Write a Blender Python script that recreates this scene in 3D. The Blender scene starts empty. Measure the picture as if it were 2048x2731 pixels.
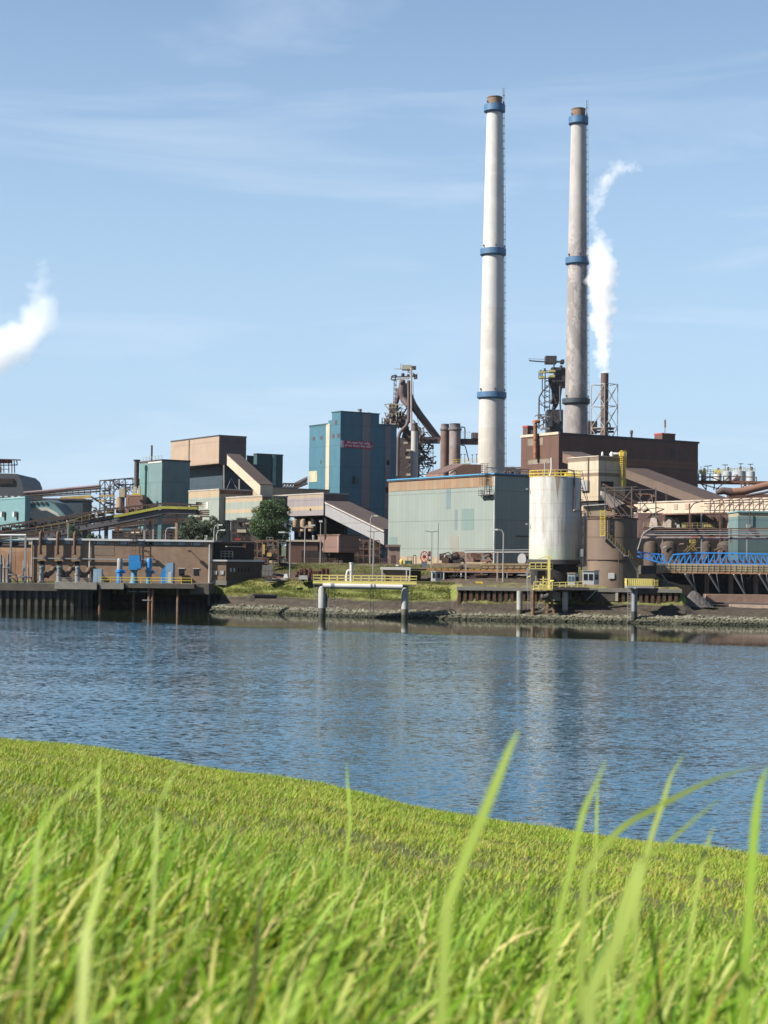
import bpy, math, random
import numpy as np
from mathutils import Vector, Matrix
random.seed(7)
rng = np.random.default_rng(11)
S = bpy.context.scene
COL = S.collection
R = math.radians

# ------------------------------------------------------------------ camera
F = 4267.0; IW, IH = 2048.0, 2731.0
HC = 10.3                                    # camera height above the water
PITCH, ROLL = R(1.67), R(0.7)
CAM = Vector((0, 0, HC))
cd = bpy.data.cameras.new('camera'); cam = bpy.data.objects.new('camera', cd); COL.objects.link(cam)
ROT = Matrix.Rotation(R(90) + PITCH, 3, 'X') @ Matrix.Rotation(ROLL, 3, 'Z')
cam.matrix_world = Matrix.Translation(CAM) @ ROT.to_4x4()
cd.sensor_fit = 'HORIZONTAL'; cd.sensor_width = 24.0; cd.lens = 24.0 * F / IW
cd.clip_start = 0.05; cd.clip_end = 60000
cd.dof.use_dof = True; cd.dof.focus_distance = 70; cd.dof.aperture_fstop = 6.3
S.camera = cam

# ------------------------------------------------------------------ sky, sun, exposure
SUN_AZ, SUN_EL = R(69), R(40)                # azimuth: degrees left of "behind the camera"
SD = Vector((-math.sin(SUN_AZ) * math.cos(SUN_EL), -math.cos(SUN_AZ) * math.cos(SUN_EL), math.sin(SUN_EL)))
w = bpy.data.worlds.new('World'); S.world = w; w.use_nodes = True
nt = w.node_tree; nt.nodes.clear()
sky = nt.nodes.new('ShaderNodeTexSky'); sky.sky_type = 'NISHITA'; sky.sun_disc = False
sky.sun_elevation = SUN_EL; sky.sun_rotation = math.atan2(SD.x, SD.y)
sky.air_density = 1.0; sky.dust_density = 0.1; sky.ozone_density = 2.2; sky.altitude = 0
bg = nt.nodes.new('ShaderNodeBackground'); bg.inputs[1].default_value = 0.058
wo = nt.nodes.new('ShaderNodeOutputWorld')
tc = nt.nodes.new('ShaderNodeTexCoord')
# thin cirrus streaks, high up, laid along the direction of view rays at infinity
mp = nt.nodes.new('ShaderNodeMapping'); mp.inputs['Scale'].default_value = (2.2, 1.5, 15.0); mp.inputs['Rotation'].default_value = (0, R(-9), 0)
nz = nt.nodes.new('ShaderNodeTexNoise'); nz.inputs['Scale'].default_value = 1.3; nz.inputs['Detail'].default_value = 7; nz.inputs['Roughness'].default_value = 0.58
nz.inputs['Distortion'].default_value = 0.5
rp = nt.nodes.new('ShaderNodeValToRGB'); rp.color_ramp.elements[0].position = 0.50; rp.color_ramp.elements[1].position = 0.78
rp.color_ramp.elements[0].color = (0, 0, 0, 1); rp.color_ramp.elements[1].color = (0.42, 0.42, 0.42, 1)
mx = nt.nodes.new('ShaderNodeMix'); mx.data_type = 'RGBA'
mx.inputs[7].default_value = (5.6, 6.4, 7.4, 1)
L = nt.links.new
L(tc.outputs['Generated'], mp.inputs[0]); L(mp.outputs[0], nz.inputs[0]); L(nz.outputs[0], rp.inputs[0])
L(rp.outputs[0], mx.inputs[0]); 
sep_ = nt.nodes.new('ShaderNodeSeparateXYZ'); L(tc.outputs['Generated'], sep_.inputs[0])
lo_ = nt.nodes.new('ShaderNodeMapRange'); lo_.interpolation_type = 'SMOOTHSTEP'; L(sep_.outputs[2], lo_.inputs[0])
lo_.inputs[1].default_value = -.02; lo_.inputs[2].default_value = .50; lo_.inputs[3].default_value = .88; lo_.inputs[4].default_value = 0
m0 = nt.nodes.new('ShaderNodeMix'); m0.data_type = 'RGBA'; m0.inputs[7].default_value = (3.2, 4.5, 6.0, 1)
L(lo_.outputs[0], m0.inputs[0]); L(sky.outputs[0], m0.inputs[6]); L(m0.outputs[2], mx.inputs[6]); L(mx.outputs[2], bg.inputs[0]); L(bg.outputs[0], wo.inputs[0])
sl = bpy.data.lights.new('sun', 'SUN'); sl.energy = 5.0; sl.angle = R(0.53); sl.color = (1.0, 0.93, 0.82)
so = bpy.data.objects.new('sun', sl); COL.objects.link(so); so.location = (-200, -200, 300)
so.rotation_euler = SD.to_track_quat('Z', 'Y').to_euler()
S.view_settings.view_transform = 'Standard'; S.view_settings.look = 'None'
S.view_settings.exposure = 1.38; S.view_settings.gamma = 1.0
cy = S.cycles
cy.max_bounces = 10; cy.diffuse_bounces = 3; cy.glossy_bounces = 4; cy.volume_bounces = 4; cy.transmission_bounces = 4
cy.transparent_max_bounces = 12; cy.caustics_reflective = False; cy.caustics_refractive = False
cy.use_denoising = True; cy.sample_clamp_indirect = 6
cy.volume_step_rate = 1.0; cy.volume_max_steps = 256

# ------------------------------------------------------------------ pixel <-> world helpers
def ray(pt):
    return ROT @ Vector((pt[0] - IW / 2, -(pt[1] - IH / 2), -F))
def P(pt, D):
    d = ray(pt); return CAM + d * (D / d.y)
def Z(x, y, D): return P((x, y), D).z
K = 0.2532
def A(x, y): return (x * K, 1140 + y * K)
def B(x, y): return (360 + x * K, 1140 + y * K)
def C(x, y): return (720 + x * K, 1060 + y * K)
def Dt(x, y): return (1000 + x * K, 1060 + y * K)
def E(x, y): return (1340 + x * K, 1140 + y * K)
def Ft(x, y): return (1640 + x * K, 1140 + y * K)
def G(x, y): return (980 + x * .217, 940 + y * .217)
def H(x, y): return (1360 + x * .205, 920 + y * .205)
TH = R(33)
U = Vector((-math.sin(TH), math.cos(TH), 0)); V = Vector((math.cos(TH), math.sin(TH), 0))
X_ = Vector((1, 0, 0)); Y_ = Vector((0, 1, 0)); Z_ = Vector((0, 0, 1))

# ------------------------------------------------------------------ materials
MATS = {}; ALB = .51
def newmat(name):
    m = bpy.data.materials.new(name); m.use_nodes = True
    n = m.node_tree; b = n.nodes['Principled BSDF']; return m, n, b
def mth(n, op, a, b=None, c=None):
    q = n.nodes.new('ShaderNodeMath'); q.operation = op
    for i, v in enumerate((a, b, c)):
        if v is None: continue
        if isinstance(v, (int, float)): q.inputs[i].default_value = v
        else: n.links.new(v, q.inputs[i])
    return q.outputs[0]
def mixc(n, fac, a, b, mode='MIX'):
    q = n.nodes.new('ShaderNodeMix'); q.data_type = 'RGBA'; q.blend_type = mode
    for i, v in ((0, fac), (6, a), (7, b)):
        if isinstance(v, (int, float)): q.inputs[i].default_value = v
        elif isinstance(v, tuple): q.inputs[i].default_value = (*v, 1)
        else: n.links.new(v, q.inputs[i])
    return q.outputs[2]
def noise(n, vec, scale, detail=4, rough=.6, dist=0, scl=None):
    if scl:
        q = n.nodes.new('ShaderNodeMapping'); q.inputs['Scale'].default_value = scl
        n.links.new(vec, q.inputs[0]); vec = q.outputs[0]
    t = n.nodes.new('ShaderNodeTexNoise'); n.links.new(vec, t.inputs[0])
    t.inputs['Scale'].default_value = scale; t.inputs['Detail'].default_value = detail
    t.inputs['Roughness'].default_value = rough; t.inputs['Distortion'].default_value = dist
    return t.outputs[0]
def ramp(n, fac, p0, p1, c0=(0, 0, 0), c1=(1, 1, 1), const=False):
    q = n.nodes.new('ShaderNodeValToRGB'); e = q.color_ramp.elements
    e[0].position, e[1].position = p0, p1; e[0].color, e[1].color = (*c0, 1), (*c1, 1)
    if const: q.color_ramp.interpolation = 'CONSTANT'
    n.links.new(fac, q.inputs[0]); return q.outputs[0]
def mat(name, col, rough=.7, metal=0, vary=.25, scale=.35, dirt=None, dirt_amt=.5, streak=0, panels=0, seams=None, bands=None,
        bricks=None, patch=None, bump=0, rust=0, ps=1.1):
    """weathered surface; world-space noise, panel tints, seams, rust streaks"""
    if name in MATS: return MATS[name]
    m, n, b = newmat(name)
    geo = n.nodes.new('ShaderNodeNewGeometry'); pos = geo.outputs['Position']
    sep = n.nodes.new('ShaderNodeSeparateXYZ'); n.links.new(pos, sep.inputs[0])
    z = sep.outputs[2]
    s = mth(n, 'ADD', mth(n, 'MULTIPLY', sep.outputs[0], U.x + V.x), mth(n, 'MULTIPLY', sep.outputs[1], U.y + V.y))
    col = tuple(x * ALB for x in col); c = n.nodes.new('ShaderNodeRGB'); c.outputs[0].default_value = (*col, 1); c = c.outputs[0]
    if bands:
        z0, z1 = bands[0][0], bands[-1][0] + 1
        q = n.nodes.new('ShaderNodeValToRGB'); q.color_ramp.interpolation = 'CONSTANT'; e = q.color_ramp.elements
        while len(e) < len(bands): e.new(.5)
        for i, (zz, cc) in enumerate(bands):
            e[i].position = (zz - z0) / (z1 - z0); e[i].color = (*[x * ALB for x in cc], 1)
        n.links.new(mth(n, 'DIVIDE', mth(n, 'SUBTRACT', z, z0), z1 - z0), q.inputs[0]); c = q.outputs[0]
    if patch:                                   # large irregular repainted / spalled areas
        col2, sc, th, scl = patch
        f = ramp(n, noise(n, pos, sc, 5, .65, .6, scl), th, th + .04)
        c = mixc(n, f, c, col2)
    if bricks:
        bt = n.nodes.new('ShaderNodeTexBrick'); cx = n.nodes.new('ShaderNodeCombineXYZ')
        n.links.new(s, cx.inputs[0]); n.links.new(z, cx.inputs[1]); n.links.new(cx.outputs[0], bt.inputs[0])
        bt.inputs['Scale'].default_value = bricks; bt.inputs['Color1'].default_value = (.85, .85, .85, 1)
        bt.inputs['Color2'].default_value = (1.12, 1.08, 1.02, 1); bt.inputs['Mortar'].default_value = (1.15, 1.12, 1.1, 1)
        bt.inputs['Mortar Size'].default_value = .015
        c = mixc(n, .8, c, bt.outputs[0], 'MULTIPLY')
    if panels:
        wn = n.nodes.new('ShaderNodeTexWhiteNoise'); wn.noise_dimensions = '2D'
        cx = n.nodes.new('ShaderNodeCombineXYZ'); n.links.new(mth(n, 'FLOOR', mth(n, 'DIVIDE', s, ps)), cx.inputs[0])
        n.links.new(mth(n, 'FLOOR', mth(n, 'DIVIDE', z, 6.3)), cx.inputs[1]); n.links.new(cx.outputs[0], wn.inputs[0])
        g = mth(n, 'ADD', 1 - panels / 2, mth(n, 'MULTIPLY', wn.outputs[0], panels))
        line = mth(n, 'LESS_THAN', mth(n, 'FRACT', mth(n, 'DIVIDE', s, ps)), .12)
        g = mth(n, 'SUBTRACT', g, mth(n, 'MULTIPLY', line, .10))
        zl = mth(n, 'LESS_THAN', mth(n, 'FRACT', mth(n, 'DIVIDE', z, 6.3)), .035)
        g = mth(n, 'SUBTRACT', g, mth(n, 'MULTIPLY', zl, .22))
        cx = n.nodes.new('ShaderNodeCombineXYZ')
        for i in range(3): n.links.new(g, cx.inputs[i])
        c = mixc(n, 1.0, c, cx.outputs[0], 'MULTIPLY')
    nf = noise(n, pos, scale, 6, .62, .2)
    lo, hi = 1 - vary, 1 + vary
    c = mixc(n, 1.0, c, ramp(n, nf, .28, .72, (lo,) * 3, (hi,) * 3), 'MULTIPLY')
    if dirt:
        f = ramp(n, noise(n, pos, .16, 7, .7, .5), .5, .72, (0, 0, 0), (dirt_amt,) * 3)
        c = mixc(n, f, c, dirt)
    if streak:
        f = ramp(n, noise(n, pos, .8, 5, .7, .1, (1.6, 1.6, .09)), .44, .64, (0, 0, 0), (streak,) * 3)
        c = mixc(n, f, c, (.10, .055, .03) if not dirt else dirt)
    n.links.new(c, b.inputs['Base Color']); b.inputs['Roughness'].default_value = rough; b.inputs['Metallic'].default_value = metal
    b.inputs['Specular IOR Level'].default_value = .35
    if bump:
        bm = n.nodes.new('ShaderNodeBump'); bm.inputs['Strength'].default_value = .8; bm.inputs['Distance'].default_value = bump
        n.links.new(noise(n, pos, 3.0, 6, .7), bm.inputs['Height']); n.links.new(bm.outputs[0], b.inputs['Normal'])
    MATS[name] = m; return m

RUST = (.20, .085, .04)
white = mat('white_paint', (.72, .72, .70), .5, vary=.08, dirt=(.35, .28, .2), dirt_amt=.25)
grey = mat('grey_steel', (.36, .37, .37), .5, vary=.15, dirt=(.2, .12, .08), dirt_amt=.35)
dkst = mat('dark_steel', (.065, .058, .06), .6, vary=.3, scale=1.2, dirt=(.13, .07, .045))
brst = mat('brown_steel', (.13, .075, .055), .7, vary=.35, scale=1.0, dirt=(.24, .12, .07))
rust = mat('rust_steel', (.24, .115, .07), .8, vary=.35, scale=1.0, dirt=(.10, .05, .035))
furn = mat('furnace_steel', (.105, .075, .075), .7, vary=.3, scale=.6, dirt=(.18, .11, .08))
mauv = mat('mauve_duct', (.13, .095, .10), .7, vary=.22, scale=.5, dirt=(.12, .08, .07), streak=.4)
yell = mat('yellow_paint', (.95, .70, .07), .5, vary=.12, dirt=(.2, .13, .05), dirt_amt=.35)
pyel = mat('pale_yellow_paint', (1.0, .86, .26), .5, vary=.1, dirt=(.35, .22, .08), dirt_amt=.3)
blue = mat('blue_paint', (.03, .29, .70), .45, vary=.12, scale=.8)
lblu = mat('pale_blue_paint', (.25, .42, .60), .5, vary=.1, scale=.8)
ring = mat('ring_blue_paint', (.075, .19, .36), .5, vary=.25, scale=.8, dirt=(.1, .12, .15), dirt_amt=.4)
red = mat('red_paint', (.50, .03, .03), .5, vary=.12)
teal = mat('teal_cladding', (.07, .205, .28), .55, vary=.10, panels=.10, streak=.12)
dteal = mat('dark_teal_cladding', (.04, .105, .115), .6, vary=.12, panels=.12)
navy = mat('navy_cladding', (.045, .075, .10), .6, vary=.15, panels=.12)
gteal = mat('grey_teal_cladding', (.17, .27, .28), .6, vary=.1, panels=.10, dirt=(.2, .15, .1), dirt_amt=.2)
lilac = mat('lilac_cladding', (.26, .24, .26), .6, vary=.1, panels=.08)
cream = mat('cream_cladding', (.62, .55, .42), .6, vary=.1, panels=.07, dirt=(.4, .26, .15), dirt_amt=.3)
tan = mat('tan_cladding', (.46, .35, .26), .6, vary=.1, panels=.07, dirt=(.32, .2, .13), dirt_amt=.35)
broof = mat('brown_roofing', (.09, .064, .056), .65, vary=.15, panels=.12)
mill = mat('brown_mill_cladding', (.145, .075, .055), .65, vary=.12, panels=.10, dirt=(.09, .05, .04), dirt_amt=.4, streak=.15)
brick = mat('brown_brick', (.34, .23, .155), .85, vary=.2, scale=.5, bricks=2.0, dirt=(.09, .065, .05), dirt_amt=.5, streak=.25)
dbrick = mat('shaded_brick', (.11, .075, .055), .85, vary=.2, scale=.5, bricks=2.0)  # darker copy of the brick, paints shade onto the annex's right side
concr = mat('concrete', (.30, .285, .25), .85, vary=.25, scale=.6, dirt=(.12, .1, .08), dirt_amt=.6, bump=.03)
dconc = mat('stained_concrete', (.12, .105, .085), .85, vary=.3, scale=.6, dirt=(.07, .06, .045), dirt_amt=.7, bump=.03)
pile = mat('rusty_sheet_pile', (.13, .065, .04), .8, vary=.4, scale=1.2, dirt=(.05, .04, .03), dirt_amt=.7)
pinkw = mat('pink_rust_wall', (.30, .17, .13), .8, vary=.25, scale=.4, dirt=(.16, .09, .07), streak=.4)
beigp = mat('beige_rust_panel', (.52, .43, .30), .65, vary=.15, panels=.08, streak=.5, dirt=(.28, .15, .08))
stone1 = mat('chimney_white', (.62, .60, .55), .8, vary=.10, scale=.12, streak=.22, dirt=(.42, .40, .36), bump=.05)
glass = mat('dark_glass', (.02, .025, .03), .12, vary=.1)
pglass = mat('pale_glass', (.32, .36, .36), .3, vary=.3)
void = mat('painted_shade', (.03, .024, .022), .9, vary=.3)  # near-black paint in place of deep shade in openings, gaps and undercrofts
orange = mat('orange_paint', (.5, .19, .03), .5, vary=.15)
wood = mat('pile_timber', (.24, .15, .09), .85, vary=.4, scale=1.5, dirt=(.06, .05, .04))

# ------------------------------------------------------------------ mesh builder
ORG = {}
class MB:
    def __init__(s): s.v = []; s.f = []; s.sm = []
    def add(s, vs, fs, smooth=False):
        o = len(s.v); s.v += [tuple(p) for p in vs]
        s.f += [tuple(i + o for i in f) for f in fs]; s.sm += [smooth] * len(fs); return s
    def hexa(s, b, t):
        n = len(b)
        return s.add(list(b) + list(t), [tuple(range(n))[::-1], tuple(range(n, 2 * n))] + [(i, (i + 1) % n, n + (i + 1) % n, n + i) for i in range(n)])
    def box(s, c, u, v, w):                    # centre, three half vectors
        c, u, v, w = map(Vector, (c, u, v, w))
        b = [c - u - v - w, c + u - v - w, c + u + v - w, c - u + v - w]
        return s.hexa(b, [p + 2 * w for p in b])
    def ob(s, o, u, v, h):                     # origin corner, two edge vectors, height
        o = Vector(o); u = Vector(u); v = Vector(v); h = Vector((0, 0, h)) if isinstance(h, (int, float)) else Vector(h)
        b = [o, o + u, o + u + v, o + v]
        return s.hexa(b, [p + h for p in b])
    def beam(s, p, q, w=.2, h=None):
        p, q = Vector(p), Vector(q); d = q - p; l = d.length
        if l < 1e-4: return s
        d /= l; a = d.cross(Z_) if abs(d.z) < .95 else d.cross(Y_)
        a.normalize(); b = a.cross(d)
        return s.box((p + q) / 2, a * (w / 2), d * (l / 2), b * ((h or w) / 2))
    def tube(s, path, r, n=10, cap=True):
        path = [Vector(p) for p in path]
        rs = r if isinstance(r, (list, tuple)) else [r] * len(path)
        vs = []; fs = []
        d0 = (path[1] - path[0]).normalized()
        a = d0.cross(Z_) if abs(d0.z) < .9 else d0.cross(X_)
        a.normalize()
        for i, p in enumerate(path):
            d = (path[min(i + 1, len(path) - 1)] - path[max(i - 1, 0)]).normalized()
            a = (a - d * a.dot(d)).normalized(); b = d.cross(a)
            for k in range(n):
                t = 2 * math.pi * k / n; vs.append(p + (a * math.cos(t) + b * math.sin(t)) * rs[i])
        for i in range(len(path) - 1):
            for k in range(n):
                fs.append((i * n + k, i * n + (k + 1) % n, (i + 1) * n + (k + 1) % n, (i + 1) * n + k))
        s.add(vs, fs, n > 5)
        if cap:
            s.add([vs[k] for k in range(n)], [tuple(range(n))[::-1]]); m = len(path) - 1
            s.add([vs[m * n + k] for k in range(n)], [tuple(range(n))])
        return s
    def lathe(s, c, prof, n=32, cap=True):      # profile list of (r, z) relative to c
        c = Vector(c); vs = []
        for r, z in prof:
            for k in range(n):
                t = 2 * math.pi * k / n; vs.append(c + Vector((r * math.cos(t), r * math.sin(t), z)))
        g = [[0]]
        for i in range(1, len(prof) - 1):
            a1 = math.atan2(prof[i][1] - prof[i - 1][1], prof[i][0] - prof[i - 1][0]); a2 = math.atan2(prof[i + 1][1] - prof[i][1], prof[i + 1][0] - prof[i][0])
            if abs(a1 - a2) > .6: g.append([i])
            else: g[-1].append(i)
        for seg in g:
            i0 = seg[0]; sub = vs[i0 * n:(seg[-1] + 2) * n]
            s.add(sub, [(i * n + k, i * n + (k + 1) % n, (i + 1) * n + (k + 1) % n, (i + 1) * n + k) for i in range(len(seg)) for k in range(n)], True)
        if cap: s.add(vs[-n:], [tuple(range(n))]); s.add(vs[:n], [tuple(range(n))[::-1]])
        return s
    def rail(s, pts, h=1.1, sp=2.0, w=.07, rails=(1.0, .5), closed=False, toe=False):
        pts = [Vector(p) for p in pts]
        if closed: pts.append(pts[0])
        for p, q in zip(pts, pts[1:]):
            l = (q - p).length; k = max(1, round(l / sp))
            for i in range(k + 1):
                a = p.lerp(q, i / k); s.beam(a, a + Vector((0, 0, h)), w)
            for r in rails: s.beam(p + Vector((0, 0, h * r)), q + Vector((0, 0, h * r)), w)
            if toe: s.beam(p + Vector((0, 0, .1)), q + Vector((0, 0, .1)), .03, .2)
        return s
    def ladder(s, p, q, w=.5, side=X_, rung=.45, t=.05):
        p, q = Vector(p), Vector(q); a = side * (w / 2)
        s.beam(p - a, q - a, t); s.beam(p + a, q + a, t); l = (q - p).length; k = int(l / rung)
        for i in range(1, k): c = p.lerp(q, i / k); s.beam(c - a, c + a, t * .8)
        return s
    def build(s, name, m, parent=None, **tags):
        org = ORG.get(parent.name, Vector()) if parent else Vector()
        me = bpy.data.meshes.new(name)
        me.from_pydata([(x - org[0], y - org[1], z - org[2]) for x, y, z in s.v], [], s.f)
        me.polygons.foreach_set('use_smooth', s.sm); me.materials.append(m); me.update()
        o = bpy.data.objects.new(name, me); COL.objects.link(o)
        if parent: o.parent = parent; ORG[o.name] = org
        for k, v in tags.items(): o[k] = v
        return o
def thing(name, label, cat, loc, group=None):
    o = bpy.data.objects.new(name, None); COL.objects.link(o); o.location = loc
    o.empty_display_size = .5; ORG[o.name] = Vector(loc); o['label'] = label; o['category'] = cat
    if group: o['group'] = group
    return o
def single(o, label, cat, group=None, kind=None):
    o['label'] = label; o['category'] = cat
    if group: o['group'] = group
    if kind: o['kind'] = kind
    return o
def struct(o, kind='structure'): o['kind'] = kind; return o
def copy_tree(o, loc=None, label=None, parent=None):
    c = o.copy(); COL.objects.link(c); c.parent = parent
    if loc is not None: c.location = loc; ORG[c.name] = Vector(loc)
    if label: c['label'] = label
    for ch in list(o.children):
        copy_tree(ch, parent=c)
    return c

class Block:
    """a building seen on its corner: lit face runs along U (left, away), shaded face along V (right, away)"""
    def __init__(s, root, D, xl, xc, xr, yt, yb=None, zb=None, m=None, part='wall', u=U, v=V, fascia=None, ft=.5, roof=None):
        s.u, s.v = u, v
        s.C = P((xc, yt), D); s.zt = s.C.z
        s.zb = zb if zb is not None else P((xc, yb), D).z
        def ln(px, d):
            r = ray((px, yt)); k = r.x / r.y
            return (k * s.C.y - s.C.x) / (d.x - k * d.y)
        s.lu = ln(xl, u); s.lv = ln(xr, v); s.root = root
        o = Vector((s.C.x, s.C.y, s.zb)); s.o = o
        if m:
            s.wall = MB().ob(o, v * s.lv, u * s.lu, s.zt - s.zb - .003).build(part, m, root)
        if fascia:
            f = .12
            MB().ob(Vector((o.x, o.y, s.zt)) - u * f - v * f, v * (s.lv + 2 * f), u * (s.lu + 2 * f), ft if ft > 0 else -ft).build('roof', fascia, root)
    def nrm(s, face): return -s.v if face == 'L' else -s.u
    def hit(s, pt, face, off=0):
        n = s.nrm(face); d = ray(pt); c = Vector((s.C.x, s.C.y, 0)) + n * off
        t = (c - CAM).dot(n) / d.dot(n); return CAM + d * t
    def patch(s, mb, face, p0, p1, th=.06, depth=0):
        a = s.hit(((p0[0]), (p0[1] + p1[1]) / 2), face); b = s.hit((p1[0], (p0[1] + p1[1]) / 2), face)
        mx_ = (p0[0] + p1[0]) / 2; z1 = s.hit((mx_, p0[1]), face).z; z0 = s.hit((mx_, p1[1]), face).z
        n = s.nrm(face)
        a = Vector((a.x, a.y, z0)) - n * .05; b = Vector((b.x, b.y, z0)) - n * .05
        mb.ob(a, b - a, n * (th + .05), z1 - z0); return mb

# ------------------------------------------------------------------ terrain beyond the canal, water, dike
SH = [(-400, 302), (-58, 300), (-32, 299), (-14, 288), (0, 279), (13, 274), (30, 271), (53, 266.5), (66, 263.5), (110, 255), (400, 215)]
def shore(x):
    return float(np.interp(x, [a for a, _ in SH], [b for _, b in SH]))
def bank_z(x, s):
    prof = [(-60, -6), (-8, -1.6), (0, 0), (1.8, .75), (3, 1.0), (12, 3.6), (18.5, 5.85), (21, 6.0), (45, 7.2), (56, 9.0), (70, 9.2), (4000, 9.6)]
    return float(np.interp(s, [a for a, _ in prof], [b for _, b in prof]))
def terr(x, y):
    s = y - shore(x); z = bank_z(x, s)
    if x > 12:
        if x < 53:
            lw = 278.6 - shore(x)
            z2 = float(np.interp(s, [-60, 0, 2.2, lw + .4, lw + .9, 45, 56, 900], [-6, 0, .9, 3.3, 5.75, 7.2, 9, 9.6]))
        else: z2 = float(np.interp(s, [-60, 0, 3, 10, 20, 32, 50, 60, 900], [-6, 0, .9, 1.8, 2.3, 2.5, 2.8, 9, 9.6]))
        z = z2
    if x < -31:                                   # quay: level behind the sheet piles
        zq = -6 if s < 12 else (5.1 if s < 30 else float(np.interp(s, [30, 45, 60], [5.1, 6.5, 9.0])))
        t = min(1, (-31 - x) / 2.0); z = z * (1 - t) + zq * t
    return z
def build_terrain():
    xs = sorted(set(list(np.arange(-150, 150, 2.0)) + list(np.arange(-1320, -150, 90)) + list(np.arange(150, 1300, 90)) + [-33, -31]))
    ss = list(np.arange(-20, 0, 4)) + list(np.arange(0, 24, 1.0)) + list(np.arange(24, 80, 3)) + [100, 150, 250, 500, 900]
    vs = []; fs = []
    for x in xs:
        for s in ss:
            y = shore(x) + s; j = 0
            z = terr(x, y)
            if 0 < s < 70 and x > -31: j = (math.sin(x * .9 + s) * .07 + math.sin(x * .37 + s * 1.7) * .12 + random.uniform(-.08, .08))
            vs.append((x * (1 if s < 1000 else 1 + s / 1000), y, z + j))
    n = len(ss)
    for i in range(len(xs) - 1):
        for k in range(n - 1): fs.append((i * n + k, (i + 1) * n + k, (i + 1) * n + k + 1, i * n + k + 1))
    m, nn, b = newmat('far_ground')
    geo = nn.nodes.new('ShaderNodeNewGeometry'); pos = geo.outputs['Position']
    sep = nn.nodes.new('ShaderNodeSeparateXYZ'); nn.links.new(pos, sep.inputs[0]); z = sep.outputs[2]
    zz = mth(nn, 'ADD', z, mth(nn, 'MULTIPLY', mth(nn, 'SUBTRACT', noise(nn, pos, .22, 5, .65), .5), 1.9))
    q = nn.nodes.new('ShaderNodeValToRGB'); e = q.color_ramp.elements
    cols = [(0, (.05, .052, .035)), (.055, (.075, .072, .048)), (.10, (.088, .082, .055)), (.155, (.066, .054, .043)), (.27, (.062, .053, .042)),
            (.315, (.16, .17, .055)), (.44, (.14, .165, .045)), (.56, (.18, .17, .065)), (.61, (.10, .078, .058)), (.72, (.09, .07, .052)), (.76, (.10, .10, .04)),
            (.86, (.085, .085, .035)), (.905, (.15, .12, .10)), (1, (.15, .12, .10))]
    while len(e) < len(cols): e.new(.5)
    for i, (p_, c_) in enumerate(cols): e[i].position = p_; e[i].color = (*c_, 1)
    nn.links.new(mth(nn, 'DIVIDE', zz, 10.0), q.inputs[0])
    c = mixc(nn, 1.0, q.outputs[0], ramp(nn, noise(nn, pos, .9, 8, .75), .3, .7, (.32,) * 3, (1.05,) * 3), 'MULTIPLY')
    nn.links.new(c, b.inputs['Base Color']); b.inputs['Roughness'].default_value = .9; b.inputs['Specular IOR Level'].default_value = .1
    bm = nn.nodes.new('ShaderNodeBump'); bm.inputs['Distance'].default_value = .3; bm.inputs['Strength'].default_value = .8
    nn.links.new(noise(nn, pos, 1.6, 8, .75), bm.inputs['Height']); nn.links.new(bm.outputs[0], b.inputs['Normal'])
    mb = MB(); mb.add(vs, fs, False); struct(mb.build('ground', m))
build_terrain()

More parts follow.
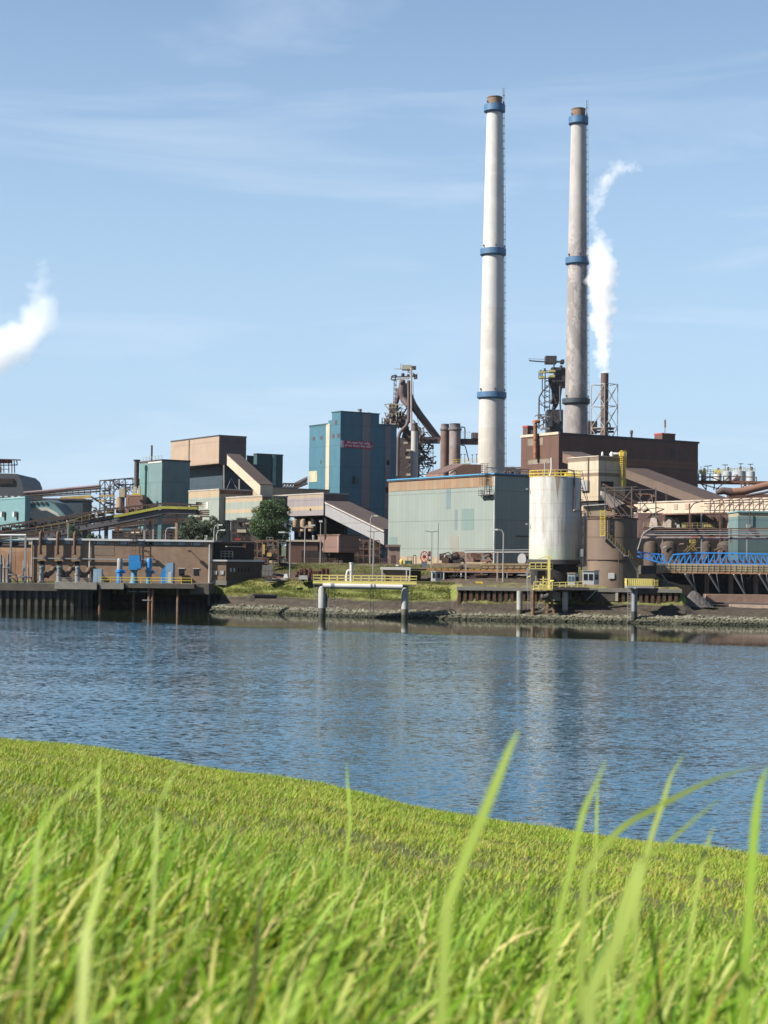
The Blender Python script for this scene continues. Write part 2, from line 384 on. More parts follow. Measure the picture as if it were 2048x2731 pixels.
# water: one large sheet, ruffled by wind in mid-channel, sheltered and calm close to the far bank
def build_water():
    m, n, b = newmat('canal_water')
    geo = n.nodes.new('ShaderNodeNewGeometry'); pos = geo.outputs['Position']
    sep = n.nodes.new('ShaderNodeSeparateXYZ'); n.links.new(pos, sep.inputs[0]); x, y = sep.outputs[0], sep.outputs[1]
    b.inputs['Base Color'].default_value = (.007, .042, .078, 1); b.inputs['Roughness'].default_value = .05; b.inputs['IOR'].default_value = 1.33
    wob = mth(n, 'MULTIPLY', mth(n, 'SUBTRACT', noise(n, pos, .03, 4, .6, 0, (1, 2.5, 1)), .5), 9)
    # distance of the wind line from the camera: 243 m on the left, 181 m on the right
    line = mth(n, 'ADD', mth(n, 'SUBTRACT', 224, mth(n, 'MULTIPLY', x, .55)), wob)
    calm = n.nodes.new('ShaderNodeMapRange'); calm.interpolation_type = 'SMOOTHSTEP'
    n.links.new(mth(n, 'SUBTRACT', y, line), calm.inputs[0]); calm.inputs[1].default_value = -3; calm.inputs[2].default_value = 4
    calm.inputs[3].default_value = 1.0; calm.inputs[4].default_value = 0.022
    # dark bank reflection painted into the calm strip's base colour, bluer colour in channel
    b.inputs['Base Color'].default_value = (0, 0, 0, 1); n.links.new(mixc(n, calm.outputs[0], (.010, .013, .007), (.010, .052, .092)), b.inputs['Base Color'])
    def nvec(scale, detail, scl):
        q = n.nodes.new('ShaderNodeMapping'); q.inputs['Scale'].default_value = scl; n.links.new(pos, q.inputs[0])
        t = n.nodes.new('ShaderNodeTexNoise'); n.links.new(q.outputs[0], t.inputs[0]); t.inputs['Scale'].default_value = scale; t.inputs['Detail'].default_value = detail; t.inputs['Roughness'].default_value = .6
        s_ = n.nodes.new('ShaderNodeSeparateColor'); n.links.new(t.outputs['Color'], s_.inputs[0]); return s_.outputs[0], s_.outputs[1]
    ax, ay = nvec(4.2, 5, (.45, .95, 1)); bx_, by_ = nvec(.16, 2, (.5, 1.3, 1))
    gust = ramp(n, noise(n, pos, .022, 4, .6, .5, (.45, 2.0, 1)), .32, .68, (.60,) * 3, (1.15,) * 3)
    def slope(a, b_, ka, kb):
        v = mth(n, 'ADD', mth(n, 'MULTIPLY', mth(n, 'SUBTRACT', a, .5), ka), mth(n, 'MULTIPLY', mth(n, 'SUBTRACT', b_, .5), kb))
        return mth(n, 'MULTIPLY', mth(n, 'MULTIPLY', v, gust), calm.outputs[0])
    cn = n.nodes.new('ShaderNodeCombineXYZ'); n.links.new(slope(ax, bx_, .44, .05), cn.inputs[0]); n.links.new(slope(ay, by_, .80, .14), cn.inputs[1]); cn.inputs[2].default_value = 1
    vn = n.nodes.new('ShaderNodeVectorMath'); vn.operation = 'NORMALIZE'; n.links.new(cn.outputs[0], vn.inputs[0]); n.links.new(vn.outputs[0], b.inputs['Normal'])
    vs = []; fs = []
    xs = [-3000, -600, 0, 600, 3000]; ys = [-3000, 0, 150, 320, 3000]
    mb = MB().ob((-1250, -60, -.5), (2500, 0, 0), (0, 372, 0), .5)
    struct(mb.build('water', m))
build_water()

# near dike: crown under the camera, brow 17-27 m away, falling to the water
EDGE = [(-900, 1905), (0, 1969), (247, 1998), (494, 2038), (741, 2074), (864, 2092), (1062, 2144), (1160, 2165), (1309, 2186), (1481, 2208), (1728, 2245), (2048, 2288), (2900, 2380)]
ek, ee = [], []
for px, py in EDGE:
    r_ = ray((px, py)); ek.append(r_.x / r_.y); ee.append(-r_.z / r_.y)
GH = .42
def dike(x, y):
    x = np.asarray(x, float); y = np.asarray(y, float)
    k = x / np.maximum(y, 1.5); e = np.interp(k, ek, ee); yE = np.interp(k, [-.3, .3], [27, 18])
    t = np.maximum(y, 0)
    z = HC - (GH + (e - GH / yE) * t)
    o = np.maximum(0, y - yE + 1.2)
    z = z - .12 * o ** 1.6 * (o > 0)
    lump = .018 * np.sin(x * 2.1 + y * .7) + .014 * np.sin(x * .8 - y * 1.9 + 1) + .01 * np.sin(y * 4.3 + x * 3.3)
    return np.maximum(z + lump * np.clip(t / 6, 0, 1), -2)
def grass_mat(name, cols, trans=.35, rough=.45):
    cols = [(p_, (c_[0] * .80, c_[1] * .73, c_[2] * .55)) for p_, c_ in cols]
    m, n, b = newmat(name)
    at = n.nodes.new('ShaderNodeAttribute'); at.attribute_name = 'tint'
    q = n.nodes.new('ShaderNodeValToRGB'); e = q.color_ramp.elements
    while len(e) < len(cols): e.new(.5)
    for i, (p_, c_) in enumerate(cols): e[i].position = p_; e[i].color = (*c_, 1)
    n.links.new(at.outputs['Fac'], q.inputs[0])
    b.inputs['Roughness'].default_value = max(rough, .55); b.inputs['Specular IOR Level'].default_value = .22
    tr = n.nodes.new('ShaderNodeBsdfTranslucent'); ms = n.nodes.new('ShaderNodeMixShader'); ms.inputs[0].default_value = trans
    c2 = mixc(n, 1.0, q.outputs[0], (1.25, 1.15, .45), 'MULTIPLY')
    n.links.new(q.outputs[0], b.inputs['Base Color']); n.links.new(c2, tr.inputs[0])
    n.links.new(b.outputs[0], ms.inputs[1]); n.links.new(tr.outputs[0], ms.inputs[2])
    n.links.new(ms.outputs[0], n.nodes['Material Output'].inputs[0])
    return m
def fast_mesh(name, co, quads, tris, m, tint=None, smooth=True):
    me = bpy.data.meshes.new(name); nq, ntr = len(quads), len(tris)
    me.vertices.add(len(co)); me.vertices.foreach_set('co', co.astype(np.float32).ravel())
    loops = np.concatenate([quads.ravel(), tris.ravel()]).astype(np.int32)
    me.loops.add(len(loops)); me.loops.foreach_set('vertex_index', loops)
    me.polygons.add(nq + ntr)
    st = np.concatenate([np.arange(nq) * 4, nq * 4 + np.arange(ntr) * 3]).astype(np.int32)
    me.polygons.foreach_set('loop_start', st)
    me.polygons.foreach_set('use_smooth', np.full(nq + ntr, smooth))
    if tint is not None:
        a = me.attributes.new('tint', 'FLOAT', 'POINT'); a.data.foreach_set('value', tint.astype(np.float32))
    me.materials.append(m); me.update(calc_edges=True); me.validate()
    o = bpy.data.objects.new(name, me); COL.objects.link(o); return o
def blades(base, h, wd, lean, ldir, curl, tint, seg):
    """arrays of blades -> co, quads, tris; each blade a tapered, bent ribbon of seg segments"""
    n = len(h); face = rng.uniform(0, np.pi, n)
    rows = []
    for i in range(seg + 1):
        t = i / seg
        ang = lean + curl * t
        hor = h * (np.sin(lean) * t + curl * .5 * t * t); ver = h * (t * np.cos(lean) - .35 * np.abs(curl) * t ** 3)
        c = base + np.stack([np.cos(ldir) * hor, np.sin(ldir) * hor, ver], 1)
        wt = wd * (1 - t) ** .6 * (.75 + .5 * min(t * 3, 1)) * .5
        d = np.stack([np.cos(face), np.sin(face), np.zeros(n)], 1) * wt[:, None]
        if i < seg: rows.append(c - d); rows.append(c + d)
        else: rows.append(c)
    co = np.stack(rows, 1); m = co.shape[1]; b0 = (np.arange(n) * m)[:, None]
    q = np.concatenate([b0 + np.array([[2 * i, 2 * i + 1, 2 * i + 3, 2 * i + 2]]) for i in range(seg - 1)]) if seg > 1 else np.zeros((0, 4), int)
    tr = b0 + np.array([[2 * seg - 2, 2 * seg - 1, 2 * seg]])
    return co.reshape(-1, 3), q, tr, np.repeat(tint, m)
def join(parts):
    cs, qs, ts, ti = [], [], [], []; o = 0
    for c, q, t, a in parts:
        cs.append(c); qs.append(q + o); ts.append(t + o); ti.append(a); o += len(c)
    return np.concatenate(cs), np.concatenate(qs), np.concatenate(ts), np.concatenate(ti)
def build_dike():
    ks = np.concatenate([np.linspace(-4, -1.1, 14)[:-1], np.linspace(-1.1, 1.1, 130), np.linspace(1.1, 4, 14)[1:]])
    ys = np.concatenate([[-30, -8, -2, 0], np.linspace(.5, 15, 60), np.linspace(15.4, 34, 90), np.linspace(36, 60, 12)])
    KK, YY = np.meshgrid(ks, ys, indexing='ij'); XX = KK * np.maximum(YY, 3.0) * (1 + 0 * YY)
    XX = np.where(YY < 3, KK * 3 + np.sign(KK) * (3 - YY) * .5, XX)
    ZZ = dike(XX, YY); co = np.stack([XX, YY, ZZ], -1).reshape(-1, 3)
    n = len(ys); i = np.arange(len(ks) - 1)[:, None] * n + np.arange(n - 1)[None]; i = i.ravel()
    q = np.stack([i, i + n, i + n + 1, i + 1], 1)
    m = mat('dike_soil', (.11, .125, .03), .95, vary=.35, scale=3.0, dirt=(.15, .14, .05), bump=.02)
    struct(fast_mesh('dike', co, q, np.zeros((0, 3), int), m))
    # mown turf on the dike
    N = 450000
    y = np.sqrt(rng.uniform(2.5 ** 2, 29.5 ** 2, N)); k = rng.uniform(-.38, .38, N); x = k * y
    # clumps: reject by low-frequency pattern
    pat = np.sin(x * 3.1 + np.sin(y * 2.3) * 2) * np.sin(y * 2.7 + np.sin(x * 1.9) * 2)
    z = dike(x, y) - .004
    h = rng.uniform(.035, .085, N) * (1 + .35 * pat) * np.interp(y, [2.5, 6, 30], [1.3, 1.0, .95]); wd = rng.uniform(.003, .0065, N) * np.interp(y, [2, 8, 28], [.8, 1, 1.5])
    tint = np.clip(rng.normal(.52, .29, N) + .07 * pat + .05 * np.sin(x * .9 + y * .4), 0, 1)
    p1 = blades(np.stack([x, y, z], 1), h, wd, rng.uniform(.1, .9, N), rng.normal(.2, 1.3, N), rng.uniform(0, .8, N), tint, 2)
    gm = grass_mat('mown_grass', [(0, (.32, .27, .12)), (.2, (.31, .31, .10)), (.42, (.24, .34, .045)), (.7, (.18, .32, .03)), (1, (.07, .17, .02))], .2)
    o = fast_mesh('turf', *p1[:3], gm, p1[3]); single(o, 'short sunlit turf covering the dike down to its brow', 'grass', kind='stuff')
    # longer grass close to the camera, bending with the wind to the right
    N = 12500
    y = .42 + 4.6 * rng.uniform(0, 1, N) ** .75; x = rng.uniform(-1, 1, N) * (.36 * y + .25)
    pat = np.sin(x * 7 + 1.3 * np.sin(y * 5)) * np.sin(y * 6.1 + 1.5 * np.sin(x * 4.2))
    keep = rng.uniform(0, 1, N) < (.62 + .38 * pat); x, y, pat = x[keep], y[keep], pat[keep]; N = len(x)
    h = rng.uniform(.10, .27, N) * (1 + .30 * pat) * np.interp(y, [.4, .9, 3, 5], [.80, .98, 1.0, .45])
    h = h * np.where(rng.uniform(0, 1, N) < .035, 1.28, 1)
    wd = rng.uniform(.004, .0125, N) * np.interp(y, [.4, 1.4, 2.2], [1.25, 1.1, .9])
    tint = np.clip(rng.normal(.46, .29, N) + .14 * pat, 0, 1)
    p2 = blades(np.stack([x, y, dike(x, y) - .01], 1), h, wd, np.abs(rng.normal(.32, .28, N)), rng.normal(.1, .9, N), np.abs(rng.normal(.6, .55, N)), tint, 6)
    # underlayer of short fine blades, tinted darker to paint shade into the gaps
    M = 26000
    yy = .35 + 5.5 * rng.uniform(0, 1, M) ** .7; xx = rng.uniform(-1, 1, M) * (.36 * yy + .25)
    p3 = blades(np.stack([xx, yy, dike(xx, yy) - .01], 1), rng.uniform(.06, .16, M), rng.uniform(.002, .005, M), rng.uniform(.1, .8, M), rng.uniform(-3, 3, M), rng.uniform(0, .9, M), np.clip(rng.normal(.6, .28, M), 0, 1), 4)
    gm2 = grass_mat('long_grass', [(0, (.55, .50, .30)), (.10, (.44, .47, .18)), (.3, (.31, .42, .13)), (.55, (.20, .37, .04)), (.8, (.13, .29, .02)), (1, (.05, .15, .012))], .34, .32)
    # single tall blades that rise above the rest against the water
    hero = [  # list of pixel points base->tip, depth, width in m, tint
        ([(1190, 2420), (1240, 2290), (1310, 2120), (1362, 1990), (1385, 1945)], 1.35, .0125, .42),
        ([(1560, 2330), (1650, 2215), (1760, 2150), (1900, 2080), (2032, 2040)], 2.0, .0115, .28),
        ([(1700, 2390), (1735, 2240), (1765, 2150), (1790, 2070), (1826, 2008)], 2.0, .009, .18),
        ([(1640, 2480), (1690, 2330), (1790, 2240), (1870, 2170), (1930, 2125)], 1.9, .007, .35),
        ([(1480, 2500), (1520, 2320), (1555, 2170), (1590, 2090), (1618, 2020)], 1.7, .009, .5),
        ([(1990, 2550), (2004, 2340), (2015, 2190), (2030, 2090), (2050, 2040)], 1.6, .0125, .75),
        ([(1575, 2650), (1660, 2480), (1690, 2380), (1700, 2310), (1705, 2290)], 1.1, .020, .2),
        ([(920, 2300), (932, 2210), (930, 2130), (926, 2080), (925, 2030)], 2.6, .0055, .6),
        ([(1840, 2500), (1860, 2370), (1875, 2290), (1890, 2240), (1905, 2200)], 2.0, .008, .2),
        ([(1585, 2330), (1590, 2230), (1592, 2150), (1594, 2120), (1596, 2085)], 2.6, .0055, .55),
        ([(265, 2160), (262, 2110), (264, 2060), (266, 2030), (268, 2005)], 2.6, .006, .45),
        ([(100, 2240), (150, 2150), (230, 2080), (280, 2040), (330, 2015)], 1.7, .0075, .4),
        ([(420, 2150), (440, 2110), (455, 2080), (470, 2055), (485, 2035)], 1.9, .006, .3),
        ([(230, 2480), (255, 2400), (270, 2340), (295, 2280), (310, 2240)], 1.2, .012, .12)]
    hp = []
    for pts, d, wd_, ti in hero:
        wd_ = min(wd_, .0135) * .78; ti = .27 + ti * .28; pv = [P(p, d + .06 * i) for i, p in enumerate(pts)]
        seg = []
        for i in range(17):
            t = i / 16 * (len(pv) - 1); j = min(int(t), len(pv) - 2); f = t - j
            p0 = pv[max(j - 1, 0)]; p1_, p2_ = pv[j], pv[j + 1]; p3_ = pv[min(j + 2, len(pv) - 1)]
            c = .5 * ((2 * p1_) + (p2_ - p0) * f + (2 * p0 - 5 * p1_ + 4 * p2_ - p3_) * f * f + (3 * p1_ - p0 - 3 * p2_ + p3_) * f ** 3)
            seg.append(c)
        root = seg[0].copy(); g = float(dike(root.x, root.y))
        if root.z > g: seg.insert(0, Vector((root.x - .01, root.y, g)))
        co = []; ns = len(seg)
        for i, c in enumerate(seg):
            t = i / (ns - 1); dd = (seg[min(i + 1, ns - 1)] - seg[max(i - 1, 0)]).normalized()
            side = dd.cross(Vector((-.32, -.92, .45))).normalized(); wv = wd_ * .5 * min(1, (1 - t) * 2.2) ** .8
            co += [c - side * wv, c + side * wv + Vector((0, wv * .5, 0))]
        co = np.array([list(c) for c in co]); i = np.arange(ns - 1) * 2
        hp.append((co, np.stack([i, i + 1, i + 3, i + 2], 1), np.zeros((0, 3), int), np.full(len(co), ti)))
    c, q, t, a = join([p2, p3] + hp)
    o = fast_mesh('tall_grass', c, q, t, gm2, a); single(o, 'long fresh green grass blurred close to the camera, bending in the wind', 'grass', kind='stuff')
build_dike()


# ================================================================== quay, banks and waterside structures
def WP(px, D, z): v = P((px, 1490), D); return Vector((v.x, v.y, z))     # point straight under a pixel column at height z
def lit_z(z): return z

# ---- left quay: sheet piles, concrete cope, open deck over dark water
def quay():
    t = thing('sheet_pile_quay', 'dark concrete quay edge on corrugated steel sheet piles left of the open pump deck', 'quay', WP(130, 300, 0))
    x0, x1 = WP(-60, 300, 0).x, WP(264, 300, 0).x; D = 300
    # corrugated wall
    def corr(x0, x1, y, z0, z1, pitch=1.35, dep=.55):
        mb = MB(); n = int((x1 - x0) / pitch); pts = []
        for i in range(n):
            a = x0 + i * pitch
            pts += [(a, y), (a + pitch * .36, y), (a + pitch * .5, y + dep), (a + pitch * .86, y + dep)]
        pts.append((x0 + n * pitch, y))
        vs = [(p[0], p[1], z0) for p in pts] + [(p[0], p[1], z1) for p in pts]; m = len(pts)
        mb.add(vs, [(i, i + 1, m + i + 1, m + i) for i in range(m - 1)]); return mb
    wetp = mat('wet_sheet_pile', (.17, .16, .135), .75, vary=.35, scale=1.0, bands=[(-6, (.03, .032, .022)), (.7, (.075, .07, .05)), (2.3, (.10, .10, .10)), (9, (.10, .10, .095))], dirt=(.07, .05, .04), dirt_amt=.8)
    corr(x0, x1, D + .6, -3, 3.9).build('sheet_pile_wall', wetp, t)
    MB().ob((x0, D - .1, 3.5), (x1 - x0, 0, 0), (0, 3.2, 0), 1.35).build('cope', dconc, t)
    MB().ob((WP(150, 300, 0).x, D - 1.2, 3.9), (WP(262, 300, 0).x - WP(150, 300, 0).x, 0, 0), (0, 1.05, 0), 1.25).build('fender_beam', concr, t)
    MB().ob((x0, D + 3.1, 4.2), (x1 - x0, 0, 0), (0, 14, 0), .6).build('deck_slab', dconc, t)
    # open deck
    t = thing('pump_deck', 'concrete pump deck on tall piles over a dark recess, yellow handrail along it', 'deck', WP(390, 300, 0))
    a, b = WP(266, 300, 0).x, WP(520, 300, 0).x
    MB().ob((a, D - .6, 4.25), (b - a, 0, 0), (0, 12, 0), .85).build('deck_slab', dconc, t)
    MB().ob((a + .2, D - .9, 4.0), (4.5, 0, 0), (0, .28, 0), 1.2).build('edge_beam', concr, t)
    for px in (268, 358, 399, 409, 476):
        MB().tube([WP(px, D + (.3 if px != 358 else 2.5), -3), WP(px, D + (.3 if px != 358 else 2.5), 4.25)], .27, 10).build('pile', rust if px in (409, 268) else wood, t)
    for px, zz in ((350, 3.5), (380, 3.5), (388, 1.9)):
        MB().ob(WP(px - 7, D, zz), (1.6, 0, 0), (0, .25, 0), .18).build('cross_beam', grey, t)
    corr(a, WP(560, 306, 0).x, D + 11.5, -3, 4.7).build('back_wall', mat('shaded_pile_wall', (.022, .02, .018), .8, vary=.3), t)  # near-black colour paints the recess shade onto both pile walls
    corr(WP(405, 300, 0).x, WP(566, 306, 0).x, D + 3.5, -3, 1.7).build('low_pile_wall', mat('shaded_pile_wall', (.022, .02, .018)), t)
    MB().ob((b - 1, D + .8, 3.2), (3.6, 0, 0), (0, 10, 0), 2.0).build('end_block', dconc, t)
    for sgn in (0,):
        MB().ob((a - .3, D + .8, -3), (.4, 0, 0), (0, 11, 0), 7.2).build('side_wall', dconc, t)
    mb = MB().rail([WP(268, 300, 5.12), WP(512, 300, 5.12)], 1.1, 1.9, .10, (1, .55)); mb.build('handrail', yell, t)
    t2 = thing('grey_handrail', 'grey galvanised handrail on the quay edge before the row of horned pumps', 'handrail', WP(200, 299, 4.9))
    MB().rail([WP(150, 299.9, 4.88), WP(262, 299.9, 4.88)], 1.1, 1.6, .08, (1, .66, .33)).build('rails', grey, t2)
quay()

# ---- brick pumphouse
def pumphouse():
    D = 312
    o = WP(84, D, 5.1); e = WP(564, D, 5.1); zt = Z(300, 1438, D); zt0 = zt
    t = thing('brick_pumphouse', 'long brown brick pumphouse with white roof fascia and a row of high windows', 'building', o)
    ln = e.x - o.x; dep = 14
    MB().ob(o, (ln, 0, 0), (0, dep, 0), zt - 5.1 - .3).build('wall', brick, t)
    rf = MB().ob((o.x - 2.6, D - .45, zt - .32), (ln + 3.0, 0, 0), (0, dep + 1, 0), .38).build('roof', white, t)
    X = lambda ax: WP(ax, D, 0).x
    zz = lambda y, x=300: Z(x, y, D)
    # clerestory: (x0,x1) in tile A / B coordinates
    win = [(360, 440), (455, 575), (665, 760), (790, 880), (980, 1140), (1235, 1365), (1440, 1515), (1535, 1625)]
    wb = [(110, 255), (265, 405), (420, 560), (580, 720)]
    lst = [(x0 * K, x1 * K) for x0, x1 in win] + [(360 + x0 * K, 360 + x1 * K) for x0, x1 in wb]
    for x0, x1 in lst:
        a, b = X(x0), X(x1); z1, z0 = zz(1442), zz(1453.5)
        w_ = MB().ob((a, D - .07, z0), (b - a, 0, 0), (0, .12, 0), z1 - z0).build('window', dkst, t)
        MB().ob((a + (b - a) * .22, D - .10, z0 + .12), ((b - a) * .56, 0, 0), (0, .04, 0), z1 - z0 - .24).build('pane', pglass, w_)
        for f in (.04, .86): MB().ob((a + (b - a) * f, D - .10, z0 + .12), ((b - a) * .10, 0, 0), (0, .04, 0), z1 - z0 - .24).build('pane', pglass, w_)
    for bx in (490, 645):
        c = X(360 + bx * K); w_ = MB().ob((c - .52, D - .06, zz(1532)), (1.04, 0, 0), (0, .1, 0), 1.25).build('window', dkst, t)
        MB().ob((c - .42, D - .09, zz(1532) + .12), (.84, 0, 0), (0, .04, 0), 1.0).build('pane', glass, w_)
        MB().ob((c - .65, D - .14, zz(1532) + 1.28), (1.3, 0, 0), (0, .16, 0), .12).build('lintel', white, w_)
    for x0 in (420, 605, 790):
        MB().ob((X(x0 * K), D - .05, zz(1525)), (.9, 0, 0), (0, .08, 0), 2.0).build('doorway', void, t)
    MB().ob((X(965 * K), D - .04, zz(1482)), (X(1200 * K) - X(965 * K), 0, 0), (0, .06, 0), zz(1454.5) - zz(1482)).build('infill_panel', mat('pale_brick', (.25, .19, .14), .85, bricks=2.0), t)
    for px in (340 * K, 945 * K):
        MB().tube([Vector((X(px), D - .25, 5.2)), Vector((X(px), D - .25, zt - .3))], .13, 8).build('downpipe', white if px > 100 else grey, t)
    dp = MB().tube([Vector((X(360 + 790 * K), D - .35, zt - .8)), Vector((X(360 + 788 * K), D - .35, 4.8)), Vector((X(360 + 797 * K), D - 2.2, 2.0)), Vector((X(360 + 800 * K), D - 2.5, .8))], .22, 8)
    dp.build('downpipe', grey, t)
    MB().beam((X(345 * K), D - .4, zz(1491)), (X(1640 * K), D - .4, zz(1491.5)), .22).build('wall_pipe', grey, t)
    # three swan-neck vents
    for i, ax in enumerate((430, 610, 790)):
        px = ax * K; r = .36
        r = .30; c = Vector((X(px), D - .7, 0)); top = zz(1421)
        path = [c + Vector((0, 0, zz(1474))), c + Vector((0, 0, top - .5)), c + Vector((.0, .15, top - .15)), c + Vector((.1, .4, top)), c + Vector((.2, .8, top - .15)), c + Vector((.2, 1.0, top - .6)), c + Vector((.2, 1.0, zt))]
        MB().tube(path, r, 10).tube([c + Vector((0, -.05, zz(1474) - .45)), c + Vector((0, 0, zz(1474)))], r * 1.3, 10).build('swan_neck_vent', mat('vent_brown', (.13, .07, .045), .7, vary=.3), t)
    # wall lamps with bracket
    for bx, by in ((105, 1300), (575, 1303)):
        p_ = P(B(bx, by), D - 1.0)
        q = MB().beam(p_, p_ + Vector((0, 1.0, .1)), .1); q.build('lamp_bracket', dkst, t)
        MB().box(p_ + Vector((0, -.15, 0)), (.3, 0, 0), (0, .3, 0), (0, 0, .2)).build('flood_lamp', dkst, t)
    # caged ladder up the front
    lx = X(1415 * K); mb = MB().ladder((lx, D - .5, zz(1484)), (lx, D - .5, zt + 1), .6)
    mb.beam((lx + .8, D - .9, zz(1484)), (lx + .8, D - .9, zt + 1), .07).beam((lx - .6, D - .9, zz(1484)), (lx - .6, D - .9, zt + 1), .07)
    for i in range(5): mb.beam((lx - .6, D - .9, zz(1480) + i * .95), (lx + .8, D - .9, zz(1480) + i * .95), .05)
    mb.build('caged_ladder', dkst, t)
    # recess with canopy and annex
    ax0 = X(360 + 800 * K); z1 = Z(600, 1140 + 1395 * K, D); zb = Z(600, 1140 + 1660 * K, D)
    an = thing('brick_annex', 'low brick annex with white roof edge standing on concrete stilts by the bank', 'building', (ax0, D, zb))
    CX = X(360 + 962 * K)
    wv = Vector((CX - ax0, 0, 0))
    R_ = V * 18.5
    MB().ob((ax0, D + .02, zb + .9), wv, (0, 9, 0), z1 - zb - 1.2).build('wall', brick, an)
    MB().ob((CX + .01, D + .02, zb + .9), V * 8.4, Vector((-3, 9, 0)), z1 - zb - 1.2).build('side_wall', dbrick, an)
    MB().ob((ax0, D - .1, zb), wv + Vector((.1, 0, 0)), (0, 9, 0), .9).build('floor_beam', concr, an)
    MB().ob((CX + .12, D - .08, zb), V * 8.4, Vector((-3, 9, 0)), .9).build('side_floor_beam', dconc, an)  # darker concrete paints the shaded side of the floor beam
    MB().ob((ax0 - .2, D - .3, z1 - .3), wv + Vector((.4, 0, 0)), (0, 9, 0), .32).ob((CX + .22, D - .28, z1 - .3), V * 8.4, Vector((-3, 9, 0)), .32).build('roof', white, an)
    for bx in (850, 920):
        c = X(360 + bx * K); w_ = MB().ob((c - .36, D - .06, Z(580, 1140 + 1552 * K, D)), (.72, 0, 0), (0, .1, 0), .85).build('window', grey, an)
        MB().ob((c - .28, D - .10, Z(580, 1140 + 1548 * K, D)), (.56, 0, 0), (0, .05, 0), .65).build('pane', white, w_)
    bl = Block.__new__(Block); bl.u = U; bl.v = V; bl.C = Vector((CX, D + .02, 0)); 
    for i, bx in enumerate((1000, 1035, 1078, 1112, 1148, 1182)):
        s_ = (bx - 962) / (1330 - 962) * 8
        o_ = Vector((CX, D, zb + 2.6)) + V * s_ - U * .06
        MB().ob(o_, V * .28, -U * .05, .75).build('window', white if i < 2 else glass, an)
    for bx, w_ in ((957, .45), (825, .22)):
        c = X(360 + bx * K); MB().tube([(c, D + .6, .4), (c, D + .6, zb)], w_, 10).build('stilt', concr, an)
    MB().ob((CX - 1, D + 8, 1.5), V * 8, (0, 3, 0), zb - 1.5).build('back_pier', void, an)
    # platform behind annex with shelter and orange tank
    u = thing('canopy_shelter', 'dark roofed shelter with white canopy edge behind the brick annex', 'shelter', (CX, D + 4, z1))
    zc = Z(600, 1140 + 1190 * K, D)
    MB().ob(WP(360 + 826 * K, D + 3, z1), V * 9, Vector((-3, 8, 0)), zc - z1 - .5).build('wall', void, u)  # shaded side of the set-back building, painted near-black
    MB().ob(WP(360 + 826 * K, D + 2.8, zc - .5), V * 9.3, Vector((-3, 8, 0)), .3).build('roof', dkst, u)
    MB().ob(WP(360 + 950 * K, D + 3, zc - 1.2), V * 4.2, -U * .7, .1).build('canopy', cream, u)
    MB().rail([WP(360 + 905 * K, D + 1.5, z1 + .2), WP(360 + 1030 * K, D + 4, z1 + .2)], 1.5, 1.2, .08, (1, .66, .33)).build('handrail', grey, u)
    q = thing('orange_tank', 'small orange horizontal tank in its frame behind the annex roof', 'tank', WP(360 + 1115 * K, D + 7, z1))
    c = P(B(1115, 1245), D + 7)
    MB().tube([c - X_ * 1.05, c - X_ * .9, c + X_ * .9, c + X_ * 1.05], [.35, .55, .55, .35], 14).build('tank_shell', orange, q)
    mb = MB()
    for dx in (-1, 0, 1): mb.beam(c + Vector((dx, 0, -2.0)), c + Vector((dx, 0, -.4)), .12)
    mb.beam(c + Vector((-1.1, 0, -.8)), c + Vector((1.1, 0, -.8)), .14).beam(c + Vector((-1.1, 0, -1.4)), c + Vector((1.1, 0, -1.4)), .14)
    mb.build('frame', orange, q)
pumphouse()

def lamp(label, px, yt, yb, D, arm=0, dbl=False, zb=None, name='street_lamp', th=.11):
    top = P((px, yt), D); z0 = zb if zb is not None else P((px, yb), D).z
    z0 = min(z0, terr(top.x, D)) if zb is None else zb
    t = thing(name, label, 'street lamp', (top.x, top.y, z0), 'tall lamp posts around the works')
    mb = MB(); o = Vector((top.x, top.y, 0))
    if arm and not dbl:
        a = abs(arm) * (1 if arm > 0 else -1)
        mb.tube([o + Z_ * z0, o + Z_ * (top.z - .8), o + Vector((a * .25, 0, top.z - .15)), o + Vector((a * .9, 0, top.z))], [th * 1.2, th, th * .8, th * .7], 8)
        mb.build('post', grey, t)
        c = o + Vector((a * 1.25, 0, top.z - .02)); MB().box(c, (abs(a) * .45, 0, 0), (0, .28, 0), (0, 0, .14)).build('lamp_head', white, t)
    elif dbl:
        mb.tube([o + Z_ * z0, o + Z_ * top.z], [th * 1.2, th * .8], 8).build('post', grey, t)
        for s in (-1, 1):
            MB().beam(o + Vector((s * .1, 0, top.z - .1)), o + Vector((s * 1.3, 0, top.z + .07)), .2, .1).build('lamp_head', dkst, t)
    else:
        mb.tube([o + Z_ * z0, o + Z_ * top.z], [th * 1.2, th * .8], 8).build('post', grey, t)
        MB().box(o + Vector((0, 0, top.z + .1)), (.35, 0, 0), (0, .35, 0), (0, 0, .2)).build('lamp_head', white, t)
    return t
lamp('grey lamp post bending over the shrubs behind the pumphouse roof', 360 + 835 * K, 1140 + 1025 * K, 1440, 330, 1)
lamp('shorter grey lamp post with curved arm behind the pumphouse roof end', 360 + 862 * K, 1140 + 1080 * K, 1440, 327, 1)
lamp('straight grey lamp post with white head between shrubs and round tree', 360 + 1010 * K, 1140 + 975 * K, 1440, 345, 0)
lamp('hooked grey lamp post behind the pumphouse beside the tan conveyor leg', 360 + 325 * K, 1140 + 1055 * K, 1440, 335, 1.3)
lamp('curved lamp post behind the roof of the swan-neck vents', 720 * K, 1140 + 985 * K, 1440, 330, -.2)
lamp('white lamp post with left arm in front of the round tree', 720 + 215 * K, 1060 + 1420 * K, 1060 + 1815 * K, 318, -1.4)
lamp('lamp post with right arm before the lilac conveyor house', 720 + 370 * K, 1060 + 1345 * K, 1060 + 1690 * K, 352, 1.3)
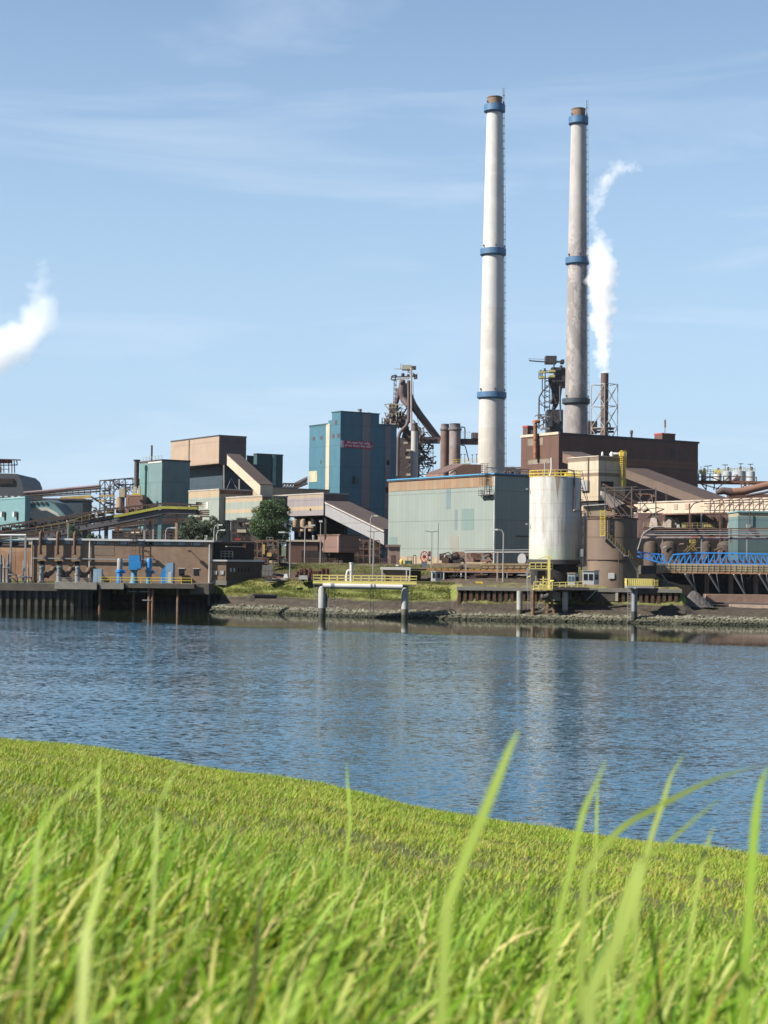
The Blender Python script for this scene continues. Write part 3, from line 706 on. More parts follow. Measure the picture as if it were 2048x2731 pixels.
lamp('straight lamp post left of the hanging brown box', 720 + 535 * K, 1060 + 1310 * K, 1060 + 1735 * K, 345, 0)
lamp('tallest curved lamp post against the brown gallery roof', 720 + 1060 * K, 1060 + 1245 * K, 1060 + 1700 * K, 350, .9)
lamp('twin-armed lamp post before the lower end of the grey gallery', 720 + 1092 * K, 1060 + 1410 * K, 1060 + 1870 * K, 305, 1, True)
lamp('twin-armed lamp post rising past the red reel', 1000 + 598 * K, 1060 + 1410 * K, 1060 + 1900 * K, 308, 1, True)
lamp('slim lamp post with single cap against the pale green hall', 1000 + 665 * K, 1060 + 1310 * K, 1060 + 1740 * K, 335, .3)
lamp('bright galvanised lamp post with left arm right of the pale green hall', 1000 + 1355 * K, 1060 + 1392 * K, 1060 + 1975 * K, 294, -1.3, th=.14)

# ---- pumps on the quay
def pump_horned(label, ax, D, z0=4.95):
    c = WP(ax * K, D, z0)
    t = thing('horned_pump', label, 'pump', c, 'grey vertical pumps before the pumphouse')
    MB().lathe(c, [(.75, 0), (.75, .25), (.5, .3), (.5, 1.5), (.62, 1.55), (.62, 1.8)], 16).build('pump_body', grey, t)
    MB().lathe(c, [(.42, 1.8), (.42, 2.7), (.5, 2.75), (.5, 3.1), (.3, 3.2)], 16).build('motor', mat('pump_green_grey', (.22, .28, .30), .5), t)
    a = c + Vector((.4, .2, 1.3))
    MB().tube([a, a + Vector((.8, .6, .2)), a + Vector((1.3, 1.2, .8)), a + Vector((1.3, 2.2, 1.3)), a + Vector((1.3, 7, 1.5))], .45, 12).build('discharge_elbow', mat('rust_pipe', (.17, .11, .075), .75, vary=.3, scale=1.5), t)
    MB().tube([a + Vector((.5, .35, .1)), a + Vector((.62, .45, .17))], .68, 14).build('flange', rust, t)
    return t
pump_horned('grey vertical pump with rusty elbow below the first swan-neck vent', 440, 305)
pump_horned('grey vertical pump with rusty elbow below the middle swan-neck vent', 625, 305)
pump_horned('grey vertical pump with rusty elbow below the third swan-neck vent', 820, 305)
def pump_tall(label, ax, D, mt, mt2):
    c = WP(ax * K, D, 5.12); t = thing('tall_pump', label, 'pump', c, 'tall slim pumps behind the yellow handrail')
    z = lambda y: Z(ax * K, 1140 + y * K, D)
    MB().lathe(Vector((c.x, c.y, 0)), [(.55, 5.1), (.55, z(1530)), (.72, z(1525)), (.72, z(1500)), (.58, z(1495))], 16).build('pump_body', mt2, t)
    MB().lathe(Vector((c.x, c.y, 0)), [(.52, z(1495)), (.52, z(1395)), (.40, z(1380))], 16).build('motor', mt, t)
    MB().box(c + Vector((.85, 0, 2.1)), (.25, 0, 0), (0, .2, 0), (0, 0, .3)).build('terminal_box', mt2, t)
    return t
pump_tall('slim grey-topped pump with blue base left of the blue box', 1263, 303, grey, blue)
pump_tall('slim all-blue vertical pump right of the large blue box', 1572, 303, blue, mat('mid_blue_paint', (.10, .30, .5), .5))
def pump_box():
    c = WP(1415 * K, 303, 5.12); t = thing('boxed_pump', 'large bright blue boxed pump motor standing on a blue pedestal', 'pump', c)
    z = lambda y: Z(1415 * K, 1140 + y * K, 303); x = lambda a: WP(a * K, 303, 0).x
    MB().ob((x(1365), 302, z(1498)), (x(1478) - x(1365), 0, 0), (0, 2.0, 0), z(1348) - z(1498)).build('motor_housing', blue, t)
    MB().ob((x(1445), 301.6, z(1485)), (x(1493) - x(1445), 0, 0), (0, 1.7, 0), z(1410) - z(1485)).build('side_box', blue, t)
    MB().lathe(Vector((c.x, c.y, 0)), [(.85, 5.1), (.6, z(1570)), (.5, z(1530)), (.8, z(1500))], 16).build('pedestal', mat('mid_blue_paint', (.1, .3, .5)), t)
pump_box()
def cabinet():
    c = WP(1030 * K, 303, 5.1); t = thing('switch_cabinet', 'pale blue double-door switch cabinet beside the quay handrail', 'cabinet', c)
    z = Z(1030 * K, 1140 + 1490 * K, 303)
    MB().ob(c - X_ * .82, (1.64, 0, 0), (0, 1, 0), z - 5.1).build('case', lblu, t)
    for i in range(2): MB().ob(c + Vector((-.77 + i * .79, -.05, .1)), (.75, 0, 0), (0, .05, 0), z - 5.3).build('door', mat('cabinet_door', (.35, .5, .64), .4), t)
    D = 308; c = WP(360 + 335 * K, D, 5.1); t = thing('blue_enclosure', 'pale blue enclosure with rounded left shoulder and white door on the deck', 'enclosure', c)
    x = lambda b: WP(360 + b * K, D, 0).x; zt = Z(450, 1140 + 1428 * K, D)
    x0, x1, xm = x(262), x(402), x(325); pts = [(xm, 5.1)]; 
    prof = [(x1, 5.1), (x1, zt), (xm - .2, zt)]
    MB().ob((xm, D, 5.1), (x1 - xm, 0, 0), (0, 3, 0), zt - 5.1).build('body', lblu, t)
    n = 10; rr = xm - x0; pf = [(xm - .01 , 5.1)] + [(xm - .01 - rr * math.sin(i / n * math.pi / 2), 5.1 + (zt - .7 - 5.1) * math.cos(i / n * math.pi / 2)) for i in range(n + 1)]
    b = [Vector((p_[0], D + .3, p_[1])) for p_ in pf]; MB().hexa(b, [p_ + Y_ * 2 for p_ in b]).build('curved_duct', blue, t)
    MB().ob((x(350), D - .06, 5.15), (.7, 0, 0), (0, .06, 0), 2.1).build('door', mat('off_white_door', (.6, .64, .66), .5), t)
cabinet()

# ---- pipe rack and skid at the far left of the quay
def left_rack():
    D = 303; z0 = 4.9
    t = thing('pipe_portal', 'grey portal frame carrying a pale pipe above the quay skid', 'pipe frame', WP(30, D, z0))
    mb = MB()
    for ax in (-60, 112, 265):
        p_ = WP(ax * K, D, z0); mb.beam(p_, Vector((p_.x, D, Z(ax * K, 1140 + 1130 * K, D))), .34)
        p_ = WP(ax * K, D + 5, z0); mb.beam(p_, Vector((p_.x, D + 5, Z(ax * K, 1140 + 1130 * K, D))), .3)
    mb.build('frame', grey, t)
    a, b = P(A(-200, 1135), D), P(A(275, 1135), D)
    MB().tube([a, b], .22, 10).build('pipe', white, t)
    for y, r_, m_ in ((1195, .2, grey), (1215, .22, dkst), (1240, .25, dkst)):
        MB().tube([P(A(-200, y), D + .5), P(A(300, y + 5), D + .5)], r_, 8).build('pipe', m_, t)
    mb = MB(); x = WP(148 * K, D, 0).x; mb.ladder((x, D - .5, z0), (x, D - .5, Z(37, 1140 + 1240 * K, D)), .8); mb.build('ladder', dkst, t)
    t = thing('valve_skid', 'cluster of small grey vessels and valves at the left end of the quay', 'machinery', WP(20, D - 1, z0))
    for i, (ax, y0, w_) in enumerate(((10, 1340, 40), (45, 1380, 30), (85, 1335, 34), (250, 1400, 30), (300, 1390, 18))):
        c = WP(ax * K, D - 1 + (i % 2), z0); zt = Z(ax * K, 1140 + y0 * K, D)
        h = zt - z0; r_ = w_ * K * D / F / 2 * .8
        MB().lathe(c, [(r_ * 1.2, 0), (r_ * 1.2, .3), (r_, .35), (r_, h * .55), (r_ * 1.25, h * .58), (r_ * 1.25, h * .68), (r_ * .7, h * .7), (r_ * .7, h)], 14).build('vessel', grey if i % 2 else mat('skid_grey', (.2, .24, .26), .5), t)
    for i in range(6):
        c = WP(random.uniform(2, 70), D - 2, z0 + random.uniform(.5, 3))
        MB().tube([c, c + Vector((random.uniform(.5, 2), 0, 0)), c + Vector((random.uniform(1, 2), random.uniform(.5, 2), -1.2))], .13, 8).build('pipe', grey, t)
    t = thing('rust_wall_shed', 'orange brown sheet-metal shed behind the grey portal frame', 'shed', WP(40, 322, 5.1))
    a, b = WP(-120, 322, 5), WP(338 * K, 322, 5); zt = Z(40, 1140 + 1215 * K, 322)
    MB().ob(a, b - a, (0, 12, 0), zt - 5.3).build('wall', mat('orange_wall', (.40, .22, .13), .8, vary=.15, dirt=(.5, .36, .24)), t)
    MB().ob(a + Vector((-.3, -.3, zt - 5.3)), b - a + X_ * .6, (0, 12.6, 0), .5).build('roof', cream, t)
left_rack()

# ---- yellow-railed pipe platform on two legs in the water
def platform():
    D = 275; z = Z(965, 1060 + 1950 * K + .0, D)
    t = thing('pipe_platform', 'yellow-railed platform on two grey legs in the water, thick white pipe underneath', 'platform', WP(965, D, 0))
    x = lambda c, dd=D: P(C(c, 1950), dd).x
    zt = P(C(1000, 1945), D).z
    x0, x1 = x(455), x(1545)
    MB().ob((x0, D - 1.2, zt - .45), (x1 - x0, 0, 0), (0, 3.2, 0), .42).build('deck', grey, t)
    mb = MB()
    for yy in (D - 1.15, D + 1.95):
        mb.rail([(x0, yy, zt), (x1, yy, zt)], 1.1, 1.35, .11, (1, .55, .1))
    mb.rail([(x0, D - 1.15, zt), (x0, D + 1.95, zt)], 1.1, 1.3, .11).rail([(x1, D - 1.15, zt), (x1, D + 1.95, zt)], 1.1, 1.3, .11)
    mb.build('handrail', pyel, t)
    MB().ob((x0, D - 1.24, zt - .3), (x1 - x0, 0, 0), (0, .06, 0), .3).build('toe_board', pyel, t)
    zc = P(C(1000, 1988), D).z
    p0, p1 = Vector((x(560), D - 1.7, zc)), Vector((x(1395), D - 1.7, zc - .05))
    pp = MB().tube([p0, p1], .43, 20).build('pipe', white, t)
    for cx in (648, 668, 1065, 1098):
        MB().tube([(x(cx) - .09, D - 1.7, zc), (x(cx) + .09, D - 1.7, zc)], .55, 18).build('flange', grey, pp)
    legm = mat('leg_grey', (.45, .46, .45), .55, vary=.15, bands=[(-6, (.03, .035, .02)), (.8, (.09, .09, .07)), (1.7, (.42, .43, .42)), (6, (.5, .5, .49))], dirt=(.2, .14, .09), dirt_amt=.4)
    for cx in (552, 1420):
        c = Vector((x(cx), D - .6, 0)); r_ = .66 if cx < 900 else .56
        MB().lathe(c, [(r_, -4), (r_, zt - 1.1), (r_ * .8, zt - .75), (r_ * .3, zt - .6)], 20).build('leg', legm, t)
        MB().ob((c.x - .5, D - .9, zt - .9), (1.0, 0, 0), (0, 2.2, 0), .45).build('bearing_block', dkst, t)
    MB().tube([(x(590), D - .5, zt - 2), (x(600), D - .8, zt - 3), (x(590), D - .4, zt - 4.5)], .18, 8).build('hose', dkst, t)
    for cx in (475, 648, 1075, 1475):
        MB().ladder((x(cx), D + 1.2, .2), (x(cx), D + 1.2, zt), 1.0 if cx in (648,) else .5, rung=.5, t=.07).build('ladder', grey, t)
    for c0, c1, y0 in ((855, 855, 1740), ):
        c = Vector((x(855), D + .3, 0)); MB().lathe(c, [(.31, zt), (.31, P(C(855, 1750), D).z), (.38, P(C(855, 1750), D).z), (.38, P(C(855, 1738), D).z)], 16).build('riser_pipe', white, t)
    g = Vector((x(808), D + .2, zt)); h = P(C(808, 1830), D).z - zt
    MB().tube([g, g + Z_ * (h * .75), g + Vector((.08, 0, h * .95)), g + Vector((.3, 0, h * 1.08)), g + Vector((.55, 0, h)), g + Vector((.75, 0, h * .8)), g + Vector((.75, 0, h * .45))], .22, 12).build('goose_neck_pipe', white, t)
platform()

def bank_things():
    # hut
    D = 300; z0 = 5.85
    x = lambda c: P(C(c, 1830), D).x
    zt = P(C(1300, 1790), D).z
    t = thing('brick_hut', 'small flat-roofed brick hut with white fascia behind the yellow-railed platform', 'hut', WP(1040, D, z0))
    b = Block(t, D, 1065 * K + 720, 1480 * K + 720, 0, 1060 + 1800 * K, zb=z0, u=-X_, v=Y_) if 0 else None
    MB().ob((x(1190), D, z0), (x(1450) - x(1190), 0, 0), (0, 6, 0), zt - z0 - .5).build('wall', brick, t)
    MB().ob((x(1450) + .02, D, z0), V * 3.0, (-1, 5.8, 0), zt - z0 - .6).build('side_wall', void, t)  # hut's shaded side painted near-black in place of brick
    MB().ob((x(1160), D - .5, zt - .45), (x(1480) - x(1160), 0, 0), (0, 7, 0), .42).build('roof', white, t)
    MB().ob((x(1480) + .02, D - .4, zt - .5), V * 3.6, (-1, 6, 0), .3).build('side_roof', dkst, t)  # shaded side of the white roof edge, painted dark
    for c in (1180, 1437, 1472): MB().beam((x(c), D - .4, z0), (x(c), D - .4, zt - .45), .2).build('post', white, t)
    MB().lathe((x(1350), D + 2, zt), [(.25, 0), (.25, .25), (.5, .3), (.4, .5)], 12).build('roof_vent', grey, t)
    MB().ob(P(C(1515, 1870), D + 1.5) - Z_ * .5, V * .9, -U * .05, .9).build('window', lblu, t)
    # rusty scrap wagon and pallets
    D = 303
    t = thing('flat_wagon', 'rust red flat wagon loaded with dark scrap on the bank top', 'wagon', WP(835, D, z0))
    a, b_ = P(C(265, 1880), D).x, P(C(640, 1880), D).x
    MB().ob((a, D, 6.6), (b_ - a, 0, 0), (0, 2.6, 0), .5).build('bed', brst, t)
    mb = MB()
    for i in range(16): 
        xx = a + .3 + (b_ - a - 1.2) * i / 16; mb.ob((xx, D + random.uniform(0, .6), 7.1), (random.uniform(.6, 1.6), 0, 0), (0, 1.5, 0), random.uniform(.4, 1.35))
    mb.build('load', mat('red_scrap', (.13, .045, .03), .8, vary=.4, scale=1.5), t)
    mb = MB()
    for i in range(9): mb.beam((a + (b_ - a) * i / 8, D - .1, 6.7), (a + (b_ - a) * i / 8, D - .1, 8.4), .16)
    mb.build('stakes', rust, t)
    for i in range(4):
        MB().tube([(a + 1.5 + i * (b_ - a - 3) / 3, D - .02, 6.25), (a + 1.5 + i * (b_ - a - 3) / 3, D + .2, 6.25)], .42, 14).build('wheel', dkst, t)
    lbs = ['white covered crate beside the rusty wagon under a lamp post', 'grey tarpaulin bundle lying before the flat wagon']
    for i, (c0, c1, y0, y1, m_) in enumerate(((140, 190, 1860, 1890, white), (300, 400, 1876, 1905, grey))):
        p0 = P(C(c0, y1), D - 1.5); p1 = P(C(c1, y0), D - 1.5)
        o = MB(); w_ = p1.x - p0.x; h = p1.z - p0.z
        bt = [Vector((p0.x, D - 1.5, p0.z - .2)), Vector((p1.x, D - 1.5, p0.z - .2)), Vector((p1.x, D, p0.z - .2)), Vector((p0.x, D, p0.z - .2))]
        tp = [v + Vector((.2 if k in (0, 3) else -.2, .15 if k < 2 else -.2, h + .2)) for k, v in enumerate(bt)]
        o.hexa(bt, tp); single(o.build('covered_crate', m_), lbs[i], 'crate')
    D = 306
    t = thing('steel_trolley', 'dark open steel trolley with bare frame left of the flat wagon', 'trolley', WP(770, D, z0))
    a, b_ = P(C(-90, 1880), D).x, P(C(60, 1880), D).x
    MB().ob((a, D, 6.5), (b_ - a, 0, 0), (0, 2.2, 0), .3).build('bed', brst, t)
    mb = MB()
    for i in range(5):
        xx = a + (b_ - a) * i / 4; mb.beam((xx, D, 6.8), (xx, D, 7.8 + .5 * (i % 2)), .12)
    mb.beam((a, D, 7.7), (b_, D, 7.7), .14).build('frame', dkst, t)
    for i in range(2): MB().tube([(a + 1 + i * (b_ - a - 2), D - .1, 6.2), (a + 1 + i * (b_ - a - 2), D + .15, 6.2)], .35, 12).build('wheel', dkst, t)
    # corrugated screen at bank
    p0 = P(B(1340, 1510), 312); p1 = P(B(1455, 1450), 312)
    single(MB().ob((p0.x, 312, p0.z - 1.0), (p1.x - p0.x, 0, 0), (0, .3, 0), p1.z - p0.z + 1.0).build('metal_screen', mat('screen_grey', (.2, .2, .19), .7, panels=.3)), 'weathered grey corrugated screen standing at the end of the annex', 'screen')
    # spoil pipe lying on slope
    D = 288
    a, b_ = P(B(1225, 1775), D), P(B(1470, 1785), D + 1)
    t = thing('outfall_pipe', 'black outfall pipe lying on the slope below the annex', 'pipe', (a.x, D, a.z))
    MB().tube([a, b_ + Y_ * 3], .42, 14).build('pipe', dkst, t)
    MB().ob(a + Vector((-.3, -.3, -.9)), (.9, 0, 0), (0, 1.2, 0), 1.0).build('headwall', dconc, t)
bank_things()

# ---- fence, kiosk, kit at the foot of the pale green hall
def yard_things():
    D = 352
    zf = 9.0
    t = thing('yard_fence', 'rust brown post-and-pipe fence along the crest of the grass bank', 'fence', WP(925, D, zf))
    a = P(C(310, 1745), D); b = P(C(1330, 1745), D); n = 46
    mb = MB()
    for i in range(n + 1): p_ = a.lerp(b, i / n); mb.beam(Vector((p_.x, D, zf - .3)), Vector((p_.x, D, zf + 1.3 + random.uniform(-.08, .08))), .12)
    mb.build('posts', brst, t)
    for h in (1.2, .7, .25): MB().beam((a.x, D + .1, zf + h), (b.x, D + .1, zf + h), .1).build('rail', brst, t)
    zt = P(C(1300, 1555), 350).z
    t = thing('gate_kiosk', 'small mauve brick kiosk with overhanging roof at the hall corner', 'kiosk', WP(1047, 348, zf))
    x0, x1 = P(C(1245, 1600), 348).x, P(C(1370, 1600), 348).x
    MB().ob((x0, 348, zf), (x1 - x0, 0, 0), (0, 5, 0), zt - zf - .3).build('wall', mat('mauve_brick', (.30, .21, .18), .8, bricks=2.), t)
    MB().ob((x0 - .6, 347.6, zt - .42), (x1 - x0 + .7, 0, 0), (0, 5.6, 0), .5).build('roof', mat('kiosk_roof', (.24, .17, .15), .8), t)
    MB().ob((x0 + .6, 347.93, zf), (.9, 0, 0), (0, .06, 0), 2.1).build('door', brst, t)
    # forklift-like green machine
    c = P(Dt(360, 1700), 346); t = thing('green_forklift', 'dark green forklift truck parked behind the fence by the hall', 'forklift', (c.x, c.y, zf))
    c = Vector((c.x, c.y, zf))
    gm = mat('green_paint', (.05, .16, .08), .5)
    MB().ob(c + Vector((-.9, 0, .3)), (1.6, 0, 0), (0, .9, 0), .65).build('body', gm, t)
    mb = MB()
    for dx in (-.3, .6): mb.beam(c + Vector((dx, 0, .9)), c + Vector((dx, 0, 1.7)), .08).beam(c + Vector((dx, .8, .9)), c + Vector((dx, .8, 1.7)), .08)
    mb.ob(c + Vector((-.4, -.1, 1.7)), (1.1, 0, 0), (0, 1, 0), .08).build('cab_frame', dkst, t)
    mb = MB()
    for dx in (.9, 1.45): mb.beam(c + Vector((dx, 0, .2)), c + Vector((dx, 0, 2.1)), .16)
    mb.beam(c + Vector((.9, 0, 2.1)), c + Vector((1.45, 0, 2.1)), .16).build('mast', dkst, t)
    for dx in (-.6, .5): MB().tube([c + Vector((dx, -.1, .27)), c + Vector((dx, .15, .27))], .27, 14).build('wheel', dkst, t)
    # yellow bollard
    c = P(Dt(278, 1730), 340); t = thing('yellow_mooring_ball', 'round yellow bollard head behind the brick hut', 'bollard', (c.x, c.y, 8.0))
    MB().lathe((c.x, c.y, c.z), [(.1, .5), (.28, .42), (.4, .17), (.4, -.1), (.28, -.35), (.2, -1.6)], 16).build('cap', yell, t)
    # red reel
    D = 318
    c = P(Dt(520, 1678), D); t = thing('red_cable_reel', 'big red spoked cable reel standing on a grey pedestal', 'cable reel', (c.x, c.y, 7))
    mb = MB(); r_ = 1.06
    for dy in (-.2, .2):
        for i in range(24):
            a0, a1 = i * math.pi / 12, (i + 1) * math.pi / 12
            mb.beam(c + Vector((r_ * .72 * math.cos(a0), dy, r_ * math.sin(a0))), c + Vector((r_ * .72 * math.cos(a1), dy, r_ * math.sin(a1))), .17)
        for i in range(8):
            a0 = i * math.pi / 4 + .3; mb.beam(c + Vector((0, dy, 0)), c + Vector((r_ * .72 * math.cos(a0), dy, r_ * math.sin(a0))), .09)
    mb.build('reel', red, t)
    MB().tube([c - Y_ * .25, c + Y_ * .25], .34, 16).build('hub', mat('dark_red', (.25, .02, .02), .5), t)
    MB().hexa([c + Vector((-.3, -.3, -r_ - 1.3)), c + Vector((.3, -.3, -r_ - 1.3)), c + Vector((.3, .3, -r_ - 1.3)), c + Vector((-.3, .3, -r_ - 1.3))], [c + Vector((-.65, -.3, -r_ + .05)), c + Vector((.65, -.3, -r_ + .05)), c + Vector((.65, .3, -r_ + .05)), c + Vector((-.65, .3, -r_ + .05))]).build('pedestal', mat('pedestal_grey', (.16, .19, .23), .6), t)
    MB().ob(c + Vector((.8, -.2, -.9)), (.7, 0, 0), (0, .5, 0), 2.0).build('gearbox', brst, t)
    MB().ob(c + Vector((.85, -.35, -.5)), (.4, 0, 0), (0, .14, 0), .6).build('control_box', white, t)
    # cable drums
    drums = [(775, 1710, 62, 'low dark drum lying beneath the hall, left of the red reel yard'), (1550, 1700, 62, 'large grey round drum end before the shaded hall wall')]
    for ax, ay, rr, lb in drums:
        D = 325; c = P(Dt(ax, ay + 5), D); r_ = rr * K * D / F
        t = thing('cable_drum', lb, 'drum', (c.x, c.y, c.z - r_), 'drums along the foot of the hall')
        MB().tube([c, c + Vector((1.6, 1.6, 0))], r_ * .93, 24).build('barrel', brst, t)
        MB().tube([c - Vector((.1, .12, 0)), c + Vector((.1, .05, 0))], r_, 24).build('flange', grey if ax > 1000 else dkst, t)
    # white booth
    D = 300; x = lambda a: P(Dt(a, 1880), D).x
    zb, zt = P(Dt(640, 1952), D).z, P(Dt(640, 1828), D).z
    t = thing('white_booth', 'small white booth with a dark window on the bank top', 'booth', (x(640), D, zb))
    MB().ob((x(593), D, zb), (x(637) - x(593), 0, 0), (0, 2.2, 0), zt - zb - .15).build('wall', white, t)
    MB().ob((x(637) + .02, D, zb), V * 1.3, (-.4, 2.0, 0), zt - zb - .3).build('side_wall', white, t)
    MB().ob((x(588), D - .1, zt - .14), (x(645) - x(588), 0, 0), (0, 2.6, 0), .14).ob((x(645) + .03, D - .1, zt - .2), V * 1.3, (-.4, 2.2, 0), .14).build('roof', white, t)
    MB().ob((x(607), D - .05, zb + .9), (.4, 0, 0), (0, .08, 0), .9).build('window', glass, t)
    MB().ob(Vector((x(655), D - .05, zb + .9)) + V * .05, V * .5, -U * .1, .9).build('window', glass, t)
    # yellow frame
    t = thing('yellow_stop_frame', 'bright yellow stop frame standing at the quay behind the pile wall', 'stop frame', P(Dt(1100, 1985), 286))
    x = lambda a: P(Dt(a, 1960), 286).x; z = lambda y: P(Dt(1100, y), 286).z
    for a_ in (1075, 1125): MB().beam((x(a_), 286, z(1990)), (x(a_), 286, z(1942)), .3).build('post', yell, t)
    MB().beam((x(1060), 286, z(1948)), (x(1135), 286, z(1948)), .26).build('crossbar', yell, t)
yard_things()

# ================================================================== plant buildings
ZG = 9.0
def hall():
    t = thing('green_hall', 'huge pale green clad hall with rusty upper band and bright blue roof edge', 'hall', P((1320, 1490), 345))
    m = mat('pale_green_cladding', (.285, .335, .305), .6, vary=.06, panels=.07, scale=.1, ps=1.3)
    D = 345
    b = Block(t, D, 1037, 1320, 1415, 1263, zb=ZG, m=m)
    n, v, u, o = -V, V, U, b.o
    b.m = m
    hb = b.zt - b.hit(Dt(1250, 935), 'L').z
    rb = mat('rust_streaked_band', (.34, .26, .17), .75, vary=.15, panels=.12, streak=.9, dirt=(.17, .08, .04), dirt_amt=.45)
    MB().ob(Vector((o.x, o.y, b.zt - hb)) - v * .05 + u * .05, -v * .03, u * (b.lu - .1), hb - .4).build('upper_band', rb, t)
    MB().ob(Vector((o.x, o.y, ZG)) - v * .05 + u * .05, -v * .03, u * (b.lu - .1), 1.9).build('lower_band', mat('tan_band', (.42, .33, .22), .75, vary=.2, panels=.1, streak=.3), t)
    MB().ob(Vector((o.x, o.y, b.zt - .42)) - v * .3 - u * .2, v * (b.lv + .4), u * (b.lu + .4), .3).build('gutter', dkst, t)
    MB().ob(Vector((o.x, o.y, b.zt - .11)) - v * .4 - u * .3, v * (b.lv + .6), u * (b.lu + .6), .27).build('roof', mat('roof_edge_blue', (.10, .36, .62), .5, vary=.1), t)
    MB().ob(Vector((o.x, o.y, ZG)) - v * .1 - u * .1, v * .4, u * .4, b.zt - ZG - .43).build('corner_trim', mat('corner_trim', (.44, .46, .44), .5), t)
    p1 = mat('patch_blue_green', (.19, .26, .275), .6, vary=.05, panels=.06); p2 = mat('patch_teal_green', (.205, .285, .27), .6, vary=.05, panels=.06)
    p3 = mat('patch_beige', (.30, .30, .255), .6, vary=.05, panels=.06)
    for x0, y0, x1, y1, q in ((750, 965, 795, 1175, p1), (840, 1180, 866, 1395, p1), (915, 1172, 1040, 1395, p2), (790, 1465, 880, 1615, p3), (150, 1468, 235, 1550, p2)):
        b.patch(MB(), 'L', Dt(x0, y0), Dt(x1, y1), .03).build('cladding_panel', q, t)
    # brown plinth under the right part
    b.patch(MB(), 'L', Dt(815, 1625), Dt(1250, 1735), .10).build('plinth', brst, t)
    # ladder cage and balcony
    c = b.hit(Dt(1190, 1035), 'L', 0); zb = c.z; top = b.zt + 2.2
    q = thing('roof_access_ladder', 'dark caged access ladder with small balcony near the hall corner', 'ladder', c)
    a = c + u * 1.9 - v * .05; e = u * -4.2
    MB().ob(a, e, -v * 1.2, .12).build('balcony_floor', dkst, q)
    mb = MB().rail([a + Z_ * .12, a - v * 1.15 + Z_ * .12, a - v * 1.15 + e + Z_ * .12, a + e + Z_ * .12], 1.1, 1.2, .06, (1, .66, .33)); mb.build('balcony_rail', dkst, q)
    mb = MB()
    for s_ in (.2, .8): mb.beam(a + e * s_ - v * .05 - Z_ * 1.0, a + e * s_ - v * 1.1, .12)
    mb.build('bracket', dkst, q)
    l0 = c - v * .6; mb = MB().ladder(Vector((l0.x, l0.y, zb)), Vector((l0.x, l0.y, top)), .9, side=u, rung=.6, t=.09)
    for k in range(3): w_ = l0 + u * (-.9 + k * .9) - v * 1.0; mb.beam(Vector((w_.x, w_.y, zb + 2.2)), Vector((w_.x, w_.y, top)), .08)
    for k in range(12):
        z = zb + 2.3 + k * (top - zb - 2.3) / 11; w0 = l0 + u * .9; w1 = l0 - u * .9
        mb.beam((w0.x, w0.y, z), (w0 - v * 1.0).to_2d().to_3d() + Z_ * z, .07).beam((w0 - v).to_2d().to_3d() + Z_ * z, (w1 - v).to_2d().to_3d() + Z_ * z, .07).beam((w1 - v).to_2d().to_3d() + Z_ * z, (w1.x, w1.y, z), .07)
    mb.build('ladder_cage', dkst, q)
    MB().ob(c - u * .5 - v * .02 + Z_ * .3, u * 1.3, -v * .08, 1.9).build('door', mat('pale_door', (.55, .57, .56), .5), q)
    # shaded face details
    b.patch(MB(), 'R', Dt(1480, 1458), Dt(1615, 1466), .2).build('ledge', dkst, t)
    # roof-top rails in front of chimney
    q = thing('roof_walkway_frame', 'grey steel walkway frame standing on the hall roof right of the white chimney', 'walkway', Vector((b.C.x + 3, b.C.y + 12, b.zt)))
    a = b.C + V * 2 + U * 6; mb = MB()
    for k in range(7):
        p_ = a + V * k * 2 + Z_ * .2; mb.beam(p_, p_ + Z_ * 1.4, .12)
        if k < 6: mb.beam(p_, p_ + V * 2 + Z_ * 1.4, .08)
    mb.beam(a + Z_ * 1.6, a + V * 12 + Z_ * 1.7, .2).beam(a + V * 5 + Z_ * .9 - U * 2, a + V * 12 + Z_ * 1.0 - U * 2, .16).build('frame', grey, q)
hall()

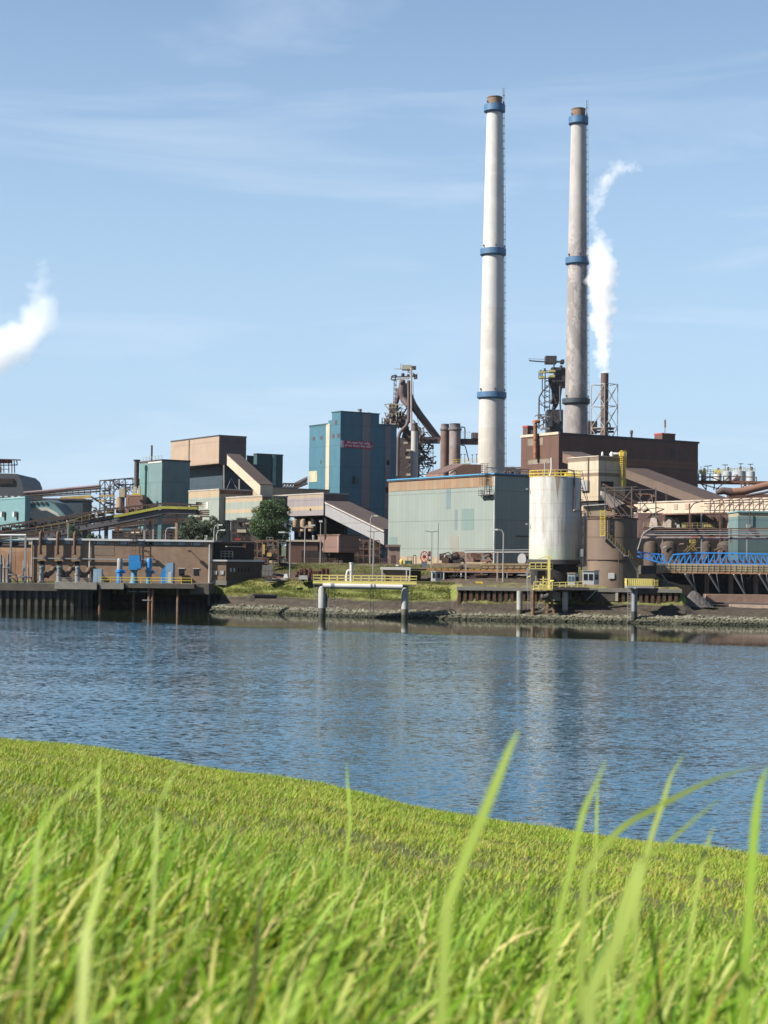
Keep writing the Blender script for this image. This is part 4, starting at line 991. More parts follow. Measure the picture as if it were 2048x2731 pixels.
def tower():
    D = 480; t = thing('teal_tower', 'tall stepped teal tower building with cream and lilac vertical stripes', 'building', P((907, 1490), D))
    b = Block(t, D, 720 + 412 * K, 720 + 744 * K, 720 + 1145 * K, 1060 + 152 * K, zb=ZG)
    f = lambda c, y, face='L': b.hit(C(c, y), face)
    sL = lambda c, y=600: (f(c, y) - b.C).dot(U); sR = lambda c, y=600: (f(c, y, 'R') - b.C).dot(V)
    lu, lv = sL(412), sR(1145); o = b.o; zt = b.zt
    z2 = f(640, 240).z; z3 = f(600, 285).z
    sa, sb, sc, sd = sL(628), sL(590), sL(647), sL(625)
    dep = lv
    MB().ob(o, V * lv, U * sc, zt - ZG).build('wall', teal, t)
    MB().ob(o + U * (sc + .01), V * (dep * .8), U * (sd - sc + .8), z2 - ZG).build('stair_wall', teal, t)
    MB().ob(o + U * (sd + .85), V * (dep * .8), U * (lu - sd - .85), z3 - ZG).build('lower_wall', teal, t)
    # cream stripe on the lit side, flush sheets set proud
    MB().ob(o + U * sa - V * .06, -V * .06, U * (sb - sa), z3 - ZG + .2).build('cream_stripe', cream, t)
    # right hand lower extension
    z4 = b.hit(C(1150, 290), 'R').z; lr = sR(1330, 700)
    MB().ob(o + V * (lv + .01), V * (lr - lv), U * (b_ := lu * .8), z4 - ZG).build('side_wall', teal, t)
    for x0, x1, y0 in ((965, 1053, 172), (1210, 1270, 305)):
        a, e = sR(x0), sR(x1); MB().ob(o + V * a - U * .06 + Z_ * 0, V * (e - a), -U * .06, b.hit(C(x0, y0), 'R').z - ZG).build('lilac_stripe', lilac, t)
    for m_, zz, oo, L1, L2 in (('roof', zt, o, lv, sc), ('roof', z4, o + V * (lv + .2), lr - lv - .2, lu * .8), ('roof', z3, o + U * (sd + 1), dep * .8, lu - sd - 1)):
        MB().ob(Vector((oo.x, oo.y, zz + .002)) - V * .12 - U * .12, V * (L1 + .3), U * (L2 + .3), .35).build('roof', dteal, t)
    for x, y, w_, h in ((450, 415, 22, 36), (530, 405, 22, 36), (656, 385, 22, 42), (711, 380, 22, 42), (682, 240, 24, 42), (530, 660, 14, 36)):
        b.patch(MB(), 'L', C(x, y), C(x + w_, y + h), .08).build('window', mat('rust_window', (.13, .09, .09), .5), t)
    b.patch(MB(), 'L', C(412, 775), C(500, 890), .10).build('pale_sheet', mat('pale_sheet', (.52, .52, .36), .7, panels=.1), t)
    for x, y, w_, h in ((1227, 663, 28, 48), (1218, 945, 30, 60)):
        b.patch(MB(), 'R', C(x, y), C(x + w_, y + h), .2).build('window', void, t)
    b.patch(MB(), 'R', C(950, 1170), C(1048, 1215), .3).build('loading_door', brst, t)
    # small ledge with lamp
    c = b.hit(C(868, 900), 'R'); mb = MB().ob(c - U * .1, V * 1.6, -U * .8, .15); mb.rail([c - U * .8 + Z_ * .15, c - U * .8 + V * 1.6 + Z_ * .15], 1.1, .8, .06).ob(c - U * .1 + Z_ * .15, V * .9, -U * .1, 1.9); mb.build('wall_balcony', dkst, t)
    # banner
    p0, p1 = b.hit(C(780, 498), 'R', .15), b.hit(C(1080, 498), 'R', .15); z1, z0 = b.hit(C(930, 459), 'R').z, b.hit(C(930, 540), 'R').z
    q = thing('safety_banner', 'long red banner with two lines of white lettering on the teal tower', 'banner', Vector((p0.x, p0.y, z0)))
    w_ = (p1 - p0); w_.z = 0; a = Vector((p0.x, p0.y, z0 + .1))
    MB().ob(a, w_, -U * .1, z1 - z0 - .2).build('cloth', mat('banner_red', (.55, .035, .09), .6, vary=.08), q)
    MB().ob(a - V * 1.1, V * 1.05, -U * .1, z1 - z0 - .2).build('white_end', mat('banner_white', (.55, .5, .6), .6, vary=.2), q)
    for i, tx in enumerate(('We doen het veilig,', 'of we doen het niet !')):
        fc = bpy.data.curves.new('lettering', 'FONT'); fc.body = tx; fc.size = 1.12; fc.extrude = .01; fc.offset = .02
        fo = bpy.data.objects.new('lettering', fc); COL.objects.link(fo); fo.parent = q; fo.data.materials.append(mat('lettering_white', (.9, .85, .88), .6, vary=.02))
        fc.align_x = 'CENTER'
        M = Matrix((V, Z_, -U)).transposed().to_4x4()
        L0 = w_.length; wd = {0: .82, 1: .96}[i]
        pos = a + V * (L0 * .5) - U * .14 + Z_ * ((z1 - z0) * (.56 if i == 0 else .16)) - ORG[q.name]
        fo.matrix_local = Matrix.Translation(pos) @ M @ Matrix.Diagonal((1, 1, 1, 1))
        bpy.context.view_layer.update(); fo.scale = (L0 * wd / max(fo.dimensions.x, .1), 1.0, 1)
        bpy.context.view_layer.update(); me = bpy.data.meshes.new_from_object(fo.evaluated_get(bpy.context.evaluated_depsgraph_get())); mo = bpy.data.objects.new('lettering', me); COL.objects.link(mo)
        mo.parent = q; mo.matrix_local = fo.matrix_local.copy(); bpy.data.objects.remove(fo)
    c = b.C + V * (sR(1030)) + U * 5
    q = thing('roof_vent_drum', 'grey round vent drum on the teal tower roof', 'vent', (c.x, c.y, zt))
    MB().lathe((c.x, c.y, zt + .2), [(.66, 0), (.66, 1.2)], 20).build('drum', grey, q)
    MB().lathe((c.x, c.y, zt + 1.42), [(.72, 0), (.72, .3), (.4, .45)], 20).build('cap', lilac, q)
    c = b.C + V * (sR(1105)) + U * 4; MB2 = MB().ob(Vector((c.x, c.y, zt + .3)), V * .6, U * .6, .5).ob(Vector((c.x - .2, c.y - .2, zt + .8)), V * 1.1, U * 1.1, .1)
    single(MB2.build('roof_hatch', grey), 'small grey capped hatch at the right end of the tower roof', 'hatch')
tower()

def gallery(name, label, p, q, w, h, side_m, roof_m, cat='conveyor gallery', legs=(), legm=None, over=.15, under=None, fy=None, parts=('side_wall', 'roof')):
    """covered conveyor from p to q (bottom front edge points), width w away from the camera, height h"""
    p, q = Vector(p), Vector(q); d = (q - p); hd = Vector((d.x, d.y, 0)).normalized(); away = Vector((-hd.y, hd.x, 0))
    if away.y < 0: away = -away
    t = thing(name, label, cat, p)
    MB().hexa([p, q, q + away * w, p + away * w], [v + Z_ * h for v in (p, q, q + away * w, p + away * w)]).build(parts[0], side_m, t)
    a, b = p + Z_ * (h + .003) - away * over, q + Z_ * (h + .003) - away * over
    MB().hexa([a, b, b + away * (w + 2 * over), a + away * (w + 2 * over)], [v + Z_ * .25 for v in (a, b, b + away * (w + 2 * over), a + away * (w + 2 * over))]).build(parts[1], roof_m, t)
    for f in legs:
        c = p.lerp(q, f) + away * .4; e = c + away * (w - .8)
        mb = MB().beam((c.x, c.y, ZG - 2), c, .5).beam((e.x, e.y, ZG - 2), e, .5)
        n = max(1, int((c.z - ZG) / 6))
        for k in range(n):
            z0 = ZG + (c.z - ZG) * k / n; z1 = ZG + (c.z - ZG) * (k + 1) / n
            mb.beam((c.x, c.y, z0), (e.x, e.y, z1), .2).beam((c.x, c.y, z1), (e.x, e.y, z1), .25)
        mb.build('trestle_leg', legm or dkst, t)
    return t

def midleft():
    # grey-blue block (tile B)
    D = 460
    t = thing('grey_teal_block', 'tall grey-teal block with white fascia left of the tan house', 'building', P((431, 1490), D))
    b = Block(t, D, 360 + 52 * K, 360 + 286 * K, 360 + 580 * K, 1140 + 352 * K, zb=ZG, m=gteal, fascia=dkst)
    b.patch(MB(), 'L', B(52, 390), B(141, 1060), .05).build('green_bay', mat('green_bay', (.16, .30, .29), .55, vary=.08, panels=.08), t)
    b.patch(MB(), 'L', B(141, 352), B(284, 374), .12).build('fascia', white, t)
    MB().tube([b.C + U * b.lu * .75 + V * 2, b.C + U * b.lu * .75 + V * 2 + Z_ * 5.2], .28, 8).build('flue', dkst, t)
    mb = MB(); mb.rail([b.C + U * (b.lu * .85) + Z_ * .5, b.C + U * .3 + Z_ * .5], 1.1, 2, .1); mb.build('roof_rail', grey, t)
    # navy lower block beneath the tan house
    t2 = thing('navy_block', 'dark navy clad block beneath the overhanging tan house', 'building', P((592, 1490), D + 14))
    Block(t2, D + 16, 360 + 390 * K, 360 + 925 * K, 360 + 1400 * K, 1140 + 372 * K, zb=ZG, m=navy)
    t3 = thing('tan_house', 'tan clad transfer house with dark gable, perched high above the navy block', 'building', P((584, 1200), D + 10))
    b3 = Block(t3, D + 10, 360 + 380 * K, 360 + 886 * K, 360 + 1173 * K, 1140 + 90 * K, 1140 + 378 * K, m=tan, fascia=dkst, ft=.35)
    b3.patch(MB(), 'L', B(568, 135), B(575, 372), .15).build('downpipe', brst, t3)
    MB().ob(b3.o - U * .06 + V * .05 + Z_ * .05, V * (b3.lv - .1), -U * .06, b3.zt - b3.zb - .2).build('gable_wall', mat('shaded_gable', (.17, .13, .13), .7, vary=.1, panels=.1), t3)  # dark sheet over the tan cladding paints its shaded right side
    # diagonal gallery down to the end house
    p = P(B(965, 375), D + 6); q = P(B(1240, 660), D + 2 - 30)
    g = gallery('tan_gallery', 'steep tan conveyor gallery with brown roof sloping down from the tan house', P(B(968, 395), D - 4), P(B(1318, 722), D - 22), 3.9, 3.0, cream, broof, legs=())
    for x0, y0, y1 in ((935, 395, 655), (1097, 545, 665)):
        o = MB().beam(P(B(x0, y1), D - 6), P(B(x0, y0), D - 6), .38).build('support_post', mat('pale_post', (.42, .38, .33), .7), g)
    mb = MB().beam(P(B(1012, 535), D - 5), P(B(960, 660), D - 5), .16).beam(P(B(1012, 535), D - 5), P(B(1080, 660), D - 5), .16).build('brace', grey, g)
    # dark teal block behind
    D = 540; t = thing('dark_teal_block', 'dark teal block with pale vertical strip behind the tan gallery', 'building', P((700, 1490), D))
    b = Block(t, D, 360 + 1250 * K, 360 + 1285 * K, 360 + 1558 * K, 1140 + 284 * K, zb=ZG, m=dteal, fascia=dkst, ft=.4)
    b.patch(MB(), 'R', B(1445, 292), B(1478, 610), .5).build('pale_strip', mat('pale_strip', (.22, .40, .38), .6), t)
    b.patch(MB(), 'R', B(1180, 300), B(1250, 385), .5)
    t = thing('stepped_block', 'small dark block with pale end, stepped against the dark teal block', 'building', P((660, 1490), D + 3))
    Block(t, D + 3, 360 + 1176 * K, 360 + 1180 * K, 360 + 1262 * K, 1140 + 304 * K, zb=ZG, m=dteal, fascia=dkst, ft=.3)
    # grey green low house and banded house
    D = 418
    band = lambda nm, zs, c2: mat(nm, (.4, .4, .4), .65, vary=.08, panels=.08, bands=list(zip(zs, c2)), streak=.15)
    GG, BG, LL = (.33, .38, .34), (.50, .39, .26), (.33, .30, .31)
    t = thing('grey_green_house', 'grey-green clad house with beige eaves band behind the shrubs', 'building', P((584, 1490), D))
    zc = P((584, 1140 + 655 * K), D).z
    b = Block(t, D, 360 + 565 * K, 360 + 886 * K, 360 + 1240 * K, 1140 + 656 * K, zb=ZG, m=band('band_a', [ZG, zc - 1.9], [GG, BG]), fascia=mat('pale_eaves', (.5, .45, .4), .6), ft=.3)
    b.patch(MB(), 'L', B(740, 788), B(772, 858), .1).build('window', white, t)
    b.patch(MB(), 'R', B(890, 665), B(1238, 705), .15).build('dark_fascia', brst, t)
    D = 402
    z0, z1 = P((699, 1140 + 965 * K), D).z, P((699, 1140 + 724 * K), D).z; h = z1 - z0
    t = thing('banded_house', 'clad house striped beige and grey-green, raised above a dark undercroft', 'building', P((699, 1490), D))
    b = Block(t, D, 360 + 930 * K, 360 + 1340 * K, 360 + 1606 * K, 1140 + 725 * K, 1140 + 965 * K, m=band('band_b', [z0, z0 + h * .31, z0 + h * .46, z0 + h * .79], [GG, BG, GG, BG]), fascia=mat('pale_eaves', (.5, .45, .4)), ft=.3)
    MB().ob(b.o - U * .06 + V * .05, V * (b.lv - .1), -U * .06, b.zt - b.zb - .1).build('end_wall', mat('shaded_gable', (.17, .13, .13)), t)  # shade painted on as a dark sheet covering the bands
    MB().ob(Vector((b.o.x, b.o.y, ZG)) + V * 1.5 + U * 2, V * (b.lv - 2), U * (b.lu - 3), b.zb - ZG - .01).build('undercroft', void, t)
    # end house of tan gallery
    t = thing('gallery_end_house', 'small beige and green house at the foot of the tan gallery', 'building', P((722, 1310), 440))
    zc = P((722, 1140 + 640 * K), 440).z
    Block(t, 440, 360 + 1240 * K, 360 + 1434 * K, 360 + 2050 * K, 1140 + 640 * K, 1140 + 722 * K, m=band('band_c', [zc - 9, zc - 2.4], [(.33, .42, .37), (.47, .39, .28)]), fascia=mat('mauve_eave', (.3, .24, .22)), ft=.25)
    # lilac house and its gallery
    D = 412
    z0, z1 = P((863, 1060 + 1240 * K), D).z, P((863, 1060 + 1012 * K), D).z; h = z1 - z0
    t = thing('lilac_house', 'lilac and beige banded conveyor house standing on dark posts', 'building', P((863, 1490), D))
    b = Block(t, D, 720 + 5 * K, 720 + 565 * K, 720 + 824 * K, 1060 + 1014 * K, 1060 + 1240 * K, m=band('band_d', [z0, z0 + h * .26, z0 + h * .43, z0 + h * .83], [LL, BG, LL, (.42, .34, .26)]), fascia=mat('pale_eaves', (.5, .45, .4)), ft=.3)
    MB().ob(b.o - U * .06 + V * .05, V * (b.lv - .1), -U * .06, b.zt - b.zb - .1).build('end_wall', mat('shaded_gable', (.17, .13, .13)), t)  # dark sheet again stands for the shaded end of the banded cladding
    b.patch(MB(), 'L', C(420, 1170), C(434, 1192), .1).build('window', void, t)
    for k in range(5):
        c = b.o + U * (1 + k * (b.lu - 2) / 4) + V * 1.2
        MB().beam((c.x, c.y, ZG - 1), (c.x, c.y, b.zb), .6).build('post', dkst, t)
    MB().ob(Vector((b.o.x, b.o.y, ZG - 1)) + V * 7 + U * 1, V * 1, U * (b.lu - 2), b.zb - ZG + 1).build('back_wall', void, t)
    q = thing('furnace_vessels', 'row of three round beige vessels in the dark beneath the lilac house', 'vessels', P(C(360, 1330), D + 12))
    for k, cx in enumerate((265, 350, 445)):
        c = P(C(cx, 1330), D + 10); r_ = 1.1 if k == 2 else .85; MB().lathe(c, [(r_, -2), (r_, .5), (r_ * .7, 1.1), (.2, 1.3)], 18).build('vessel', mat('vessel_tan', (.36, .27, .18), .6), q)
    MB().tube([P(C(235, 1375), D + 6), P(C(452, 1372), D + 6)], .3, 12).build('header_pipe', mat('vessel_tan', (.36, .27, .18)), q)
    g = gallery('grey_gallery', 'grey sided conveyor gallery with broad brown roof descending to the green hall', P(C(580, 1243), D - 2), P(C(1200, 1553), D - 30), 6.8, 3.52, mat('grey_gallery_side', (.36, .36, .37), .6, vary=.08, panels=.06), broof, legs=(), over=.12)
    a, e = P(C(578, 1108), D - 2.8), P(C(1198, 1412), D - 30.8)
    MB().beam(a, e, .2, .2).build('eaves_trim', mat('pale_trim', (.66, .6, .54), .6), g)
    for cx, y0, y1, w_ in ((1170, 1560, 1690, .3),):
        MB().beam(P(C(cx, y1), D - 20), P(C(cx, y0), D - 20), w_).build('leg', dkst, g)
    # hanging brown box
    D = 348; t = thing('brown_box_house', 'boxy brown clad house hanging above the yard between lamp posts', 'building', P((905, 1490), D))
    b = Block(t, D, 720 + 505 * K, 720 + 735 * K, 720 + 942 * K, 1060 + 1455 * K, 1060 + 1632 * K, m=mat('warm_brown_cladding', (.24, .15, .12), .7, vary=.1, panels=.08), fascia=brst, ft=.3)
    MB().ob(b.o - V * .35 - U * .1, V * .5, U * .6, b.zt - b.zb - .1).build('corner_trim', mat('warm_trim', (.38, .25, .2), .6), t)
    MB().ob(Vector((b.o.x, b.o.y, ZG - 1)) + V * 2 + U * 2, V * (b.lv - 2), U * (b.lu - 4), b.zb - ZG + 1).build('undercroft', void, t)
    for cx, y in ((670, 1445), (750, 1445)):
        c = P(C(cx, y), D + 4); MB().lathe(c - Z_ * .6, [(.28, 0), (.28, .5), (.15, .7)], 12).build('roof_vent', grey, t)
    t = thing('low_brown_shed', 'low dark brown shed with white roof line under the lilac house', 'shed', P((820, 1490), D + 8))
    a = P(C(190, 1500), D + 6); e = P(C(505, 1500), D + 6)
    MB().ob((a.x, a.y, ZG - 1), (e.x - a.x, 0, 0), (0, 8, 0), a.z - ZG + .6).build('wall', mill, t)
    MB().ob((a.x - .4, a.y - .4, a.z - .35), (e.x - a.x + .8, 0, 0), (0, 9, 0), .35).build('roof', cream, t)
    MB().ob((a.x + 3, a.y - .05, ZG + .3), (6, 0, 0), (0, .1, 0), 2.6).build('doorway', void, t)
    MB().lathe(P(C(457, 1500), D + 8), [(.22, 0), (.22, .7), (.32, .75), (.25, 1.0)], 12).build('roof_vent', grey, t)
    # green and teal skips and banner posts at the fence
    for i, (x0, x1, lb, m_) in enumerate(((565, 628, 'turquoise skip behind the yard fence by a lamp post', mat('turquoise', (.10, .33, .28), .6)), (640, 825, 'long dark green hoarding behind the yard fence', mat('hoarding_green', (.05, .13, .09), .6)))):
        p0, p1 = P(C(x0, 1720), 356), P(C(x1, 1662), 356)
        o_ = Vector((p0.x, 356, ZG - .3)); w_ = Vector((p1.x - p0.x, 0, 0)); hh = p1.z - ZG + .3
        mb = MB().hexa([o_ + w_ * .06, o_ + w_ * .94, o_ + w_ * .94 + Y_ * 2, o_ + w_ * .06 + Y_ * 2], [o_ + Z_ * hh, o_ + w_ + Z_ * hh, o_ + w_ + Y_ * 2 + Z_ * hh, o_ + Y_ * 2 + Z_ * hh])
        for k in range(7): mb.beam(o_ + w_ * (.06 + k * .146) - Y_ * .05, o_ + w_ * (.02 + k * .155) - Y_ * .05 + Z_ * hh, .12)
        single(mb.build('skip' if i == 0 else 'hoarding', m_), lb, 'skip' if i == 0 else 'hoarding')
midleft()

def farleft():
    # dark barrel-roofed vessel
    D = 520
    t = thing('barrel_vessel', 'dark navy barrel-roofed furnace hall at the left edge with lit roof gear', 'building', P((20, 1490), D))
    pr = [(-300, 745), (240, 745), (246, 660), (236, 590), (212, 530), (165, 487), (-300, 478)]
    f = [P(A(x, y), D) for x, y in pr][::-1]
    MB().hexa(f, [v + Y_ * 30 for v in f]).build('hull', mat('hull_navy', (.075, .085, .10), .6, vary=.15), t)
    for ax in (-60, 5, 63, 132, 200):
        a = P(A(ax - 17, 735), D - .3); e = P(A(ax + 17, 722), D - .3)
        MB().ob((a.x, D - .4, a.z), (e.x - a.x, 0, 0), (0, .6, 0), e.z - a.z).build('light_cowl', white, t)
    MB().ob(P(A(-300, 598), D - .4), P(A(140, 598), D) - P(A(-300, 598), D), (0, .6, 0), 1.8).build('vent_slot', void, t)
    q = thing('roof_gantry', 'rust red roof gantry with thin posts on top of the navy barrel hall', 'gantry', P(A(80, 480), D + 6))
    mb = MB(); Dg = D + 6
    mb.beam(P(A(-200, 330), Dg), P(A(215, 343), Dg), 2.0, .3).build('top_platform', dkst, q)
    MB().ob(P(A(-200, 375), Dg), P(A(30, 375), Dg) - P(A(-200, 375), Dg), Y_ * 2, 1.2).ob(P(A(40, 375), Dg), P(A(115, 375), Dg) - P(A(40, 375), Dg), Y_ * 2, 1.05).build('machinery_box', mat('gantry_red', (.42, .10, .06), .6), q)
    mb = MB()
    for ax in (8, 40, 92, 125, 155, 182):
        mb.beam(P(A(ax, 478 if ax < 170 else 400), Dg), P(A(ax + (-6 if ax > 140 else 0), 345), Dg), .28)
    mb.beam(P(A(-100, 400), Dg), P(A(185, 395), Dg), .3).beam(P(A(0, 440), Dg), P(A(100, 440), Dg), .2).build('posts', dkst, q)
    MB().beam(P(A(5, 478), Dg), P(A(5, 415), Dg), .6).build('chimney', dkst, q)
    # teal building with hooded vents
    D = 430; t = thing('hooded_teal_hall', 'teal clad hall with two white arched hoods on its front', 'building', P((66, 1490), D))
    b = Block(t, D, -60, 265 * K, 320 * K, 1140 + 742 * K, zb=ZG, m=mat('sea_teal_cladding', (.17, .32, .34), .55, vary=.07, panels=.07), fascia=mat('teal_edge', (.25, .45, .48), .5), ft=.4)
    for ax in (48, 178):
        c = b.hit(A(ax, 935), 'L', .1); h = 3.2
        pr = [c + U * .75 - Z_ * .2, c + U * .7 + Z_ * .5, c + U * .45 + Z_ * .95, c + Z_ * 1.25, c - U * .7 + Z_ * 1.25, c - U * .7 - Z_ * .2]
        MB().hexa(pr, [v - V * 1.1 for v in pr]).build('hood', mat('hood_white', (.6, .62, .6), .5), t)
        MB().ob(c - U * 1.0 - Z_ * 1.2, U * .3, -V * .3, 2.2).build('hood_duct', dkst, t)
    # dark wall and curved teal chute
    D = 436
    t = thing('dark_shed', 'dark slate shed wall behind the curved teal chute', 'building', P((160, 1490), D + 12))
    a, e = P(A(318, 752), D + 12), P(A(872, 752), D + 12)
    MB().ob((a.x, a.y, ZG), (e.x - a.x, 0, 0), (0, 14, 0), a.z - ZG - .3).build('wall', navy, t)
    MB().ob((a.x - .2, a.y - .3, a.z - .28), (e.x - a.x + .6, 0, 0), (0, 14.5, 0), .5).build('roof', dkst, t)
    t = thing('curved_teal_chute', 'teal chute bending downward with a white underside band', 'chute', P(A(500, 900), D))
    top = [(320, 775), (490, 768), (560, 800), (620, 860), (690, 935)]; bot = [(320, 850), (490, 842), (540, 865), (600, 900), (640, 940)]
    w2 = [(320, 882), (490, 874), (540, 900), (600, 932), (625, 945)]
    for nm, a_, b_, m_, dd in (('chute_side', top, bot, mat('sea_teal_cladding', (.17, .32, .34)), 0), ('underside_band', bot, w2, mat('cream_white', (.62, .6, .54), .6), -.25)):
        mb = MB()
        for i in range(4):
            q4 = [P(A(*b_[i]), D + dd), P(A(*b_[i + 1]), D + dd), P(A(*a_[i + 1]), D + dd), P(A(*a_[i]), D + dd)]
            mb.hexa(q4, [v + Y_ * (6 if dd == 0 else .3) for v in q4])
        mb.build(nm, m_, t)
    rf = [(490, 768), (600, 775), (690, 815), (775, 905), (690, 935), (620, 860), (560, 800)]
    mb = MB(); r4 = [P(A(*p_), D + (6.2 if i in (1, 2, 3) else -.1)) for i, p_ in enumerate(rf)]
    for i, j, k, l in ((0, 1, 2, 6), (6, 2, 2, 5), (5, 2, 3, 4)):
        ids = [i, j, k, l]; vv = [r4[x] + Z_ * .05 for x in dict.fromkeys(ids)]; mb.hexa(vv, [v + Z_ * .25 for v in vv])
    mb.build('chute_roof', mat('chute_roof', (.13, .17, .18), .5, panels=.1), t)
    mb = MB()
    for ax in (340, 385, 435, 483): mb.beam(P(A(ax, 805), D - .15), P(A(ax, 780), D - .15), .5, .3)
    mb.build('slots', dkst, t)
    # far pipe bridge with lattice tower
    D = 500
    t = thing('far_pipe_bridge', 'long mauve pipe bridge rising to the right behind the dark shed', 'pipe bridge', P(A(600, 700), D))
    for i, (y0, y1, r_, m_) in enumerate(((690, 615, .45, mat('mauve_pipe', (.26, .19, .20), .6)), (705, 640, .38, mat('mauve_pipe', (.26, .19, .20))), (722, 672, .28, dkst))):
        MB().tube([P(A(250, y0), D + i), P(A(1060, y1), D + i)], r_, 10).build('pipe', m_, t)
    mb = MB().beam(P(A(250, 735), D), P(A(960, 700), D), .35).beam(P(A(250, 690), D - 1.5), P(A(1060, 648), D - 1.5), .25)
    for i in range(13):
        ax = 270 + i * 62; mb.beam(P(A(ax, 740 - i * 3), D - 1.5), P(A(ax, 688 - i * 3.2), D - 1.5), .2)
    mb.build('truss', dkst, t)
    MB().beam(P(A(635, 748), D - 3), P(A(958, 728), D - 3), .7, .95).build('yellow_girder', mat('ochre_girder', (.60, .42, .14), .6), t)
    mb = MB()
    for ax in (880, 935): mb.beam(P(A(ax, 905), D - 2), P(A(ax, 755), D - 2), .3)
    mb.beam(P(A(880, 830), D - 2), P(A(935, 830), D - 2), .3).beam(P(A(880, 830), D - 2), P(A(935, 905), D - 2), .2).build('pier', dkst, t)
    def lattice(name, label, xs, ys, D, dep, w_, m_, cat, extra=None, tile=A):
        t = thing(name, label, cat, P(tile(xs[0], ys[-1]), D)); mb = MB()
        for dd in (0, dep):
            for x in xs: mb.beam(P(tile(x, ys[-1]), D + dd), P(tile(x, ys[0]), D + dd), w_)
            for y in ys: mb.beam(P(tile(xs[0], y), D + dd), P(tile(xs[-1], y), D + dd), w_ * .9)
            for i in range(len(xs) - 1):
                for j in range(len(ys) - 1):
                    if random.random() < .7:
                        f = random.random() < .5
                        mb.beam(P(tile(xs[i], ys[j + f]), D + dd), P(tile(xs[i + 1], ys[j + 1 - f]), D + dd), w_ * .6)
        for x in xs:
            for y in ys: mb.beam(P(tile(x, y), D), P(tile(x, y), D + dep), w_ * .7)
        mb.build('frame', m_, t); return t
    t = lattice('lattice_tower', 'dark open steel tower with ochre platforms beside the beige silo', (1052, 1105, 1160, 1200), (560, 640, 700, 770, 850, 905), 470, 6, .3, dkst, 'steel tower')
    for x0, x1, y in ((1050, 1200, 722), (1040, 1110, 775)):
        MB().beam(P(A(x0, y), 468), P(A(x1, y - 4), 468), .5, .5).build('platform', mat('ochre_girder', (.60, .42, .14)), t)
    for i in range(14):
        ax, ay = random.uniform(955, 1200), random.uniform(640, 890); p_ = P(A(ax, ay), 472 + random.uniform(0, 6))
        MB().tube([p_, p_ + Vector((random.uniform(-4, 4), 0, random.uniform(-1, 1))), p_ + Vector((random.uniform(-4, 4), 0, random.uniform(-3, 1)))], random.uniform(.12, .3), 8).build('pipe', random.choice([dkst, grey, furn]), t)
    t = lattice('lattice_deck', 'open steel deck frame between the lattice tower and the black stack', (1200, 1255, 1320, 1400, 1470), (545, 600, 650), 475, 6, .28, dkst, 'steel frame')
    for i in range(9):
        ax, ay = random.uniform(1190, 1460), random.uniform(570, 650); p_ = P(A(ax, ay), 478)
        MB().tube([p_, p_ + Vector((random.uniform(-3, 3), 0, .3)), p_ + Vector((random.uniform(-3, 3), 0, -2))], random.uniform(.12, .25), 8).build('pipe', random.choice([dkst, grey, mat('mauve_pipe', (.26, .19, .2))]), t)
    MB().beam(P(A(1050, 562), 474), P(A(1405, 532), 474), .5, .3).build('top_chord', dkst, t)
    D = 462
    t = thing('beige_silo', 'beige silo with a narrower head box beside the pink building', 'silo', P(A(1265, 860), D))
    c = P(A(1264, 905), D); r_ = 47 * K * D / F
    MB().lathe(c, [(r_, 0), (r_, P(A(1264, 735), D).z - c.z)], 24).build('silo_body', mat('silo_beige', (.48, .37, .28), .7, streak=.4, vary=.15), t)
    a = P(A(1252, 733), D - 2); MB().ob(a, X_ * (60 * K * D / F), Y_ * 4, P(A(1252, 645), D).z - a.z).build('head_box', mat('silo_cream', (.55, .45, .33), .7), t)
    t = thing('pink_building', 'dusty pink building with yellow handrail below the black stack', 'building', P(A(1400, 860), D - 4))
    a, e = P(A(1322, 905), D - 2), P(A(1500, 905), D - 2)
    MB().ob(a, e - a, Y_ * 8, P(A(1400, 712), D).z - a.z).build('wall', pinkw, t)
    MB().beam(P(A(1395, 703), D - 3), P(A(1480, 703), D - 3), .5, .45).build('platform', yell, t)
    MB().ob(P(A(1400, 700), D - 2), X_ * 1.0, Y_ * 1, 2.1).ob(P(A(1455, 700), D - 2), X_ * .6, Y_ * 1, 2.3).build('roof_box', cream, t)
    MB().tube([P(A(1395, 870), D - 4), P(A(1348, 800), D - 4), P(A(1348, 735), D - 4), P(A(1360, 722), D - 4), P(A(1480, 722), D - 4)], .16, 8).build('pipe', pinkw, t)
    c = P(A(1437, 640), D + 6)
    t = thing('black_stack', 'stubby black steel stack with flanged top left of the grey-teal block', 'stack', c)
    zt = P(A(1437, 338), D + 6).z - c.z
    MB().lathe(c, [(.72, 0), (.72, zt - .6), (.76, zt - .55)], 24).build('shaft', dkst, t)
    MB().lathe(c + Z_ * (zt - .54), [(.8, 0), (1.05, .25), (1.05, .5)], 24).build('cap', dkst, t)
    # building low behind with teal and beige, seen under the conveyor
    D = 440
    for x0, x1, y0, y1, m_, lb in ((1215, 1290, 1035, 1165, tan, 'beige low shed glimpsed beneath the black trestle conveyor'), (1290, 1420, 1035, 1120, teal, 'low teal shed glimpsed beneath the black trestle conveyor')):
        a, e = P(A(x0, y1), D), P(A(x1, y1), D); z1 = P(A(x0, y0), D).z
        t = thing('low_shed', lb, 'shed', a)
        MB().ob((a.x, D, ZG), (e.x - a.x, 0, 0), (0, 6, 0), z1 - ZG - .3).build('wall', m_, t)
        MB().ob((a.x - .1, D - .2, z1 - .28), (e.x - a.x + .2, 0, 0), (0, 6.4, 0), .4).build('roof', cream, t)
    # long dark trestle conveyor
    D = 372
    t = thing('trestle_conveyor', 'long soot-brown trestle conveyor climbing from the left edge, lime yellow girder along it', 'conveyor', P(A(800, 1000), D))
    def pt(x, y): return (x * K, 1140 + y * K)
